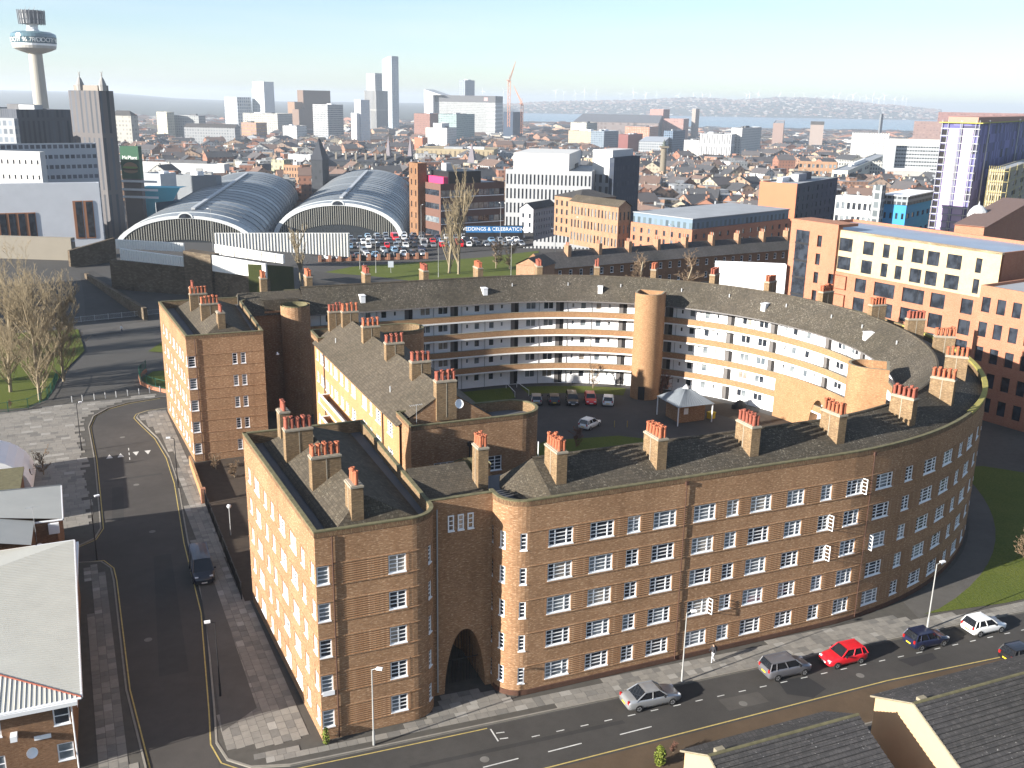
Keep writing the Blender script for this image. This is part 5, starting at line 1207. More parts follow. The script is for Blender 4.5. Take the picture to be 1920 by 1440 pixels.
# ================================================================== people
def person(label, x, y, z, heading, step=.3, top=(.03, .03, .035), legs=(.55, .55, .56), h=1.74, bag=False):
    t = thing('person', label, 'person', (x, y, z), heading, 'pedestrians')
    k = h / 1.75
    V = [(0, 0, .95), (0, 0, 1.2), (.01, 0, 1.42), (.02, 0, 1.52), (.03, 0, 1.62), (.03, 0, 1.74), (0, .09, .92), (step * .5, .1, .5), (step * .55, .1, .08), (step * .8, .1, .04), (0, -.09, .92), (-step * .15, -.1, .5), (-step * .8, -.1, .12), (-step * .6, -.1, .05),
         (0, .19, 1.40), (-.10, .23, 1.14), (.05, .22, .92), (0, -.19, 1.40), (.10, -.23, 1.14), (.28, -.2, .98)]
    V = [(a * k, b * k, c * k) for a, b, c in V]
    E = [(0, 1), (1, 2), (2, 3), (3, 4), (4, 5), (0, 6), (6, 7), (7, 8), (8, 9), (0, 10), (10, 11), (11, 12), (12, 13), (2, 14), (14, 15), (15, 16), (2, 17), (17, 18), (18, 19)]
    rad = [.15, .14, .15, .06, .085, .07, .10, .07, .045, .045, .10, .07, .045, .045, .065, .05, .04, .065, .05, .04]
    me = bpy.data.meshes.new('body'); me.from_pydata(V, E, []); o = bpy.data.objects.new('body', me); COL.objects.link(o)
    o.modifiers.new('skin', 'SKIN'); ss = o.modifiers.new('sub', 'SUBSURF'); ss.levels = 1; ss.render_levels = 1
    sv = me.skin_vertices[0].data
    for i, r in enumerate(rad): sv[i].radius = (r * k, r * k)
    sv[0].use_root = True; o.parent = t
    nt_ = NT('clothes'); sep = nt_.n('SeparateXYZ'); nt_.l(nt_.obj(), sep.inputs[0]); zz = nt_.math('DIVIDE', sep.outputs[2], 1.75 * k)
    rp_ = nt_.n('ValToRGB'); rp_.color_ramp.interpolation = 'CONSTANT'; e = rp_.color_ramp.elements; e[0].position = 0; e[0].color = (.02, .02, .02, 1); e[1].position = .05; e[1].color = (*legs, 1)
    for p_, c_ in ((.55, top), (.865, (.45, .28, .2)), (.95, (.04, .025, .015))): q = e.new(p_); q.color = (*c_, 1)
    nt_.l(zz, rp_.inputs[0]); me.materials.append(nt_.out(rp_.outputs[0], .85))
    if bag: mb = MB(); mb.box(-.26, -.13, -.15, .15, 1.05, 1.45, bottom=True); part(t, 'backpack', mb, M['black'])
    return t
x, y = W(-11.6, -43.95); person('pedestrian in a dark jacket and pale trousers walking before the ring', x, y, 0, TH + math.pi, bag=True)
x, y = W(-52.4, 92); person('distant pedestrian in white crossing the closed street', x, y, -.1, TH + .4, top=(.7, .7, .7), legs=(.1, .1, .12))
x, y = W(-64.2, 16.5); person('pedestrian in dark clothes beside the small bare tree on the plaza', x, y, 0, TH, .1, legs=(.03, .03, .05))
# gull gliding before the shaded far gateway
p = at_y(521, 664, 118); t = thing('gull', 'white gull gliding in front of the dark far gateway', 'bird', p, .4)
mb = MB(); mb.lathe([(0, 0), (.05, .05), (.075, .16), (.06, .3), (.03, .42), (0, .5)], n=8)
mb.v = [(c - .25, a, b) for a, b, c in mb.v]
for sg in (-1, 1):
    mb.face([(.1, 0, .03), (.06, sg * .45, .16), (-.06, sg * .42, .15), (-.1, 0, .02)]); mb.face([(.06, sg * .45, .16), (-.12, sg * .82, .05), (-.06, sg * .42, .15)])
part(t, 'body', mb, M['paint'])
# ================================================================== the city beyond
FOOT = []
def far_mat(name, wc, gc, pu=3.2, pv=3.2, fu=.5, fv=.5, rough=.8, vary=.1, band=False):
    """wall with a regular grid of windows, for buildings too far off to tell the pieces apart"""
    t = NT(name); uv = t.uv(); sp = t.n('SeparateXYZ'); t.l(uv, sp.inputs[0])
    def cell(sock, per, frac):
        a = t.math('FRACT', t.math('DIVIDE', sock, per)); return t.math('MULTIPLY', t.math('GREATER_THAN', a, .5 - frac/2), t.math('LESS_THAN', a, .5 + frac/2))
    m = cell(sp.outputs[1], pv, fv)
    if not band: m = t.math('MULTIPLY', m, cell(sp.outputs[0], pu, fu))
    n = t.noise(t.pos(), .15, 3); col = t.mix(n, [k * (1 - vary) for k in wc], [min(.9, k * (1 + vary)) for k in wc])
    wn = t.n('TexWhiteNoise', noise_dimensions='2D'); fl = t.n('VectorMath', operation='FLOOR'); dv = t.n('VectorMath', operation='DIVIDE'); dv.inputs[1].default_value = (pu, pv, 1); t.l(uv, dv.inputs[0]); t.l(dv.outputs[0], fl.inputs[0]); t.l(fl.outputs[0], wn.inputs[0])
    g = t.mix(wn.outputs[0], gc, [k * 2.2 + .02 for k in gc])
    return t.out(t.mix(m, col, g), rough, spec=.3)
FM = {}
def fm(key, *a, **k):
    if key not in FM: FM[key] = far_mat(key, *a, **k)
    return FM[key]
UNIT = None
def unit_pane():
    global UNIT
    if UNIT is None:
        mb = MB(); mb.box(-.5, .5, 0, .06, 0, 1); UNIT = {}
        for k in ('glass', 'glass_b', 'glass_c', 'frame', 'dark'):
            me = mb.mesh('window'); me.materials.append(M[k]); UNIT[k] = me
    return UNIT
M['glass_t'] = glass_mat('teal glass', (.02, .10, .10))
def bld(label, xl, xc, xr, ytop, Y, a=25, wallm=None, win1=None, win2=None, name='office_block', cat='building', roof='flat', D=14, zb=None, roofm=None, group=None, par=.6, plant=True, wk=('glass',), depth=.25, L1=None, roofh=3.0, frames=None, ret=False):
    """building whose near upright edge stands at pixel column xc (roof line ytop) at distance Y; the front runs to column xl, the flank to xr"""
    C = at_y(xc, ytop, Y); a = R(a); d1 = (-math.cos(a), math.sin(a)); d2 = (math.sin(a), math.cos(a))
    def run(px_, d):
        r = ray(px_, ytop); r = r.x / r.y; den = d[0] - r * d[1]
        return max(2.0, min(400, (r * Y - C.x) / den)) if abs(den) > 1e-6 else D
    if L1 is None: L1 = run(xl, d1) if xl < xc else D
    L2 = run(xr, d2) if xr > xc else D
    if zb is None: zb = min(tz(C.x, Y), tz(C.x, Y + L2)) - .2
    H = C.z - zb
    t = thing(name, label, cat, (C.x, Y, zb), -a, group)
    mx, my = C.x + d1[0]*L1/2 + d2[0]*L2/2, Y + d1[1]*L1/2 + d2[1]*L2/2; FOOT.append((mx, my, math.hypot(L1, L2) / 2 * .8))
    pth = Path([(-L1, L2), (-L1, 0), (0, 0), (0, L2), (-L1, L2 + 1e-4)])
    ops = []; ww = []
    for spec, u0, ln in ((win1, L2, L1), (win2, L2 + L1, L2)):
        if not spec: continue
        cols, rows, fw, fh = spec[:4]; mz = spec[4] if len(spec) > 4 else .9; bz = spec[5] if len(spec) > 5 else .8
        sw = ln / cols; sh = (H - mz - bz) / rows
        for r_ in range(rows):
            for c in range(cols):
                u = u0 + (c + .5) * sw; z = bz + (r_ + .5) * sh; ops.append((u - sw*fw/2, u + sw*fw/2, z - sh*fh/2, z + sh*fh/2)); ww.append((u, z - sh*fh/2, sw*fw, sh*fh))
    mb = MB(); wall(mb, pth, 0, pth.L, 0, H, ops, depth); part(t, 'wall', mb, wallm)
    up = unit_pane()
    if ww:
        extra = MB()
        for i, (u, z, w_, h_) in enumerate(ww):
            x, y, tx, ty = pth.at(u, -depth + .04); k = rnd.choice(wk)
            if i < 300: inst(t, 'window', up[k], (x, y, z), math.atan2(ty, tx), (w_, 1, h_))
            else: extra.obox(x, y, w_/2, .03, math.atan2(ty, tx), z, z + h_)
        if extra.f: part(t, 'windows', extra, M['glass'], kind='stuff')
    rm = roofm or M['grey_roof']
    if roof == 'flat':
        mb = MB(); mb.box(-L1 + .35, -.35, .35, L2 - .35, H - par - .3, H - par); part(t, 'roof', mb, rm)
        mb = MB(); ip_ = Path([(-L1 + .34, L2 - .34), (-L1 + .34, .34), (-.34, .34), (-.34, L2 - .34), (-L1 + .34, L2 - .339)]); wall(mb, ip_, 0, ip_.L, H - par, H, (), inside=True)
        for (x0, y0), (x1, y1), (x2, y2), (x3, y3) in zip(pth.p, pth.p[1:], ip_.p[1:], ip_.p): mb.face([(x0, y0, H), (x1, y1, H), (x2, y2, H), (x3, y3, H)])
        part(t, 'parapet', mb, wallm if not isinstance(wallm, list) else wallm[0])
        if plant and L1 > 6 and L2 > 6:
            for q in range(rnd.choice((1, 2, 3))):
                w_, d_, h_ = L1 * rnd.uniform(.12, .3), L2 * rnd.uniform(.15, .35), rnd.uniform(1.2, 3.0); x, y = -L1 * rnd.uniform(.25, .75), L2 * rnd.uniform(.3, .7)
                mb = MB(); mb.box(x - w_/2, x + w_/2, y - d_/2, y + d_/2, H - par, H - par + h_); part(t, 'plant_room', mb, rnd.choice((M['grey_roof'], M['flat_roof'], M['white'])))
    else:
        mb = MB(); e = .4; h = roofh
        A, B, C_, D_ = (-L1 - e, -e, H - .1), (e, -e, H - .1), (e, L2 + e, H - .1), (-L1 - e, L2 + e, H - .1)
        if roof == 'gable':      # ridge along the front
            r0, r1 = (-L1 - e, L2/2, H + h), (e, L2/2, H + h); mb.face([A, B, r1, r0]); mb.face([C_, D_, r0, r1]); g = MB(); g.face([(0, 0, H - .1), (0, L2, H - .1), (0, L2/2, H + h - .15)]); part(t, 'gable', g, wallm); g = MB(); g.face([(-L1, L2, H - .1), (-L1, 0, H - .1), (-L1, L2/2, H + h - .15)]); part(t, 'gable', g, wallm)
        elif roof == 'gable2':   # ridge along the depth, gable to the front
            r0, r1 = (-L1/2, -e, H + h), (-L1/2, L2 + e, H + h); mb.face([D_, A, r0, r1]); mb.face([B, C_, r1, r0]); g = MB(); g.face([(-L1, 0, H - .1), (0, 0, H - .1), (-L1/2, 0, H + h - .15)]); part(t, 'gable', g, wallm)
        else:
            k = min(L1, L2) / 2
            if L1 >= L2: r0, r1 = (-L1 + k, L2/2, H + h), (-k, L2/2, H + h); mb.face([A, B, r1, r0]); mb.face([B, C_, r1]); mb.face([C_, D_, r0, r1]); mb.face([D_, A, r0])
            else: r0, r1 = (-L1/2, k, H + h), (-L1/2, L2 - k, H + h); mb.face([A, B, r0]); mb.face([B, C_, r1, r0]); mb.face([C_, D_, r1]); mb.face([D_, A, r0, r1])
        part(t, 'roof', mb, roofm or M['slate'])
    t['_d'] = 0; del t['_d']
    return (t, L1, L2, H)
def col(c, **k): 
    c = tuple(v * (.66 if min(c) > .1 else .8) for v in c)
    key = 'w' + '_'.join(f'{v:.2f}' for v in c)
    if key not in M: M[key] = plain('wall ' + key, c, .85, var=.10, scale=.3)
    return M[key]
def grid(c, g=(.05, .06, .075), **k):
    c = tuple(v * .62 for v in c); g = tuple(v * .5 for v in g); return fm('g' + '_'.join(f'{v:.2f}' for v in (*c, *g)) + str(sorted(k.items())), c, g, **k)
def fascia_text(root, txt, size, loc, rot, m, ext=.02):
    cu = bpy.data.curves.new('lettering', 'FONT'); cu.body = txt; cu.size = size; cu.extrude = ext; cu.align_x = 'CENTER'; cu.align_y = 'CENTER'
    tmp = bpy.data.objects.new('tmp', cu); COL.objects.link(tmp); TEXTS.append((tmp, root, loc, rot, m))
TEXTS = []
def finish_text():
    dg = bpy.context.evaluated_depsgraph_get()
    made = [(bpy.data.meshes.new_from_object(q[0].evaluated_get(dg)), q) for q in TEXTS]
    for me, (tmp, root, loc, rot, m) in made:
        bpy.data.objects.remove(tmp); me.materials.clear(); me.materials.append(m); o = bpy.data.objects.new('lettering', me); COL.objects.link(o); o.parent = root; o.location = loc; o.rotation_euler = rot
# ---- brick and cream student block at the right edge
big = bld('large terracotta and cream brick block with dark windows right of the ring', 1487, 1884, 1990, 474, 146, 57, M['brick_red'], roof='flat', roofm=plain('pale blue membrane roof', (.24, .29, .36), .4, var=.25, scale=.2), par=.5, plant=False, zb=-.3, name='student_block')
t, L1, L2, H = big
crm = brick('cream brick', (.46, .36, .22), (.52, .42, .27), (.44, .36, .25), grime=.1)
fp_ = Path([(-L1, -.6), (0, -.6)]); fw = []
def bx(px_):      # position along the front of a pixel column
    a = R(57); r = ray(px_, 480); r = r.x / r.y; d1 = (-math.cos(a), math.sin(a)); return L1 - (r * 146 - t.location.x) / (d1[0] - r * d1[1])
rows_c = [H - 2.4, H - 5.6]; rows_b = [H - 8.9, H - 12.2, H - 15.4, H - 18.6]
uT = bx(1575)
for z in rows_c:
    for px_, w_ in [(1588, 2.2), (1631, 1.7), (1665, 1.0), (1692, 1.0), (1725, 1.7), (1755, 1.7), (1795, 2.0), (1842, .8)]: fw.append((bx(px_), w_ * 1.25, z, 2.25))
for z in rows_b:
    for px_, w_ in [(1582, 3.0), (1625, 1.8), (1671, 3.2), (1727, 3.2), (1775, 2.0), (1832, 1.6)]: fw.append((bx(px_), w_ * 1.25, z, 2.35))
for z in rows_c + rows_b: fw.append((bx(1542), 1.0, z, 2.0))
mb = MB(); cops = [(u - w_/2, u + w_/2, z - h_/2, z + h_/2) for u, w_, z, h_ in fw]
zs_ = H - 7.2
wall(mb, fp_, uT, fp_.L, zs_, H + .02, [o for o in cops if o[2] > zs_ and o[0] > uT], .35); mb.box(-L1 + uT, 0, -.6, -.001, H - .3, H + .021); part(t, 'cream_brick_storeys', mb, crm)
mb = MB(); wall(mb, fp_, uT, fp_.L, 0, zs_ - .003, [o for o in cops if o[2] < zs_ and o[0] > uT], .45, off=.18); part(t, 'red_brick_storeys', mb, M['brick_red'])
mb = MB(); wall(mb, fp_, 0, uT, 0, H + .9, [o for o in cops if o[0] < uT], .4, off=.6); mb.box(-L1 - .01, -L1 + uT, -1.19, 4, H + .4, H + .89); mb.face([(-L1 + uT, -1.2, 0), (-L1 + uT, 0, 0), (-L1 + uT, 0, H + .9), (-L1 + uT, -1.2, H + .9)]); mb.face([(-L1, 0, 0), (-L1, -1.2, 0), (-L1, -1.2, H + .9), (-L1, 0, H + .9)]); part(t, 'stair_bay', mb, M['brick_red'])
mb = MB(); u = bx(1510); mb.box(-L1 + u - 1.5, -L1 + u + 1.5, -1.28, -1.21, 1, H - .9); part(t, 'glazed_stair', mb, M['glass'])
for i in range(7): mb = MB(); mb.box(-L1 + u - 1.55, -L1 + u + 1.55, -1.32, -1.28, 1 + i * 3.1, 1.35 + i * 3.1); part(t, 'spandrel', mb, M['black'])
for u, w_, z, h_ in fw:
    off = .2 if u < uT else (-.2 if z > zs_ else -.1); x, y, tx, ty = fp_.at(u, off); inst(t, 'window', unit_pane()['glass'], (x, y, z - h_/2), math.atan2(ty, tx), (w_, 1, h_))
    mb = None
mull = MB(); mull.box(-.04, .04, -.03, 0, 0, 1); mm = mull.mesh('mullion'); mm.materials.append(M['black'])
for u, w_, z, h_ in fw:
    off = .2 if u < uT else (-.2 if z > zs_ else -.1)
    if w_ > 1.5: x, y, tx, ty = fp_.at(u + w_*.18, off); inst(t, 'mullion', mm, (x, y, z - h_/2), math.atan2(ty, tx), (1, 1, h_))
# second volume of the same block further right
b2 = bld('further wing of the terracotta block with corner balconies at the right edge', 1836, 1990, 2100, 560, 128, 57, M['brick_red'], win1=(5, 5, .55, .6), wk=('glass',), par=.4, zb=-.3, name='student_block', plant=False)
# ---- white roofed hall behind the ring
bld('white flat roofed hall with an orange brick base behind the ring', 1342, 1475, 1500, 497, 178, 8, M['white'], roof='flat', roofm=col((.9, .9, .88)), par=.15, plant=False, zb=-.2, D=22, name='hall')
mb = MB(); 
# ---- long terrace of slate roofed houses behind the ring
ter_p0, ter_p1 = on_z(968, 512, 5), on_z(1475, 470, 7.5)
def terrace(label, P0, P1, n, depth, ze, zr, wallm, roofm, z0=0, group=None, chim=True, cat='terrace', rows=2):
    dx, dy = P1[0] - P0[0], P1[1] - P0[1]; L_ = math.hypot(dx, dy); an = math.atan2(dy, dx)
    for i in range(n):
        x, y = P0[0] + dx * i / n, P0[1] + dy * i / n; w_ = L_ / n
        t = thing('terraced_house', label if isinstance(label, str) else label[i], 'house', (x, y, z0), an, group)
        FOOT.append((x + dx/n/2, y + dy/n/2 + depth/2, 8))
        pth = Path([(0, depth), (0, 0), (w_, 0), (w_, depth), (0, depth + .001)]); ops = []; wl = []
        k = max(2, int(w_ / 2.6))
        for c in range(k):
            for r_ in range(rows): u = depth + (c + .5) * w_ / k; z = ze * (r_ + .55) / rows; ops.append((u - .45, u + .45, z - .75, z + .75)); wl.append((u, z - .75))
        zr_i = zr + rnd.uniform(-.1, .1); mb = MB(); wall(mb, pth, 0, pth.L, 0, ze, ops, .12); mb.face([(w_, 0, ze), (w_, depth, ze), (w_, depth/2, zr_i)]); mb.face([(0, depth, ze), (0, 0, ze), (0, depth/2, zr_i)]); part(t, 'wall', mb, wallm)
        for u, z in wl:
            x2, y2, tx, ty = pth.at(u, -.1); fmz = window_meshes(.9, 1.5, [1], 2); o = inst(t, 'window', fmz[0], (x2, y2, z), math.atan2(ty, tx)); q = inst(o, 'pane', fmz[1][0][0], (fmz[1][0][1], 0, 0))
        mb = MB(); mb.face([(-.0, -.3, ze - .15), (w_, -.3, ze - .15), (w_, depth/2, zr_i + .02), (0, depth/2, zr_i + .02)]); mb.face([(w_, depth + .3, ze - .15), (0, depth + .3, ze - .15), (0, depth/2, zr_i + .02), (w_, depth/2, zr_i + .02)]); part(t, 'roof', mb, roofm)
        if chim:
            mb = MB(); mb.box(w_ - .5, w_ + .4, depth*.3, depth*.3 + 1.8, ze, zr_i + 1.6); c = part(t, 'chimney', mb, M['brick_pale'])
            for j in range(4): pm = MB(); pm.cyl(w_ - .05, depth*.3 + .3 + j*.4, zr_i + 1.6, zr_i + 2.3, .13, .11, n=7); o = sub(c, t, 'pot', pm, M['pot'] if j % 2 else M['cem'])
ords = ['first', 'second', 'third', 'fourth', 'fifth', 'sixth', 'seventh', 'eighth', 'ninth', 'tenth', 'eleventh']
P0 = on_z(1020, 504, 6.5); P1 = on_z(1492, 466, 6.5)
terrace([f'{o} slate roofed brick house from the left in the long terrace behind the ring' for o in ords], P0, P1, 9, 9.5, 6.5, 9.4, M['brick_house'], M['slate'], 0, 'long terrace behind the ring')
bld('small brick house with a gable and paired chimneys beside the green', 968, 1013, 1040, 500, 205, 30, M['brick_pale'], win1=(2, 2, .3, .4), roof='gable2', roofh=1.6, D=9, name='brick_house', cat='house')
# pale Georgian terrace in front of the white hotel
bld('sunlit pale brick Georgian terrace with tall windows and a row of roof stacks', 1070, 1160, 1183, 388, 300, 52, M['brick_pale'], win1=(14, 3, .42, .6), win2=(3, 3, .4, .6), roof='gable', roofh=1.8, roofm=M['tile_b'], zb=-1, name='terrace', cat='terrace', wk=('glass', 'glass_b'))
bld('white stuccoed corner house with a hipped slate roof behind the pale terrace', 1040, 1088, 1155, 372, 330, 52, M['brick_pale'], win1=(5, 4, .35, .6), roof='hip', roofh=2.2, roofm=M['slate'], zb=-1, name='corner_house', cat='house')
bld('shaded terrace of pale fronted houses running back from the car park', 975, 1000, 1042, 392, 345, 30, col((.62, .63, .66)), win1=(2, 3, .3, .5), win2=(9, 4, .35, .5), roof='gable2', roofh=2, zb=-4, name='terrace', cat='terrace')
# blue and brick student block
bld('long student block with blue grey top storey over red brick', 1392, 1275, 1480, 432, 252, 0, M['brick_red'], name='x') if False else None
b = bld('student block of brick with a blue grey glazed top storey', 1182, 1298, 1480, 431, 285, 48, M['brick_red'], win1=(8, 3, .3, .6), win2=(13, 3, .3, .55), wk=('glass', 'glass', 'glass_b'), zb=-1, par=.3, roofm=plain('pale blue grey roof', (.36, .42, .46), .5, var=.15), name='student_block')
t, L1, L2, H = b
mb = MB(); mb.box(-L1 + .5, -.5, .5, L2 - .5, H, H + 2.9); part(t, 'set_back_storey', mb, grid((.22, .30, .38), (.10, .14, .16), pu=2.2, pv=2.9, fu=.5, fv=.6)); mb = MB(); mb.box(-L1 + .2, -.2, .2, L2 - .2, H + 2.9, H + 3.15); part(t, 'upper_roof', mb, M['grey_roof'])
b = bld('orange ended dark grey slab block behind the blue student block', 1425, 1495, 1570, 345, 340, 35, col((.10, .115, .125)), win2=(9, 6, .25, .6), wk=('glass', 'glass_b'), zb=-2, name='slab_block', par=.4)
mb = MB(); mb.box(-b[1] - .05, .05, -.12, -.01, 0, b[3] + .1); part(b[0], 'orange_gable', mb, col((.56, .19, .10)))
# ---- sky blue block and its neighbours
b = bld('sky blue rendered block with a curved glazed corner', 1655, 1700, 1745, 385, 300, 38, col((.05, .28, .55)), win1=(4, 3, .4, .35), win2=(5, 3, .5, .3), zb=-2, name='blue_block', par=.3)
mb = MB(); mb.box(-b[1] - .2, .3, -.3, b[2], b[3], b[3] + 2.6); part(b[0], 'glazed_top', mb, grid((.35, .38, .40), (.05, .06, .07), pu=1.5, pv=2.6, fu=.75, fv=.7)); mb = MB(); mb.box(-b[1] - .5, .6, -.6, b[2] + .3, b[3] + 2.6, b[3] + 2.9); part(b[0], 'roof_slab', mb, M['white'])
b = bld('white balconied flats joined to the sky blue block', 1567, 1650, 1660, 372, 305, 38, col((.72, .73, .72)), win1=(8, 4, .6, .5), zb=-2, name='flats', par=.3, wk=('glass', 'glass_b'))
bld('glazed stair tower between the white flats and the sky blue block', 1637, 1655, 1662, 348, 299, 38, grid((.45, .46, .47), (.10, .12, .13), pu=2, pv=2.6, fu=.7, fv=.7), zb=-2, name='stair_tower', D=6, plant=False)
# ---- purple panelled tower under construction
PUR = [M['white'], None]
def panel_mat(name, a, b, c):
    t = NT(name); uv = t.uv(); ck = t.n('TexWhiteNoise', noise_dimensions='2D'); dv = t.n('VectorMath', operation='DIVIDE'); dv.inputs[1].default_value = (2.7, 3.0, 1); fl = t.n('VectorMath', operation='FLOOR'); t.l(uv, dv.inputs[0]); t.l(dv.outputs[0], fl.inputs[0]); t.l(fl.outputs[0], ck.inputs[0])
    return t.out(t.ramp(ck.outputs[0], [(.0, a), (.45, a), (.46, b), (.8, c)]), .7)
b = bld('tall tower under construction clad in lilac and purple panels', 1768, 1838, 2000, 232, 330, 33, panel_mat('tower panels', (.09, .085, .22), (.035, .035, .05), (.16, .15, .36)), zb=-4, name='construction_tower', cat='tower', par=.2, plant=False)
t, L1, L2, H = b
nfl = 17; up = (H - 3) / nfl
for i in range(nfl):
    z = 1.5 + i * up
    for f0, f1 in ((.18, .47), (.58, .86)):
        mb = MB(); mb.box(-L1 + L1*f0, -L1 + L1*f1, -.16, -.02, z, z + up * .8); part(t, 'lilac_panel', mb, col((.62, .50, .72)))
    mb = MB(); mb.box(-L1 + .1, -L1 + L1 * .14, -.10, -.02, z, z + up * .7); part(t, 'window', mb, M['dark'])
    mb = MB(); mb.box(-L1 - .3, .3, -.5, -.2, z + up * .85, z + up * .95); part(t, 'slab_edge', mb, M['steel'])
mb = MB()
for x in [-L1 + L1 * f for f in (0, .16, .5, .54, .9, 1.0)]: mb.tube((x, -.6, 0), (x, -.6, H + 1), .12, n=4)
for y in [L2 * f for f in (.05, .3, .6)]: mb.tube((.6, y, 0), (.6, y, H + 1), .25, n=4)
part(t, 'scaffold_pole', mb, M['steel'], kind='stuff')
mb = MB(); mb.box(-L1 - 1, 1, -1, L2, H + .02, H + .3); part(t, 'deck', mb, col((.55, .50, .12)))
mb = MB(); mb.box(-L1 * .9, -1, 2, L2 * .8, H + .3, H + 2.0); part(t, 'formwork', mb, col((.55, .30, .24)))
b = bld('block wrapped in yellow scaffolding in front of the purple tower', 1856, 1885, 2000, 318, 292, 33, col((.50, .44, .33)), win1=(5, 9, .5, .5), win2=(12, 9, .5, .5), wk=('dark', 'glass'), zb=-2, name='scaffolded_block', par=.3, plant=False)
t, L1, L2, H = b; mb = MB()
for i in range(8): x = -L1 + L1 * i / 7; mb.tube((x, -1.2, 0), (x, -1.2, H + 1), .07, n=4)
for i in range(14): y = L2 * i / 13; mb.tube((1.2, y, 0), (1.2, y, H + 1), .07, n=4)
for k in range(10): z = 1 + k * H / 9.5; mb.tube((-L1, -1.2, z), (1.2, -1.2, z), .08, n=4); mb.tube((1.2, -1.2, z), (1.2, L2, z), .08, n=4); mb.tube((1.2, (k % 3) * L2/3, z), (1.2, (k % 3 + 1) * L2/3, z + H/9.5), .06, n=4)
part(t, 'scaffold', mb, col((.62, .52, .22)), kind='stuff')
# domed red turret behind the cream block
p = at_y(1836, 384, 232); t = thing('domed_turret', 'red brick turret with a grey lead dome behind the terracotta block', 'turret', (p.x, p.y, 0))
mb = MB(); mb.cyl(0, 0, 0, p.z - 2.8, 2.0, n=8); part(t, 'drum', mb, M['brick_red']); mb = MB(); mb.lathe([(2.3, p.z - 2.8), (2.3, p.z - 2.4), (1.9, p.z - 1.3), (1.0, p.z - .3), (.2, p.z), (0, p.z + 1)], n=12); part(t, 'dome', mb, M['lead'], True)
bld('long pitched roof hall beside the red brick turret', 1790, 1846, 1990, 425, 215, 40, M['brick_red'], roof='gable', roofh=3.5, D=14, zb=-.2, name='hall', roofm=plain('brown tile roof', (.15, .10, .085), .9, var=.2))
# ---- mid distance, right half
bld('grey office slab with long ribbon windows left of the purple tower', 1662, 1680, 1765, 288, 470, 20, col((.60, .62, .63)), win2=(1, 5, .9, .45), name='office_slab', wk=('glass',)) if False else None
bld('pale grey office slab with ribbon windows left of the purple tower', 1680, 1764, 1775, 275, 950, 12, fm('ribbon grey', (.38, .395, .40), (.035, .04, .045), pv=3.4, fv=.42, pu=2.4, fu=.82), name='office_slab')
bld('grey lift tower of the office slab', 1660, 1682, 1690, 262, 948, 12, col((.52, .54, .55)), name='office_slab', D=8, plant=False)
bld('white flats with an orange brick panel behind the office slab', 1598, 1668, 1680, 250, 1250, 14, grid((.75, .74, .70), (.12, .13, .14), pu=3, pv=3, fu=.4, fv=.5), name='flats')
bld('long low white block beside the purple tower', 1668, 1766, 1780, 262, 1650, 14, grid((.76, .74, .68), (.2, .18, .16), pu=3, pv=3.2, fu=.35, fv=.5), name='flats')
bld('brown brick office with rows of white windows in the middle distance', 1498, 1570, 1578, 304, 860, 14, M['brick_pale'], win1=(9, 4, .6, .5), wk=('glass_c', 'glass_b', 'glass'), name='office_block')
bld('cream and grey angular block beside the brown brick office', 1560, 1590, 1660, 320, 800, 25, col((.70, .68, .58)), win1=(2, 3, .5, .5), win2=(6, 3, .6, .4), name='angular_block')
bld('long pale building with colonnade windows behind the brown office', 1572, 1655, 1662, 303, 950, 12, grid((.66, .64, .58), (.08, .09, .10), pu=2.4, pv=3.4, fu=.55, fv=.6), name='office_block')
b = bld('grey curved roof sports hall below the office slab', 1660, 1745, 1770, 322, 860, 14, col((.50, .48, .45)), roof='hip', roofh=2.2, roofm=plain('grey metal vault', (.42, .42, .41), .5, var=.1), name='sports_hall', D=25)
bld('tall pale tower block with a stepped penthouse and dark flank', 1372, 1392, 1428, 240, 1230, 28, grid((.74, .73, .70), (.15, .16, .18), pu=4, pv=3, fu=.3, fv=.4), name='tower_block', cat='tower')
bld('penthouse storeys on top of the pale tower block', 1376, 1396, 1427, 222, 641, 28, grid((.72, .66, .60), (.15, .12, .11), pu=4, pv=4, fu=.6, fv=.5), name='penthouse', zb=27, plant=False) if False else None
bld('white striped flats left of the pale tower block', 1312, 1372, 1385, 252, 1200, 20, grid((.74, .74, .74), (.10, .10, .11), pu=3.0, pv=14, fu=.35, fv=.8), name='flats')
bld('white rendered block with a plain side beside the striped flats', 1283, 1313, 1322, 263, 1280, 20, grid((.76, .75, .72), (.2, .2, .2), pu=6, pv=3, fu=.2, fv=.5), name='flats')
bld('grey glazed block with sloping roof windows beside the column', 1198, 1245, 1262, 266, 1350, 12, grid((.52, .54, .56), (.10, .12, .14), pu=3, pv=3.4, fu=.6, fv=.5), roof='gable', roofh=3, roofm=M['lead'], name='office_block')
bld('dark blue glass office behind the column', 1245, 1262, 1285, 245, 1450, 30, grid((.20, .27, .36), (.04, .06, .09), pu=3, pv=3.2, fu=.7, fv=.6), name='office_block')
bld('orange brick hotel with white window grid in the middle distance', 1172, 1218, 1235, 238, 1950, 18, grid((.60, .25, .14), (.55, .5, .45), pu=3.4, pv=3.4, fu=.4, fv=.5), name='hotel')
bld('cream and tan apartment tower beside the orange hotel', 1066, 1110, 1133, 246, 1600, 28, grid((.66, .52, .36), (.25, .20, .16), pu=3, pv=3.2, fu=.4, fv=.5), name='apartment_block')
bld('slim pale block behind the tan apartment tower', 1070, 1100, 1120, 230, 1650, 28, grid((.62, .60, .52), (.2, .2, .18), pu=3.2, pv=3.2, fu=.4, fv=.5), name='apartment_block')
bld('dark red brick block between the glass offices', 1160, 1178, 1205, 252, 1500, 30, col((.22, .085, .075)), name='office_block')
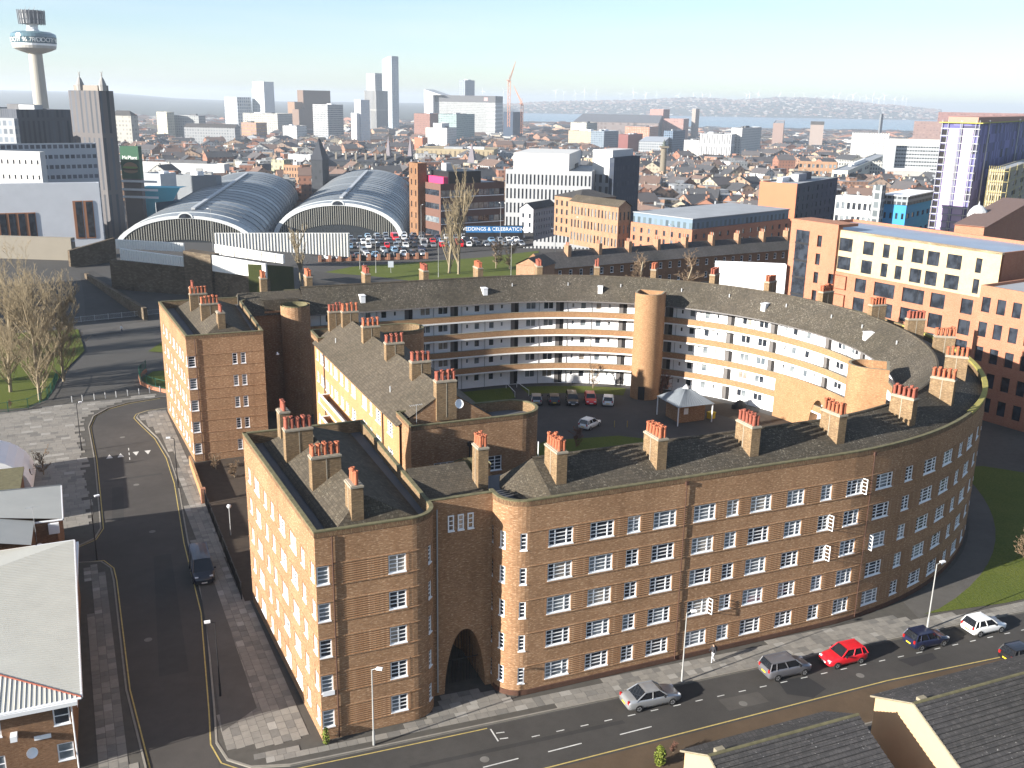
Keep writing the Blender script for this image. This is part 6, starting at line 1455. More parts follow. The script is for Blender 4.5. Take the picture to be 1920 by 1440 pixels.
bld('blue grey glass block right of the tan apartment tower', 1108, 1133, 1160, 246, 1580, 30, grid((.30, .36, .42), (.08, .11, .14), pu=3, pv=3.2, fu=.6, fv=.6), name='office_block')
bld('pink brick warehouse tower on the waterfront', 1219, 1244, 1256, 205, 2300, 25, col((.46, .27, .24)), name='warehouse', cat='warehouse', plant=False)
bld('lower pink brick warehouse on the waterfront', 1245, 1282, 1292, 223, 2200, 20, grid((.50, .30, .26), (.3, .18, .16), pu=6, pv=5), name='warehouse', cat='warehouse', plant=False)
bld('tall concrete ventilation tower on the waterfront', 1298, 1305, 1312, 204, 2350, 30, col((.42, .36, .32)), name='ventilation_tower', cat='tower', plant=False)
bld('long dark roofed warehouse along the river', 1075, 1235, 1245, 231, 2100, 10, grid((.30, .26, .25), (.2, .16, .15), pu=8, pv=8), roof='gable', roofh=14, roofm=plain('hazy slate', (.16, .16, .17), .8, var=.1), name='warehouse', cat='warehouse')
bld('huge dark red brick tobacco warehouse behind the purple tower', 1760, 1930, 1940, 213, 2300, 8, grid((.42, .22, .19), (.28, .15, .13), pu=7, pv=5), name='warehouse', cat='warehouse', plant=False)
bld('lower brick shed left of the tobacco warehouse', 1715, 1770, 1780, 228, 2250, 8, grid((.42, .27, .23), (.28, .18, .15), pu=7, pv=5), name='warehouse', cat='warehouse', plant=False)
bld('small brown dock building by the river', 1450, 1470, 1476, 231, 2000, 15, col((.38, .27, .23)), name='warehouse', cat='warehouse', plant=False)
bld('brown shed with a pitched roof on the waterfront', 1520, 1545, 1552, 234, 1900, 15, col((.42, .34, .30)), roof='gable', roofh=6, name='warehouse', cat='warehouse')
bld('grey steel lattice tank tower on the waterfront', 1650, 1653, 1657, 214, 2000, 30, col((.25, .27, .29)), name='tank_tower', cat='tower', plant=False, D=7)
# column monument
p = at_y(1246, 262, 900); t = thing('monument_column', 'tall stone column with a statue on top', 'column', (p.x, p.y, tz(p.x, p.y))); z0 = p.z - tz(p.x, p.y)
mb = MB(); mb.cyl(0, 0, 0, z0 - 7, 3.2, 2.6, n=14); part(t, 'shaft', mb, col((.26, .22, .16)), True); mb = MB(); mb.box(-3.8, 3.8, -3.8, 3.8, z0 - 7, z0 - 5.5); part(t, 'capital', mb, col((.26, .22, .16))); mb = MB(); mb.lathe([(2.0, z0 - 5.5), (1.5, z0 - 4), (1.0, z0 - 3.6), (1.3, z0 - 2.2), (.35, z0 - .7), (.3, z0), (0, z0 + .2)], n=10); part(t, 'statue', mb, col((.12, .14, .12)), True)
# ---- grey and white university block in the centre
b = bld('white topped block with grey vertical fins behind the dark office', 948, 1110, 1128, 322, 395, 10, col((.50, .51, .52)), win1=(22, 6, .45, .7), wk=('glass',), name='university_block', par=.4, zb=-19)
t, L1, L2, H = b; mb = MB(); mb.box(-L1 + 3, -L1 * .27, 1, L2, H, H + 6.5); part(t, 'white_storey', mb, col((.82, .80, .76)))
b = bld('white cubic top block right of the finned block', 1112, 1148, 1195, 300, 405, 30, grid((.52, .53, .55), (.05, .05, .055), pu=2.8, pv=30, fu=.45, fv=.95), name='university_block', zb=-19, par=.3, plant=False)
t, L1, L2, H = b; mb = MB(); mb.box(-L1 - .1, .1, -.1, L2 * .8, H - 6, H + 3.8); part(t, 'white_storey', mb, col((.82, .80, .76)))
bld('dark navy glazed slab at the right of the white cubic block', 1150, 1152, 1200, 296, 400, 30, grid((.05, .065, .10), (.03, .04, .06), pu=2.6, pv=3.2), name='glass_slab', D=4, zb=-19)
# ---- brown office with a pink rooftop box
b = bld('brown brick office with white ribbon windows and a pink rooftop box', 781, 826, 946, 345, 338, 55, col((.16, .085, .065)), win1=(1, 5, .88, .42), win2=(12, 5, .93, .42), wk=('glass_b', 'glass_c', 'glass'), name='office_block', zb=-9, plant=False, par=.4, depth=.12)
t, L1, L2, H = b
mb = MB(); mb.box(-L1 * .7, 0, L2 * .12, L2 * .62, H, H + 4.0); part(t, 'black_plant_room', mb, M['black'])
mb = MB(); mb.box(-L1 * .78, -.3, L2 * .05, L2 * .35, H - .3, H + 2.2); part(t, 'pink_box', mb, col((.68, .05, .16)))
mb = MB(); mb.box(-L1 * .5, -L1 * .3, L2 * .2, L2 * .3, H + 4, H + 6.5); part(t, 'flue', mb, M['steel'])
for r_ in range(5):
    sh = (H - 1.7) / 5; z = .8 + r_ * sh + sh * .24; mb = MB(); mb.box(.02, .10, .3, L2 - .3, z - .25, z); part(t, 'window_sill', mb, M['frame'])
bld('brick stair tower at the left of the brown office', 767, 783, 800, 306, 345, 55, M['brick_house'], win1=(2, 8, .25, .5), name='stair_tower', zb=-10, D=6, plant=False)
b = bld('low black shed with a blue wedding banner beside the car park', 872, 982, 990, 424, 318, -6, M['black'], name='shed', zb=-4, D=18, roofm=M['flat_roof'], plant=False)
t, L1, L2, H = b; mb = MB(); mb.box(-L1 + .3, -.5, -.2, -.05, H - 2.1, H - .1); bn = part(t, 'banner', mb, col((.03, .16, .38)))
fascia_text(t, 'WEDDINGS & CELEBRATIONS', 1.6, (-L1 * .52, -.23, H - 1.0), (R(90), 0, 0), M['paint'])
# ================================================================== left side
bld('large white clad building with tall orange framed windows at the left', -60, 185, 200, 342, 290, -24, col((.92, .94, .98)), name='clad_building', zb=-2, D=30, par=.8, L1=70)
p0 = bld
t = thing('window_bay', 'tall orange framed windows of the white clad building', 'window', at_y(0, 400, 284.2)) if False else None
wb = [o for o in bpy.data.objects if o.get('label', '').startswith('large white clad')][0]
for px_ in (2, 20, 38, 57, 147, 167):
    A = at_y(px_ - 6, 400, 290); d = A - Vector(wb.location); a = R(-24); u = d.x * math.cos(a) - d.y * math.sin(a); top = 12.2 if px_ < 100 else 15.2
    r = ray(px_, 400); r = r.x / r.y; d1 = (-math.cos(a), math.sin(a)); L_ = (r * 290 - wb.location.x) / (d1[0] - r * d1[1])
    mb = MB(); mb.box(-L_ - 1.3, -L_ + 1.3, -.12, -.02, top - 11, top); f = part(wb, 'window', mb, col((.50, .22, .11)))
    mb = MB(); mb.box(-L_ - .6, -L_ + 1.1, -.18, -.121, top - 10.6, top - .3); sub(f, wb, 'pane', mb, M['glass'])
bld('tall white hotel wing with curved front and ribbon windows', 78, 180, 186, 268, 350, -38, fm('white hotel', (.42, .43, .45), (.06, .06, .07), pv=3.4, fv=.38, pu=1.8, fu=.72), name='hotel', zb=-10, D=20, L1=34)
bld('white cubic front block of the hotel with small dark windows', -60, 74, 84, 285, 318, 8, col((.72, .71, .69)), win1=(12, 6, .28, .28), name='hotel', zb=-5, D=16)
b = bld('dark glazed office building with vertical fins at the far left', -80, 30, 132, 205, 440, 40, grid((.11, .12, .145), (.05, .06, .08), pu=2.2, pv=18, fu=.45, fv=.92), name='glass_office', zb=-22)
bld('pale fronted corner of the dark glazed office', -60, 26, 34, 222, 425, 8, grid((.52, .54, .56), (.20, .23, .27), pu=2.6, pv=3.4, fu=.6, fv=.6), name='glass_office', zb=-22, D=10)
b = bld('tall dark brown tower with narrow windows and two domed finials', 128, 184, 212, 170, 430, 32, fm('dark tower', (.10, .092, .092), (.03, .034, .042), pu=3.4, pv=24, fu=.36, fv=.92), name='tower_block', cat='tower', zb=-22, plant=False)
t, L1, L2, H = b
for x, y in ((-L1 * .72, 2.0), (-1.2, 3.2)):
    mb = MB(); mb.lathe([(1.5, H), (1.6, H + 1.6), (1.7, H + 2.4), (1.0, H + 4.2), (.7, H + 5.0), (.25, H + 5.6), (.2, H + 6.3)], x, y, n=10); part(t, 'domed_finial', mb, col((.42, .40, .38)), True)
    mb = MB(); mb.tube((x, y, H + 6.2), (x, y, H + 7.4), .35, .2, n=6); mb.tube((x, y, H + 7.0), (x - 1.1, y, H + 8.0), .2, .05, n=4); mb.tube((x, y, H + 7.0), (x + 1.1, y, H + 8.0), .2, .05, n=4); part(t, 'bird_statue', mb, col((.42, .40, .38)))
mb = MB(); mb.box(-L1 + 1, -3, 2, L2, H, H + 2.2); part(t, 'crown', mb, col((.34, .30, .26)))
# radio tower
p = at_y(66, 98, 700); zt0 = tz(p.x, 700); t = thing('radio_tower', 'slender concrete radio tower with a round blue banded observation deck', 'tower', (p.x, 700, zt0))
k = 700 / F_PX; zz = lambda py: at_y(66, py, 700).z - zt0
mb = MB(); mb.cyl(0, 0, 0, zz(98), 5.4, 4.3, n=24, cap=False); part(t, 'shaft', mb, col((.56, .52, .45)), True)
mb = MB(); mb.lathe([(4.3, zz(101)), (10.5, zz(95)), (13.4, zz(91)), (13.8, zz(86))], n=36); part(t, 'deck_underside', mb, col((.60, .57, .52)), True)
mb = MB(); mb.lathe([(13.8, zz(86)), (14.1, zz(82))], n=36); part(t, 'rim', mb, M['white'], True)
mb = MB(); mb.lathe([(14.0, zz(82)), (14.2, zz(70))], n=36); part(t, 'name_band', mb, col((.05, .11, .14)), True)
mb = MB(); mb.lathe([(14.4, zz(70)), (14.0, zz(64)), (11, zz(60)), (5, zz(58))], n=36); part(t, 'glazed_roof', mb, glass_mat('blue green glass', (.10, .17, .20), .15), True)
mb = MB(); mb.lathe([(5.0, zz(60)), (3.6, zz(55)), (3.4, zz(45))], n=20); part(t, 'neck', mb, M['white'], True)
mb = MB(); mb.lathe([(7.2, zz(45)), (7.9, zz(20))], n=20); mb.face([(7.9*math.cos(i*.314), 7.9*math.sin(i*.314), zz(20)) for i in range(20)]); part(t, 'drum', mb, grid((.14, .15, .17), (.5, .5, .5), pu=2.4, pv=4, fu=.25, fv=.8))
mb = MB()
for i in range(20): a = i * .314; mb.tube((8.2*math.cos(a), 8.2*math.sin(a), zz(46)), (8.6*math.cos(a), 8.6*math.sin(a), zz(19)), .3, n=4)
part(t, 'drum_fin', mb, col((.22, .23, .25)), kind='stuff')
for i in range(5): mb = MB(); a = i * 1.25; mb.tube((3*math.cos(a), 3*math.sin(a), zz(20)), (3*math.cos(a), 3*math.sin(a), zz(12 + 2*(i % 3))), .12, n=4); part(t, 'aerial', mb, M['steel'])
for txt, a0 in (('RADIO CITY 96.7', -112), ('RADIO CITY 96.7', -20)):
    n_ = len(txt)
    for i, ch in enumerate(txt):
        if ch == ' ': continue
        a = R(a0 + (i - n_/2) * 6.0); fascia_text(t, ch, 4.0, (14.35 * math.cos(a), 14.35 * math.sin(a), zz(76)), (R(90), 0, a + math.pi/2), M['plate_w'])
# billboard tower
p = at_y(241, 274, 460); t = thing('billboard', 'tall green advertising screen with a burger picture beside the dark tower', 'billboard', (p.x, 460, tz(p.x, 460)), R(-8)); H = p.z - tz(p.x, 460); h2 = at_y(241, 335, 460).z - tz(p.x, 460); hw_ = 18 * 460 / F_PX
mb = MB(); mb.box(-hw_, hw_, 0, 3, h2, H); part(t, 'screen_box', mb, col((.045, .12, .07)))
mb = MB(); mb.box(-hw_, hw_, .3, 3, 0, h2); part(t, 'tower', mb, col((.25, .20, .18)))
fascia_text(t, 'McPlant', 2.3, (0, -.06, H - 5.2), (R(90), 0, 0), M['paint'])
def disc(cx, cz, rx, rz, y, a0=0, a1=360, n=20): return [(cx + rx * math.cos(R(a0 + (a1 - a0) * i / n)), y, cz + rz * math.sin(R(a0 + (a1 - a0) * i / n))) for i in range(n + 1)]
for nm, c_, args in (('picture_bun', (.50, .32, .18), (0, H - 9.6, 3.6, 2.4, -.06, 0, 180)), ('picture_patty', (.13, .07, .045), (0, H - 10.2, 3.8, .7, -.08)), ('picture_leaf', (.25, .38, .10), (0, H - 9.6, 3.8, .5, -.10)), ('picture_base', (.46, .30, .18), (0, H - 10.9, 3.6, 1.3, -.06, 180, 360))):
    mb = MB(); mb.face(disc(*args)); part(t, nm, mb, col(c_))
for z in (h2 - 1.6, h2 - 5.4, h2 - 8.8): mb = MB(); mb.box(-hw_ - 1, hw_ + 8, -.4, .2, z, z + 1.0); part(t, 'fascia_band', mb, M['white'])
# turquoise wedge
p = at_y(300, 352, 470); t = thing('glass_pavilion', 'turquoise glass pavilion with a slanted end left of the station roof', 'pavilion', (p.x, 470, tz(p.x, 470))); hw_ = 37 * 470 / F_PX; H = p.z - tz(p.x, 470)
mb = MB(); mb.face([(-hw_, 0, H), (hw_, 0, H), (hw_, 10, H), (-hw_, 10, H)][::1]); mb.face([(-hw_, 0, H), (-hw_ * .3, 0, H - 7), (hw_ * .6, 0, H - 6), (hw_, 0, H)]); mb.face([(-hw_, 0, 0), (-hw_ * .3, 0, 0), (-hw_ * .3, 0, H - 7), (-hw_, 0, H)][::1]); mb.face([(-hw_, 10, 0), (-hw_, 0, 0), (-hw_, 0, H), (-hw_, 10, H)]); part(t, 'glass_skin', mb, col((.16, .72, .85)))
mb = MB(); mb.box(-hw_ * .3, hw_, .5, 9, 0, H - 6.2); part(t, 'base', mb, col((.03, .12, .20)))
# low building with rooftop plant at left, in front of the clad building
b = bld('low stone building with cluttered grey roof in front of the white clad building', -60, 132, 140, 447, 262, 4, col((.30, .27, .22)), zb=-.5, name='low_building', D=22, par=1.0, plant=False, roofm=M['grey_roof'])
t, L1, L2, H = b
for i in range(9):
    mb = MB(); x = -L1 * (.05 + .1 * i); w_ = rnd.uniform(.8, 2.0); mb.box(x - w_, x + w_, L2 * rnd.uniform(.1, .3), L2 * rnd.uniform(.4, .7), H - 1, H - 1 + rnd.uniform(.3, 1.1)); part(t, 'rooftop_unit', mb, rnd.choice((M['white'], M['steel'], M['flat_roof'], M['lead'])))
# ================================================================== station sheds
sh_l = plain('station glazing bright', (.26, .275, .285), .4, metal=.1, var=.15, scale=.1); sh_d = plain('station roof sheet', (.165, .18, .192), .45, metal=.1, var=.15, scale=.1); sh_w = plain('station white trim', (.62, .64, .64), .6, var=.05)
def shed(label, g, b, half, spring, crown):
    ax = Vector((b[0] - g[0], b[1] - g[1], 0)); L_ = ax.length; an = math.atan2(ax.y, ax.x) - math.pi / 2
    t = thing('station_shed', label, 'train shed', (g[0], g[1], spring), an, 'arched train sheds'); FOOT.append((g[0] + ax.x * .5, g[1] + ax.y * .5, L_ * .5)); 
    rise = crown - spring; K = 26
    def pt(i, y, r=1.0): a = math.pi * i / K; return (-half * math.cos(a) * r, y, rise * (max(0.0, math.sin(a)) ** .85) * r)
    nb_ = 20
    for j in range(nb_):
        y0, y1 = L_ * j / nb_, L_ * (j + 1) / nb_; mb = MB()
        for i in range(K): mb.face([pt(i, y0), pt(i + 1, y0), pt(i + 1, y1 - .5), pt(i, y1 - .5)])
        part(t, 'roof_bay', mb, sh_l if (j < 1 or j % 5 == 4) else sh_d, True)
        mb = MB()
        for i in range(K): mb.face([pt(i, y1 - .5, 1.012), pt(i + 1, y1 - .5, 1.012), pt(i + 1, y1, 1.012), pt(i, y1, 1.012)]); mb.face([pt(i, y1 - .5, 1.0), pt(i + 1, y1 - .5, 1.0), pt(i + 1, y1 - .5, 1.012), pt(i, y1 - .5, 1.012)])
        part(t, 'rib', mb, sh_w if j == 0 else col((.30, .32, .34)))
    mb = MB()
    for i in range(K):
        a, b2 = pt(i, -.4), pt(i + 1, -.4); c, d = pt(i + 1, -.4, .93), pt(i, -.4, .93); mb.face([a, b2, c, d]); mb.face([pt(i, -.4), pt(i + 1, -.4), pt(i + 1, 1), pt(i, 1)]); mb.face([pt(i, -.4, .93), pt(i, 1.2, .93), pt(i + 1, 1.2, .93), pt(i + 1, -.4, .93)])
    part(t, 'gable_arch', mb, sh_w)
    mb = MB(); mb.face([pt(i, .3, .94) for i in range(K + 1)]); part(t, 'gable_glass', mb, glass_mat('dark gable glass', (.03, .035, .04), .2))  # near-black glass filling the end arch
    for i in range(1, 56):
        x = -half * .93 + half * 1.86 * i / 56; c = max(-1, min(1, -x / (half * .93))); z = rise * .93 * (max(0.0, math.sin(math.acos(c))) ** .85); mb = MB(); mb.box(x - .14, x + .14, -.1, .25, max(0, z - 8.5), z); part(t, 'mullion', mb, col((.42, .41, .36)))
    mb = MB(); mb.cyl(0, -.5, rise - 2.2, rise + .9, 3.2, n=16, cap=False) if False else None
    mb.face([(3.0 * math.cos(math.pi * i / 14), -.6, rise - .9 + 2.2 * math.sin(math.pi * i / 14)) for i in range(15)]); part(t, 'crown_window', mb, sh_w)
    mb = MB(); mb.face([(2.4 * math.cos(math.pi * i / 14), -.66, rise - .9 + 1.7 * math.sin(math.pi * i / 14)) for i in range(15)]); part(t, 'crown_glass', mb, M['glass'])
    mb = MB(); mb.box(-.8, .8, L_ * .08, L_ * .92, rise * 1.012, rise * 1.012 + .8); part(t, 'ridge_walkway', mb, M['lead'])
    return t
shed('left arched train shed with a curved grey ribbed roof', on_z(347, 404, -3), on_z(470, 322, -3), 29, -20, -3)
shed('right arched train shed with a curved ribbed roof beside the brown office', on_z(633, 380, -2), on_z(692, 318, -2), 29.5, -20, -2)
# ================================================================== railway bridges, walls, road cut at the left
panel_w = plain('white bridge panel', (.74, .73, .69), .6, var=.06)
def upright(root, name, a, b, z_lo, z_hi, m, th=.5, ribs_=0, ribm=None, z_lo2=None, z_hi2=None):
    """slab standing between plan points a and b; heights may differ at the two ends"""
    z_lo2 = z_lo if z_lo2 is None else z_lo2; z_hi2 = z_hi if z_hi2 is None else z_hi2
    d = Vector((b[0]-a[0], b[1]-a[1])); L_ = d.length; d /= L_; nx, ny = -d.y * th, d.x * th; mb = MB()
    A, B = (a[0], a[1]), (b[0], b[1]); A2, B2 = (a[0]+nx, a[1]+ny), (b[0]+nx, b[1]+ny)
    mb.face([(*A, z_lo), (*B, z_lo2), (*B, z_hi2), (*A, z_hi)]); mb.face([(*B2, z_lo2), (*A2, z_lo), (*A2, z_hi), (*B2, z_hi2)]); mb.face([(*A, z_hi), (*B, z_hi2), (*B2, z_hi2), (*A2, z_hi)]); mb.face([(*A2, z_lo), (*A, z_lo), (*A, z_hi), (*A2, z_hi)]); mb.face([(*B, z_lo2), (*B2, z_lo2), (*B2, z_hi2), (*B, z_hi2)])
    o = part(root, name, mb, m)
    for i in range(ribs_):
        f = (i + .5) / ribs_; x, y = a[0] + (b[0]-a[0]) * f, a[1] + (b[1]-a[1]) * f; lo = z_lo + (z_lo2 - z_lo) * f; hi = z_hi + (z_hi2 - z_hi) * f
        mb = MB(); mb.obox(x - nx*.1, y - ny*.1, .06, .08, math.atan2(d.y, d.x), lo, hi - .03); part(root, 'rib', mb, ribm or m)
    return o
def wall_thing(name, label, cat, px0, px1, Y0, Y1, m, th=.5, ribs_=0, ribm=None, pname='panel', group=None):
    """px0/px1: (x, y_top, y_bottom) at the two ends, standing at distances Y0 and Y1"""
    a, b = at_y(px0[0], px0[1], Y0), at_y(px1[0], px1[1], Y1); t = thing(name, label, cat, (a.x, a.y, at_y(px0[0], px0[2], Y0).z), 0, group); OFF[t.name] = tuple(t.location)
    upright(t, pname, (a.x, a.y), (b.x, b.y), at_y(px0[0], px0[2], Y0).z, a.z, m, th, ribs_, ribm, at_y(px1[0], px1[2], Y1).z, b.z)
    return t
rdark = plain('dark panel joint', (.20, .19, .17), .7, var=.1)
wall_thing('bridge_parapet', 'white ribbed bridge parapet partly in shade left of the stone pier', 'parapet', (224, 466, 487), (345, 482, 500), 222, 216, panel_w, ribs_=26, ribm=panel_w)
wall_thing('bridge_parapet', 'upper shaded ribbed bridge parapet behind the lower one', 'parapet', (216, 449, 466), (343, 456, 472), 232, 228, panel_w, ribs_=26, ribm=panel_w)
wall_thing('bridge_parapet', 'bright white bridge parapet right of the stone pier', 'parapet', (394, 478, 508), (497, 495, 522), 212, 203, panel_w)
wall_thing('bridge_parapet', 'second bright white parapet running behind the first', 'parapet', (402, 458, 476), (530, 478, 494), 226, 214, panel_w, ribs_=5, ribm=rdark)
wall_thing('bridge_parapet', 'long white panelled parapet below the train sheds', 'parapet', (402, 437, 462), (655, 437, 482), 250, 256, panel_w, ribs_=42, ribm=rdark)
mb = MB()
rw = wall_thing('retaining_wall', 'dark stone retaining wall under the railway bridges', 'wall', (205, 487, 600), (352, 502, 600), 223, 217, M['stone'], 1.0, pname='wall'); 
pier = wall_thing('bridge_pier', 'stone bridge pier with a shaded arch between the white parapets', 'pier', (343, 470, 600), (394, 478, 600), 214.5, 211.5, M['stone'], 3.0, pname='pier')
wall_thing('retaining_wall', 'dark stone abutment wall under the bright parapet', 'wall', (392, 509, 600), (500, 524, 600), 213, 204, M['stone'], 1.0, pname='wall')
wall_thing('retaining_wall', 'ivy topped bank wall beside the bare poplar behind the ring', 'wall', (490, 496, 600), (550, 500, 560), 203.5, 222, M['hedge'], 3.0, pname='wall')
wall_thing('retaining_wall', 'low stone wall with pale coping along the curved road at the left', 'wall', (158, 512, 530), (268, 578, 600), 236, 190, M['stone'], .8, pname='wall')
wall_thing('retaining_wall', 'dark wall in front of the white clad building', 'wall', (130, 470, 500), (215, 446, 500), 250, 262, M['stone'], .8, pname='wall')
mb = MB()
q = [on_z(x, y, -.08) for x, y in ((150, 512), (175, 508), (215, 530), (248, 560), (268, 596), (160, 604), (158, 560))]; mb.face([(x, y, -.08) for x, y in q]); tag(solo('lower_road', mb, M['asphalt'], None, None), kind='structure')
q = [on_z(x, y, -.06) for x, y in ((0, 640), (130, 622), (310, 598), (310, 612), (130, 634), (0, 655))]; mb = MB(); mb.face([(x, y, -.06) for x, y in q]); tag(solo('cross_road', mb, M['tarmac'], None, None), kind='structure')
# green behind the ring, its road and the car park
mb = MB(); q = [on_z(x, y, .02) for x, y in ((560, 520), (660, 500), (800, 490), (900, 483), (1010, 470), (1010, 520), (800, 540), (640, 540))]; mb.face([(x, y, .02) for x, y in q]); tag(solo('green', mb, M['grass'], None, None), kind='structure')
mb = MB(); q = [on_z(x, y, .04) for x, y in ((560, 548), (590, 508), (625, 512), (700, 518), (800, 530), (800, 545), (700, 560))]; mb.face([(x, y, .04) for x, y in q]); tag(solo('rear_road', mb, M['asphalt'], None, None), kind='structure')
mb = MB(); q = [on_z(x, y, .03) for x, y in ((640, 489), (800, 478), (1000, 462), (1000, 436), (790, 441), (590, 450), (585, 478))]; mb.face([(x, y, .03) for x, y in q]); tag(solo('car_park', mb, M['asphalt'], None, None), kind='structure')
pa, pb = on_z(600, 491, 0), on_z(800, 485, 0); t = thing('car_park_wall', 'low brick wall with piers between the green and the car park', 'wall', (pa[0], pa[1], 0)); OFF[t.name] = (pa[0], pa[1], 0)
upright(t, 'wall', pa, pb, 0, .7, M['brick_red'], .3)
for i in range(12): f = i / 11; mb = MB(); mb.obox(pa[0] + (pb[0]-pa[0])*f, pa[1] + (pb[1]-pa[1])*f, .4, .3, math.atan2(pb[1]-pa[1], pb[0]-pa[0]), 0, 1.7); part(t, 'pier', mb, M['brick_red'])
# parked cars, each a small shell with glazing
SM = {}
def small_car(kind, paint):
    P = car_meshes(kind); mb = MB()
    for k, mi in (('body', 0), ('roof', 0), ('windscreen', 1), ('rear_window', 1)):
        for f in P[k].f: mb.face([P[k].v[i] for i in f], m=mi)
    for w_ in P['side_window']:
        for f in w_.f: mb.face([w_.v[i] for i in f], m=1)
    for wx in P['wheel_x']:
        for sg in (-1, 1):
            r = P['wheel_r']; c = [(wx + r*math.cos(i*.785), sg*P['wheel_y']*1.02, r + r*math.sin(i*.785)) for i in range(8)]; mb.face(c, m=2)
    me = mb.mesh('parked_car'); mats(me, [PA[paint], M['carglass'], M['tyre']]); return me
PAINTS = ['white', 'silver', 'white', 'silver', 'grey', 'dgrey', 'black', 'navy', 'white', 'lblue', 'silver', 'silver', 'white', 'dgrey', 'grey', 'black', 'red', 'silver']
for k in ('hatch', 'saloon', 'estate', 'van'):
    for c in sorted(set(PAINTS)): SM[k, c] = small_car(k, c)
CNAME = {'white': 'white', 'silver': 'silver', 'grey': 'grey', 'dgrey': 'dark grey', 'black': 'black', 'navy': 'navy blue', 'lblue': 'pale blue', 'red': 'red'}
rc = random.Random(5); n_ = 0
for row, (pxa, pxb) in enumerate((((606, 486), (800, 478)), ((600, 476), (800, 470)), ((612, 466), (985, 460)), ((640, 458), (990, 452)), ((650, 451), (985, 446)), ((680, 446), (800, 443)))):
    A, B = on_z(*pxa, 0), on_z(*pxb, 0); L_ = math.dist(A, B); k = int(L_ / 2.7); an = math.atan2(B[1]-A[1], B[0]-A[0])
    for i in range(k):
        if rc.random() < .12: continue
        f = (i + .5) / k; x, y = A[0] + (B[0]-A[0])*f, A[1] + (B[1]-A[1])*f; kind = rc.choice(('hatch', 'hatch', 'estate', 'saloon', 'van' if rc.random() < .3 else 'hatch')); c = rc.choice(PAINTS)
        o = bpy.data.objects.new('parked_car', SM[kind, c]); COL.objects.link(o); o.location = (x, y, .04); o.rotation_euler = (0, 0, an + math.pi/2 * rc.choice((1, -1)) + rc.uniform(-.06, .06))
        n_ += 1; ORD = lambda q: (['first', 'second', 'third', 'fourth', 'fifth', 'sixth', 'seventh', 'eighth', 'ninth', 'tenth', 'eleventh', 'twelfth', 'thirteenth', 'fourteenth', 'fifteenth', 'sixteenth', 'seventeenth', 'eighteenth', 'nineteenth', 'twentieth'] + [f'{v}th' for v in range(21, 60)])[q]
        tag(o, f'{CNAME[c]} {"van" if kind == "van" else {"hatch": "hatchback", "saloon": "saloon", "estate": "estate car"}[kind]}, {ORD(i)} from left in the {["front row", "second row", "third row", "fourth row", "fifth row", "rear row"][row]} of the car park', 'car', 'cars in the packed car park')
for i, (px_, py, h) in enumerate([(822, 520, 9), (958, 522, 9), (548, 478, 11), (1040, 498, 10), (675, 505, 7), (705, 512, 8), (1075, 470, 10), (790, 458, 12), (938, 452, 12), (400, 470, 12), (1255, 478, 9)]):
    x, y = on_z(px_, py, 0); lamp_post(['tall street lamp on the green near the two poplars', 'street lamp at the right edge of the green', 'tall mast beside the bright bridge parapet', 'street lamp by the gabled brick house', 'lamp post at the left end of the green', 'lamp post by the road bend behind the ring', 'lamp post before the pale terrace', 'lamp mast in the car park left of the poplars', 'lamp mast in the car park right of the poplars', 'lamp mast on the railway bridge', 'lamp post behind the long terrace'][i], 0, 0, h, .3 + i, .9, 0, 'lamp', x, y, 'lamp posts beyond the ring')
for lbl, px_, py, m in (('blue and white road sign on the green behind the ring', 733, 512, col((.55, .60, .66))), ('small dark notice board at the edge of the green', 682, 500, M['black'])):
    x, y = on_z(px_, py, 0); t = thing('road_sign', lbl, 'sign', (x, y, 0), .1); mb = MB(); mb.cyl(0, 0, 0, 2.0, .05, n=6); part(t, 'post', mb, M['steel']); mb = MB(); mb.box(-.7, .7, -.08, -.04, 1.5, 3.1); part(t, 'panel', mb, m)

# a tall block just outside the left of the view: it keeps the railway cutting in shade
t = thing('office_block', 'brown brick block left of the view shading the railway cutting', 'building', (-150, 178, 0), .4); mb = MB(); mb.box(-14, 14, -26, 22, 0, 32); part(t, 'wall', mb, M['brick_house']); mb = MB(); mb.box(-14.3, 14.3, -26.3, 22.3, 32, 32.4); part(t, 'roof', mb, M['flat_roof'])
# ================================================================== skyline
def sky_bld(*a, **k): return bld(*a, **k)
bld('white tower with scattered dark slots on the skyline', 472, 493, 512, 166, 2300, 35, grid((.66, .68, .68), (.22, .26, .28), pu=5, pv=6.5, fu=.45, fv=.55), name='skyline_tower', cat='tower', plant=False)
bld('white cap storeys of the slotted skyline tower', 473, 494, 513, 153, 2299, 35, col((.74, .76, .78)), name='skyline_tower', cat='tower', plant=False)
bld('low checker patterned block left of the slotted white tower', 420, 444, 470, 182, 2280, 35, grid((.70, .72, .72), (.12, .17, .24), pu=6, pv=7, fu=.5, fv=.6), name='skyline_block', plant=False)
bld('stepped brown concrete block on the skyline', 557, 568, 619, 169, 2100, 35, col((.24, .165, .125)), name='stepped_block', plant=False)
bld('low left wing of the stepped brown block', 539, 552, 575, 191, 2085, 35, col((.34, .22, .15)), name='stepped_block', plant=False)
bld('middle step of the stepped brown block', 548, 560, 600, 205, 2070, 35, col((.26, .18, .14)), name='stepped_block', plant=False)
bld('grey and white gridded office tower before the stepped brown block', 586, 614, 643, 196, 1750, 32, grid((.56, .56, .55), (.09, .10, .12), pu=3.4, pv=3.6, fu=.72, fv=.5), name='gridded_tower', cat='tower')
bld('slim bright white tower in the city centre', 664, 676, 693, 187, 1500, 32, grid((.80, .81, .83), (.45, .50, .58), pu=3, pv=4, fu=.3, fv=.3), name='white_tower', cat='tower', plant=False)
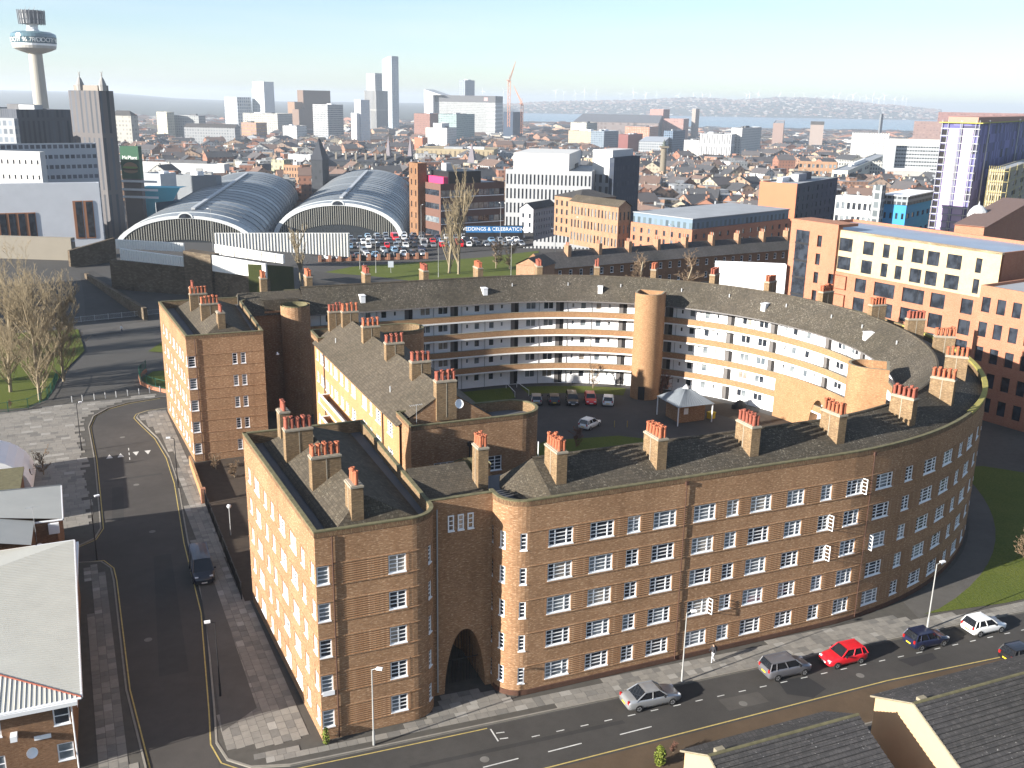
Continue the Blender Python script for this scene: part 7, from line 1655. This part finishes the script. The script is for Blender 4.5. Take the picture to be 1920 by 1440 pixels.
bld('lower white shoulder of the slim white tower', 658, 668, 690, 212, 1495, 32, col((.82, .82, .82)), name='white_tower', cat='tower', plant=False)
bld('dark striped lower half of the twin skyline tower', 683, 705, 727, 170, 2500, 35, grid((.42, .41, .38), (.07, .08, .10), pu=4, pv=60, fu=.5, fv=.95), name='skyline_tower', cat='tower', plant=False)
bld('pale upper half of the striped skyline tower', 686, 703, 716, 137, 2510, 35, grid((.52, .52, .50), (.20, .22, .24), pu=4, pv=4, fu=.5, fv=.5), name='skyline_tower', cat='tower', plant=False)
b = bld('tallest skyline tower, blue glass with a curved white edge', 716, 734, 747, 112, 2600, 35, grid((.62, .66, .68), (.26, .33, .38), pu=6, pv=4, fu=.5, fv=.5), name='tallest_tower', cat='tower', plant=False, par=.2)
t, L1, L2, H = b; mb = MB(); K = 8
for i in range(K):
    a, c = i / K, (i + 1) / K; mb.face([(-L1 * (1 - a), 0, H), (-L1 * (1 - c), 0, H), (-L1 * (1 - c), 0, H + 9 * math.sin(c * 1.57)), (-L1 * (1 - a), 0, H + 9 * math.sin(a * 1.57))]); mb.face([(-L1 * (1 - a), 0, H + 9 * math.sin(a * 1.57)), (-L1 * (1 - c), 0, H + 9 * math.sin(c * 1.57)), (-L1 * (1 - c), L2, H + 9 * math.sin(c * 1.57)), (-L1 * (1 - a), L2, H + 9 * math.sin(a * 1.57))])
mb.face([(0, 0, H), (0, L2, H), (0, L2, H + 9), (0, 0, H + 9)]); part(t, 'curved_crown', mb, col((.55, .60, .63)))
b = bld('long grey curtain walled office slab on the skyline', 811, 929, 943, 180, 2250, 8, grid((.60, .61, .60), (.24, .25, .25), pu=2.2, pv=3.6, fu=.6, fv=.55), name='office_slab', plant=False)
t, L1, L2, H = b; mb = MB(); mb.box(-L1, .05, -.2, L2, H - 14, H); part(t, 'dark_top_storey', mb, col((.19, .19, .20)))
for i in range(11): mb = MB(); mb.box(-L1 * .14, .3, -.4, L2, H - 22 - i * 8.6, H - 18.5 - i * 8.6); part(t, 'white_band', mb, col((.72, .72, .72)))
mb = MB(); mb.box(-L1 * .18, -L1 * .12, -.5, -.2, H - 11, H - 3.5); part(t, 'round_logo_panel', mb, col((.75, .5, .48)))
b = bld('wedge topped white block at the left end of the long office slab', 795, 812, 830, 178, 2260, 20, grid((.76, .77, .77), (.4, .42, .44), pu=6, pv=4, fu=.3, fv=.5), name='wedge_block', plant=False, par=.2)
t, L1, L2, H = b; mb = MB(); mb.face([(-L1, -.1, H), (L2 * .4, -.1, H), (-L1, -.1, H + 12)]); mb.face([(L2 * .4, -.1, H), (L2 * .4, L2, H), (-L1, L2, H + 12), (-L1, -.1, H + 12)]); mb.face([(-L1, L2, H), (-L1, -.1, H), (-L1, -.1, H + 12), (-L1, L2, H + 12)]); part(t, 'wedge_top', mb, col((.70, .71, .71)))
bld('dark blue and white tower block peeking over the office slab', 861, 872, 890, 150, 2900, 35, grid((.36, .40, .46), (.10, .13, .18), pu=8, pv=6, fu=.5, fv=.5), name='skyline_tower', cat='tower')
bld('dark navy glass block between the two cranes', 944, 962, 980, 210, 2000, 30, col((.045, .065, .10)), name='glass_block', plant=False)
bld('bright white stepped office block in front of the skyline slab', 798, 838, 856, 240, 1450, 16, grid((.80, .80, .77), (.35, .34, .32), pu=3, pv=3.4, fu=.45, fv=.5), name='white_office')
bld('white top storey of the stepped office block', 812, 828, 842, 231, 1458, 16, col((.80, .80, .78)), name='white_office', plant=False)
bld('green glass office left of the blue sloping roof', 822, 856, 890, 214, 1700, 20, grid((.42, .52, .50), (.14, .19, .20), pu=3, pv=3.4, fu=.7, fv=.5), name='glass_office')
bld('red brick office block below the skyline slab', 776, 806, 826, 213, 1800, 20, grid((.38, .20, .16), (.2, .12, .1), pu=3, pv=3.4), name='brick_office')
bld('orange brick small office beside the white stepped block', 777, 792, 802, 258, 1350, 20, col((.50, .18, .10)), name='brick_office')
bld('long sandstone hall with columns and cornice', 780, 926, 934, 281, 1050, 4, grid((.52, .42, .26), (.22, .17, .10), pu=5, pv=12, fu=.35, fv=.6), name='sandstone_hall', D=24, roofm=col((.36, .29, .18)))
bld('cream stone tower building left of the centre', 293, 312, 326, 210, 1600, 30, grid((.66, .62, .48), (.3, .28, .22), pu=4, pv=4), name='stone_tower', plant=False)
bld('grey stone office right of the cream stone tower', 322, 372, 385, 217, 1620, 12, grid((.46, .47, .46), (.16, .17, .18), pu=4, pv=4), name='stone_office')
bld('long dark roofed market building in the centre left', 345, 440, 450, 240, 1400, 10, grid((.40, .41, .42), (.15, .16, .17), pu=4, pv=4), roof='gable', roofh=5, name='market_hall', cat='hall')
bld('flat topped theatre with a curved front at the left', 205, 245, 258, 217, 1250, 18, grid((.50, .48, .42), (.25, .24, .22), pu=5, pv=5), roof='hip', roofh=6, name='theatre')
bld('red and orange glazed office in the centre left', 452, 480, 500, 230, 1700, 24, grid((.40, .27, .22), (.45, .25, .08), pu=4, pv=5, fu=.6, fv=.4), name='brick_office')
bld('pale office behind the orange office', 455, 520, 548, 213, 1850, 18, grid((.56, .55, .50), (.2, .2, .19), pu=4, pv=4), name='stone_office')
bld('white office left of the gridded tower', 530, 556, 575, 236, 1600, 22, grid((.74, .74, .72), (.3, .3, .3), pu=4, pv=4), name='white_office')
bld('pale yellow building behind the left train shed', 508, 532, 545, 300, 760, 20, grid((.60, .56, .34), (.22, .21, .16), pu=4, pv=4), name='yellow_building')
bld('orange brick building with balconies behind the left train shed', 531, 566, 582, 310, 700, 18, M['brick_pale'], win1=(7, 5, .4, .5), name='brick_flats')
bld('white shopping centre with long parapets beyond the turquoise pavilion', 246, 420, 430, 308, 700, 6, col((.70, .70, .69)), name='shopping_centre', D=40, zb=-25)
bld('grey shopping centre annex with a white corner', 265, 300, 330, 326, 560, 20, col((.52, .55, .58)), name='shopping_centre', D=20, zb=-25)
bld('flat roofed shopping block with white fascia near the station', 330, 405, 415, 330, 540, 10, col((.32, .34, .36)), name='shopping_centre', D=30, zb=-25)
bld('grey clad cinema block left of the dark spired hotel', 540, 582, 590, 290, 900, 16, col((.56, .57, .58)), name='cinema', cat='cinema')
# dark Gothic hotel with a steep tower, beside the station
b = bld('long dark slate roofed Gothic hotel beside the train sheds', 585, 770, 776, 305, 850, 4, grid((.06, .065, .075), (.025, .03, .035), pu=4, pv=4), name='gothic_hotel', cat='hotel', roof='gable', roofh=5, D=16, roofm=col((.045, .05, .062)))
t, L1, L2, H = b
for i in range(9): mb = MB(); x = -L1 * (.06 + .1 * i); mb.box(x - .8, x + .8, 2, 4, H + 1, H + 7); part(t, 'chimney', mb, col((.30, .26, .21)))
b = bld('steep roofed dark tower of the Gothic hotel', 583, 604, 616, 300, 640, 12, grid((.05, .055, .065), (.02, .025, .03), pu=3, pv=4), name='hotel_tower', cat='tower', roof='hip', roofh=13, roofm=col((.045, .05, .065)))
for i, (px_, pt_, pb_, hw_) in enumerate(((728, 255, 298, 7), (769, 257, 300, 7), (885, 268, 308, 11), (607, 262, 300, 5))):
    A = at_y(px_, pt_, 900); B = at_y(px_, pb_, 900); t = thing('spire', ['left purple grey pyramid spire beyond the right train shed', 'second purple grey pyramid spire beyond the right train shed', 'wide purple grey spire before the sandstone hall', 'slim pale spire behind the dark hotel tower'][i], 'spire', (A.x, 900, tz(A.x, 900)), .5, 'spires by the station')
    r = hw_ * 900 / F_PX; z0 = B.z - tz(A.x, 900); z1 = A.z - tz(A.x, 900); mb = MB(); mb.lathe([(r, z0), (.15, z1)], n=4); part(t, 'roof', mb, col((.27, .24, .26))); mb = MB(); mb.lathe([(r * .95, 0), (r * .95, z0)], n=4); part(t, 'tower', mb, col((.20, .17, .13)))
# tower cranes
def crane(label, x0, yb, yt, tip, Y):
    A = at_y(x0, yt, Y); B = at_y(x0, yb, Y); T = at_y(tip[0], tip[1], Y + 10); t = thing('tower_crane', label, 'crane', (A.x, Y, B.z), 0, 'tower cranes'); OFF[t.name] = (A.x, Y, B.z); m = col((.80, .36, .20)); s_ = 2.2; mb = MB()
    for dx, dy in ((-s_, -s_), (s_, -s_), (s_, s_), (-s_, s_)): mb.tube((A.x + dx, Y + dy, B.z), (A.x + dx, Y + dy, A.z), .5, n=4)
    k = 14
    for i in range(k):
        za, zb_ = B.z + (A.z - B.z) * i / k, B.z + (A.z - B.z) * (i + 1) / k; sg = 1 if i % 2 else -1
        mb.tube((A.x - sg*s_, Y - s_, za), (A.x + sg*s_, Y - s_, zb_), .3, n=4); mb.tube((A.x - s_, Y - sg*s_, za), (A.x - s_, Y + sg*s_, zb_), .3, n=4)
    part(t, 'mast', mb, m); mb = MB(); mb.tube((A.x - 1, Y, A.z), (T.x, T.y, T.z), .6, .4, n=4); mb.tube((A.x + 1.2, Y, A.z), (T.x, T.y, T.z), .6, .4, n=4); mb.tube((A.x, Y, A.z + 4), (T.x, T.y, T.z), .3, .2, n=4); part(t, 'jib', mb, m)
    mb = MB(); mb.box(A.x - 2.2, A.x + 2.2, Y - 2, Y + 2, A.z - 2, A.z + 2); part(t, 'cab', mb, col((.35, .2, .15))); mb = MB(); mb.tube((A.x, Y, A.z), (A.x - 5, Y + 2, A.z + 2), .8, n=4); mb.tube((A.x, Y, A.z), (A.x - .5, Y, A.z + 12), .3, n=4); part(t, 'counter_jib', mb, m)
crane('tall orange luffing crane with raised jib on the skyline', 955, 238, 152, (967, 115), 1950)
crane('shorter orange crane leaning its jib towards the tall one', 979, 250, 196, (963, 160), 1970)
# ================================================================== filling the city with ordinary buildings
rf_ = random.Random(21)
WALLS = [((.42, .20, .13), 'red brick'), ((.42, .24, .16), 'brown brick'), ((.56, .48, .36), 'cream'), ((.50, .49, .46), 'grey'), ((.70, .69, .66), 'white'), ((.30, .22, .17), 'dark brick'), ((.58, .40, .27), 'tan brick'), ((.40, .42, .45), 'blue grey')]
WM = [grid(c, tuple(k * .35 for k in c), pu=3.4, pv=3.4, fu=.42, fv=.5) for c, _ in WALLS]
ROOFS = [(col((.075, .075, .08)), 'dark slate'), (col((.11, .10, .10)), 'slate'), (col((.34, .34, .34)), 'grey flat'), (col((.18, .12, .095)), 'brown tile'), (col((.52, .52, .50)), 'pale flat')]
def clear(x, y, r):
    for fx, fy, fr in FOOT:
        if abs(fx - x) < fr + r and abs(fy - y) < fr + r and math.hypot(fx - x, fy - y) < fr * .8 + r: return False
    return True
fill = []; Y = 415.0
while Y < 3900:
    step = max(20, .0235 * Y); X = -.56 * Y
    while X < .56 * Y:
        x = X + rf_.uniform(-.3, .3) * step; y = Y + rf_.uniform(-.35, .35) * step * .8
        w_, d_ = step * rf_.uniform(.55, .95), step * rf_.uniform(.5, .9)
        if Y > 900: w_ *= rf_.uniform(.6, 1.1)
        right = x > .05 * y
        hmax = 11 if (right and y < 620) else (14 if right and y < 1000 else 17)
        w_ *= rf_.choice((1, 1, 1.5)); h = rf_.uniform(7, hmax + 2) * (1 if y < 1200 else (.62 if right else .95)) * (.5 if right and y > 2000 else 1)
        if clear(x, y, max(w_, d_) * .25) and not (right and y < 440) and not (y < 640 and -.43 * y < x < -.01 * y): fill.append((x, y, w_, d_, h, rf_.choice((.42, .42, .2, .6, -.3)) + rf_.choice((0, math.pi/2)), rf_.choices(range(8), (5, 4, 3, 3, 2.2, 3, 3, 1.5))[0], rf_.choices(range(5), (4, 3, 5, 1.5, 4))[0]))
        X += step
    Y += step * .92
NOTE = []
for o_ in list(COL.objects):
    if o_.parent is None and o_.get('category') in ('tower', 'building', 'hotel', 'hall', 'train shed', 'spire', 'crane', 'cinema', 'column', 'pavilion', 'warehouse', 'billboard') and 395 < o_.location.y < 2400:
        import re as _re
        short = _re.split(r' (?:with|on|in|behind|left|right|beside|beyond|clad|before|running|below|of|between|at|peeking|among|before)\b|,', o_['label'])[0]
        NOTE.append((o_.location.x / o_.location.y, o_.location.y, ' '.join(short.split()[:5])))
fill.sort(key=lambda q: math.hypot(q[0], q[1]))
far = {}
def fill_mesh(mb, x, y, z, w_, d_, h, an, flat, m0=0, m1=1):
    c, s_ = math.cos(an), math.sin(an); T = lambda a, b, zz: (x + a*c - b*s_, y + a*s_ + b*c, z + zz)
    a, b = w_/2, d_/2; B = [(-a, -b), (a, -b), (a, b), (-a, b)]
    for i in range(4): p, q = B[i], B[(i+1) % 4]; mb.face([T(*p, 0), T(*q, 0), T(*q, h), T(*p, h)], m=m0)
    if flat:
        mb.face([T(*p, h) for p in B], m=m1); 
        if w_ > 14: e = .25 * a; [mb.face(f, m=m0) for f in ([T(-e, -e, h), T(e, -e, h), T(e, -e, h+2.5), T(-e, -e, h+2.5)], [T(-e, e, h), T(-e, -e, h), T(-e, -e, h+2.5), T(-e, e, h+2.5)], [T(e, -e, h), T(e, e, h), T(e, e, h+2.5), T(e, -e, h+2.5)])]; mb.face([T(-e, -e, h+2.5), T(e, -e, h+2.5), T(e, e, h+2.5), T(-e, e, h+2.5)], m=m1)
    else:
        r = h + min(b * .75, 5); o = .3
        mb.face([T(-a-o, -b-o, h-.1), T(a+o, -b-o, h-.1), T(a+o, 0, r), T(-a-o, 0, r)], m=m1); mb.face([T(a+o, b+o, h-.1), T(-a-o, b+o, h-.1), T(-a-o, 0, r), T(a+o, 0, r)], m=m1)
        mb.face([T(a, -b, h), T(a, b, h), T(a, 0, r)], m=m0); mb.face([T(-a, b, h), T(-a, -b, h), T(-a, 0, r)], m=m0)
        for e in (-.7, .7):
            if w_ > 8: cx = a * e; k = .6; [mb.face([T(cx+p[0], p[1]-.1, r-1.2), T(cx+q[0], q[1]-.1, r-1.2), T(cx+q[0], q[1]-.1, r+1.4), T(cx+p[0], p[1]-.1, r+1.4)], m=m0) for p, q in (((-k,-k),(k,-k)), ((k,-k),(k,k)), ((k,k),(-k,k)), ((-k,k),(-k,-k)))]; mb.face([T(cx-k, -k-.1, r+1.4), T(cx+k, -k-.1, r+1.4), T(cx+k, k-.1, r+1.4), T(cx-k, k-.1, r+1.4)], m=m0)
for i, (x, y, w_, d_, h, an, wi, ri) in enumerate(fill):
    z = tz(x, y) - .3; flat = ri in (2, 4)
    if i < 300:
        mb = MB(); fill_mesh(mb, 0, 0, 0, w_, d_, h, 0, flat)
        best = min(NOTE, key=lambda q: abs(q[0] - x / y) + .00012 * abs(q[1] - y)); rel = ('behind' if y > best[1] + 25 else 'in front of') if abs(best[0] - x / y) < .012 else ('left of' if x / y < best[0] else 'right of')
        size = 'long' if w_ > 1.5 * d_ or d_ > 1.5 * w_ else ('tall' if h > 13 else ('low' if h < 8.5 else 'squat'))
        side = 'left' if x < -.18 * y else ('right' if x > .18 * y else 'middle')
        lb_ = f'{size} {WALLS[wi][1]} building with {ROOFS[ri][1]} roof {rel} the {best[2]}'; lb_ = ' '.join(lb_.split()[1:]) if len(lb_.split()) > 16 else lb_
        solo('city_building', mb, [WM[wi], ROOFS[ri][0]], lb_, 'building', (x, y, z), an, f'{WALLS[wi][1]} {ROOFS[ri][1]} roofed city buildings')
    else:
        fill_mesh(far.setdefault((wi, ri), MB()), x, y, z, w_, d_, h, an, flat)
allm = MB(); mlist = []
for (wi, ri), mb in far.items():
    b0 = len(mlist); mlist += [WM[wi], ROOFS[ri][0]]
    for f, m_ in zip(mb.f, mb.m): allm.face([mb.v[k] for k in f], m=b0 + m_)
solo('distant_rooftops', allm, mlist, 'distant mass of small city rooftops reaching to the river', 'rooftops', kind='stuff')
# ================================================================== river, far shore, wind farm
water = NT('river'); nn = water.noise(water.pos(), .02, 4); solo('river', (lambda m: (m.face([(-9000, 3900, -46.6), (12000, 3900, -46.6), (12000, 17500, -46.6), (-9000, 17500, -46.6)]), m)[1])(MB()), water.out((.10, .16, .20), .25, bump=nn, bstr=.1, bdist=.5, spec=.5), None, None, kind='structure')
def ridge_land(name, tab, Y0, Y1, m, zb=-46.8):
    """tab: (pixel x, pixel y of skyline); land rises from the shore at Y0 to its crest at Y1"""
    mb = MB(); P = []
    for px_, py in tab:
        c = at_y(px_, py, Y1); f = at_y(px_, py, Y0); P.append(((f.x, Y0, zb), (f.x + (c.x - f.x) * .5, (Y0 + Y1) / 2, zb + (c.z - zb) * .72), (c.x, Y1, c.z), (c.x * 1.05, Y1 * 1.12, zb)))
    for a, b in zip(P, P[1:]):
        for i in range(3): mb.face([a[i], b[i], b[i+1], a[i+1]])
    o = solo(name, mb, m, None, None, kind='structure'); return P
hill_m = grass_mat('far shore', (.05, .06, .04), (.09, .085, .065))
PW = ridge_land('far_shore_hill', [(930, 196), (1000, 192), (1060, 190), (1120, 189), (1180, 188), (1240, 185), (1290, 183), (1330, 184), (1380, 187), (1420, 185), (1460, 182), (1510, 183), (1560, 186), (1600, 190), (1640, 195), (1690, 198), (1730, 203), (1765, 206)], 8000, 9600, hill_m)
ridge_land('far_left_hill', [(-500, 172), (-100, 170), (0, 169), (60, 170), (150, 172), (210, 174), (260, 178), (330, 184), (420, 188), (520, 190), (640, 191), (760, 193), (850, 194), (960, 197)], 4160, 11500, hill_m)
rw_ = random.Random(3); mb = MB()
cols_ = [col((.62, .58, .54)), col((.34, .20, .16)), col((.42, .34, .28)), col((.14, .13, .12))]
for i in range(2600):
    k = rw_.randrange(len(PW) - 1); f = rw_.random(); g = rw_.random() ** .8
    a, b = PW[k], PW[k + 1]; j = 0 if g < .5 else 1; t_ = g * 2 - j
    def L3(p, q, e): return [p[n] + (q[n] - p[n]) * e for n in range(3)]
    p = L3(L3(a[j], a[j+1], t_), L3(b[j], b[j+1], t_), f); w_ = rw_.uniform(6, 14); h = rw_.uniform(5, 9); mi = rw_.choices(range(4), (1.5, 3, 2, 4))[0]
    mb.box(p[0] - w_, p[0] + w_, p[1] - 5, p[1] + 5, p[2] - 2, p[2] + h, m=mi)
o = solo('far_shore_houses', mb, cols_, 'tiny houses scattered over the hill across the river', 'houses', kind='stuff')
rt = random.Random(9)
def ordw(i):
    o = ['first', 'second', 'third', 'fourth', 'fifth', 'sixth', 'seventh', 'eighth', 'ninth', 'tenth', 'eleventh', 'twelfth', 'thirteenth', 'fourteenth', 'fifteenth', 'sixteenth', 'seventeenth', 'eighteenth', 'nineteenth', 'twentieth']
    return o[i] if i < 20 else ('twenty ' + o[i - 20] if i < 29 else ('thirtieth' if i == 29 else 'thirty ' + o[i - 30]))
TX = [905, 945, 1042, 1057, 1079, 1096, 1118, 1163, 1188, 1210, 1212, 1232, 1272, 1301, 1318, 1332, 1400, 1406, 1422, 1461, 1490, 1508, 1526, 1543, 1563, 1572, 1587, 1600, 1613, 1625, 1637, 1648, 1659, 1678, 1692, 1700]
hub_me = {}
for i, px_ in enumerate(TX):
    Yt = rt.uniform(13000, 15500); by = 193 + (px_ - 960) * .0176 - 4; ty = by - rt.uniform(15, 22); A = at_y(px_, ty, Yt); zb = -46.6
    t = thing('wind_turbine', f'{ordw(i)} distant white wind turbine from the left along the sea horizon', 'wind turbine', (A.x, Yt, zb), rt.uniform(-.6, .6), 'offshore wind turbines on the horizon'); H = A.z - zb
    mb = MB(); mb.cyl(0, 0, 0, H, 4.5, 3, n=6); part(t, 'tower', mb, M['paint'])
    mb = MB(); ph = rt.uniform(0, 2)
    for k in range(3): a = ph + k * 2.094; mb.tube((0, -4, H), (60 * math.cos(a), -4, H + 60 * math.sin(a)), 3.2, 1.0, n=4)
    part(t, 'rotor', mb, M['paint'])
# ================================================================== bare trees
def tree(label, x, y, z, h, kind='round', seed=1, tm='bark', bm='twig', depth=5, n0=7, rad=None, cat='tree', name='bare_tree', spread=1.0, group=None, twig_r=.012):
    r = random.Random(seed); t = thing(name, label, cat, (x, y, z), 0, group); tr = MB(); br = MB()
    rad = rad or h * .016
    def grow(p, d, L_, r0, lev, mb):
        segs = 3 if lev < 2 else 2; q = p
        for i in range(segs):
            e = q + d * (L_ / segs); mb.tube(q, e, r0 * (1 - .25 * i / segs), r0 * (1 - .25 * (i + 1) / segs), n=6 if lev == 0 else (4 if lev < 3 else 3))
            if lev >= 1 or i > 0 or kind != 'round':
                pass
            if lev < depth:
                k = {0: n0, 1: 4, 2: 3, 3: 3, 4: 2}.get(lev, 2)
                for _ in range(max(1, k // segs + (1 if r.random() < .5 else 0))):
                    ax = Vector((r.gauss(0, 1), r.gauss(0, 1), r.gauss(0, .3))).normalized(); up_ = .55 if kind == 'poplar' else .1
                    sp = (.42 if kind == 'poplar' else .85) * spread
                    nd = (d + ax * sp + Vector((0, 0, up_ * (1 if lev else .3)))).normalized(); grow(q + (e - q) * r.random(), nd, L_ * r.uniform(.42, .66) * (1.0 if lev else (.75 if kind == 'poplar' else .8)), max(twig_r, r0 * (.36 if kind == 'poplar' else .5)), lev + 1, br)
            q = e; d = (d + Vector((r.gauss(0, .10), r.gauss(0, .10), .06 if kind == 'poplar' else .02))).normalized()
    d0 = Vector((r.gauss(0, .03), r.gauss(0, .03), 1)).normalized()
    grow(Vector((0, 0, 0)), d0, h * (.62 if kind == 'poplar' else .5), rad, 0, tr)
    part(t, 'trunk', tr, M[tm]); part(t, 'crown', br, M[bm]); return t
def tree_px(label, px_, py, h, z=0, **k): x, y = on_z(px_, py, z); return tree(label, x, y, z, h, **k)
tree_px('tall bare poplar on the grass at the left edge', 75, 750, 21, kind='poplar', seed=4, bm='bark_y', depth=6, n0=34, rad=.25, twig_r=.013, spread=2.0)
_t1 = [o for o in COL.objects if o.get('label', '').startswith('tall bare poplar on the grass')][0]
for _s, _n, _l in ((-80, 62, 'bare poplar outside the view left of the grass'), (-84, 76, 'further bare poplar outside the view left of the grass'), (-79, 88, 'third bare poplar outside the view left of the grass')):
    _c = copy_tree(_t1); _x, _y = W(_s, _n); _c.location = (_x, _y, 0); _c.rotation_euler = (0, 0, _n); _c['label'] = _l  # unseen trees, added for the striped shadows they cast on the closed street
tree_px('second tall bare poplar close behind the first at the left', 20, 735, 21, kind='poplar', seed=8, bm='bark_y', depth=6, n0=34, rad=.25, twig_r=.013, spread=2.0)
tree_px('bare poplar at the left behind the green railing', 120, 715, 18, kind='poplar', seed=15, bm='bark_y', depth=6, n0=26, rad=.22, twig_r=.013, spread=1.8)
tree_px('left of the two tall bare poplars on the green behind the ring', 842, 512, 24, kind='poplar', seed=23, bm='bark_y', depth=6, n0=11, rad=.4, twig_r=.025)
tree_px('right of the two tall bare poplars on the green behind the ring', 860, 514, 26, kind='poplar', seed=31, bm='bark_y', depth=6, n0=11, rad=.4, twig_r=.025)
tree_px('bare poplar beside the ivy bank left of the green', 565, 535, 15, kind='poplar', seed=35, bm='bark_y', depth=6, n0=9, rad=.3, twig_r=.022)
tree_px('small dark bare tree on the green right of the poplars', 930, 503, 11, seed=41, bm='twig', depth=5, twig_r=.03)
tree_px('small dark bare tree at the right end of the green', 955, 505, 10, seed=43, bm='twig', depth=5, twig_r=.03)
tree_px('bare tree rising behind the ring roof before the terrace', 1200, 545, 14, seed=47, bm='twig', depth=5, twig_r=.03, z=0)
tree_px('second bare tree behind the ring roof before the terrace', 1285, 550, 13, seed=49, bm='twig', depth=5, twig_r=.03)
tree_px('small bare tree on the plaza beside the white canopy', 82, 890, 4.6, seed=51, bm='twig', depth=5, n0=9, twig_r=.014)
tree_px('thin young tree by the courtyard doors', 1112, 728, 5.5, seed=53, bm='twig', depth=4, twig_r=.018)
tree_px('tall slender bare tree in the courtyard against the curved balconies', 1418, 748, 11, kind='poplar', seed=55, bm='bark', depth=5, twig_r=.02, n0=6)
tree_px('bushy bare tree before the courtyard arch', 1515, 790, 7, seed=57, bm='twig', depth=5, twig_r=.02)
tree_px('reddish shrub on the courtyard lawn behind the near roof', 1080, 838, 3.8, seed=59, bm='twig_r', tm='twig_r', depth=5, n0=10, twig_r=.016, name='shrub', cat='shrub')
tree_px('reddish climbing shrub at the foot of the tall stair tower', 1240, 742, 6, seed=61, bm='twig_r', tm='twig_r', depth=5, n0=10, twig_r=.018, name='shrub', cat='shrub')
tree_px('tangled bare shrub in the bed before the distant corner block', 405, 880, 3.2, seed=63, bm='twig', depth=5, n0=12, twig_r=.014, spread=1.2, name='shrub', cat='shrub')
tree_px('tangled bare shrub beside the gate path', 440, 895, 2.8, seed=64, bm='twig', depth=5, n0=12, twig_r=.014, spread=1.2, name='shrub', cat='shrub')
tree_px('bare tree on the shaded lawn at the right edge', 1925, 1060, 5.5, seed=65, bm='twig', depth=5, n0=9, twig_r=.016)
tree_px('orange brown shrub on the grass by the green railing', 20, 765, 1.8, seed=67, bm='twig_r', depth=4, n0=10, twig_r=.014, name='shrub', cat='shrub')
tree_px('brown shrub at the corner of the left tiled house', 1262, 1412, 1.2, seed=69, bm='twig_r', depth=4, n0=10, twig_r=.012, name='shrub', cat='shrub')
for i, (px_, py, h) in enumerate(sorted([(1310, 275, 16), (1335, 278, 14), (1445, 300, 15), (1470, 303, 14), (1545, 322, 13), (1690, 345, 12), (1720, 350, 11), (1580, 285, 15), (1625, 300, 13), (1520, 268, 14)])):
    x, y = on_z(px_, py, -22); tree(f'brown winter tree, {ords[i]} from the left among the right hand buildings', x, y, tz(x, y), h, seed=80 + i, bm='twig_r' if i % 2 else 'twig', depth=4, n0=12, twig_r=.12, group='winter trees on the right')
# leafy clump by the tiled house: many small leaves
def leaf_bush(label, x, y, z, r, h, m, n=700, seed=2, name='shrub'):
    q = random.Random(seed); t = thing(name, label, 'shrub', (x, y, z)); mb = MB()
    for i in range(n):
        a = q.uniform(0, 6.28); e = q.random() ** .5; zz = q.random(); rr = r * e * math.sqrt(max(.05, 1 - (zz * 1.7 - .7) ** 2)); c = Vector((rr * math.cos(a), rr * math.sin(a), zz * h)); u_ = Vector((q.gauss(0, 1), q.gauss(0, 1), q.gauss(0, 1))).normalized() * q.uniform(.05, .12); v_ = u_.cross(Vector((q.gauss(0, 1), q.gauss(0, 1), q.gauss(0, 1)))).normalized() * .05
        mb.face([tuple(c - u_), tuple(c + v_), tuple(c + u_), tuple(c - v_)])
    part(t, 'foliage', mb, m); st_ = MB()
    for i in range(5): st_.tube((0, 0, 0), (q.uniform(-r, r) * .6, q.uniform(-r, r) * .6, h * .8), .02, .01, n=4)
    part(t, 'stems', st_, M['twig']); return t
leafm = plain('yellow green leaves', (.14, .17, .025), .7, var=.4, scale=6)
x, y = on_z(1237, 1432, 0); leaf_bush('yellow green leafy shrub at the corner of the left tiled house', x, y, 0, .42, 1.4, leafm)
x, y = W(-42.75, -42.95); leaf_bush('small yellow green weeds growing at the foot of the near corner', x, y, 0, .25, 1.3, leafm, 260, 5)
x, y = on_z(905, 1294, 0)
# grass verges at the left
local_sheet('left_lawn', [(-110, 52), (-66.5, 47.6), (-64.2, 51), (-63.3, 56), (-62, 66), (-58.8, 80), (-60, 98), (-110, 98)], .02, M['grass'])
local_sheet('small_lawn', [(-47.8, 50), (-49.5, 53), (-50.2, 58), (-48.5, 62), (-44, 62), (-42, 50)], .02, M['grass'])
local_sheet('small_lawn', [(-48.5, 76), (-45.5, 74), (-42, 78), (-42, 84), (-46, 82)], .02, M['grass'])
finish_text()
# ================================================================== haze
mb = MB(); mb.box(-9500, 12500, -600, 18000, -49, 122, bottom=True)
hz = NT('haze air'); hz.t.nodes.remove(hz.b); pv_ = hz.n('VolumePrincipled'); pv_.inputs['Color'].default_value = (.82, .90, 1.0, 1); pv_.inputs['Density'].default_value = 1.2e-4; pv_.inputs['Anisotropy'].default_value = .2
hz.l(pv_.outputs[0], hz.t.nodes['Material Output'].inputs['Volume'])
solo('haze', mb, hz.mat, 'pale blue winter haze over the distant city', 'haze', kind='stuff')
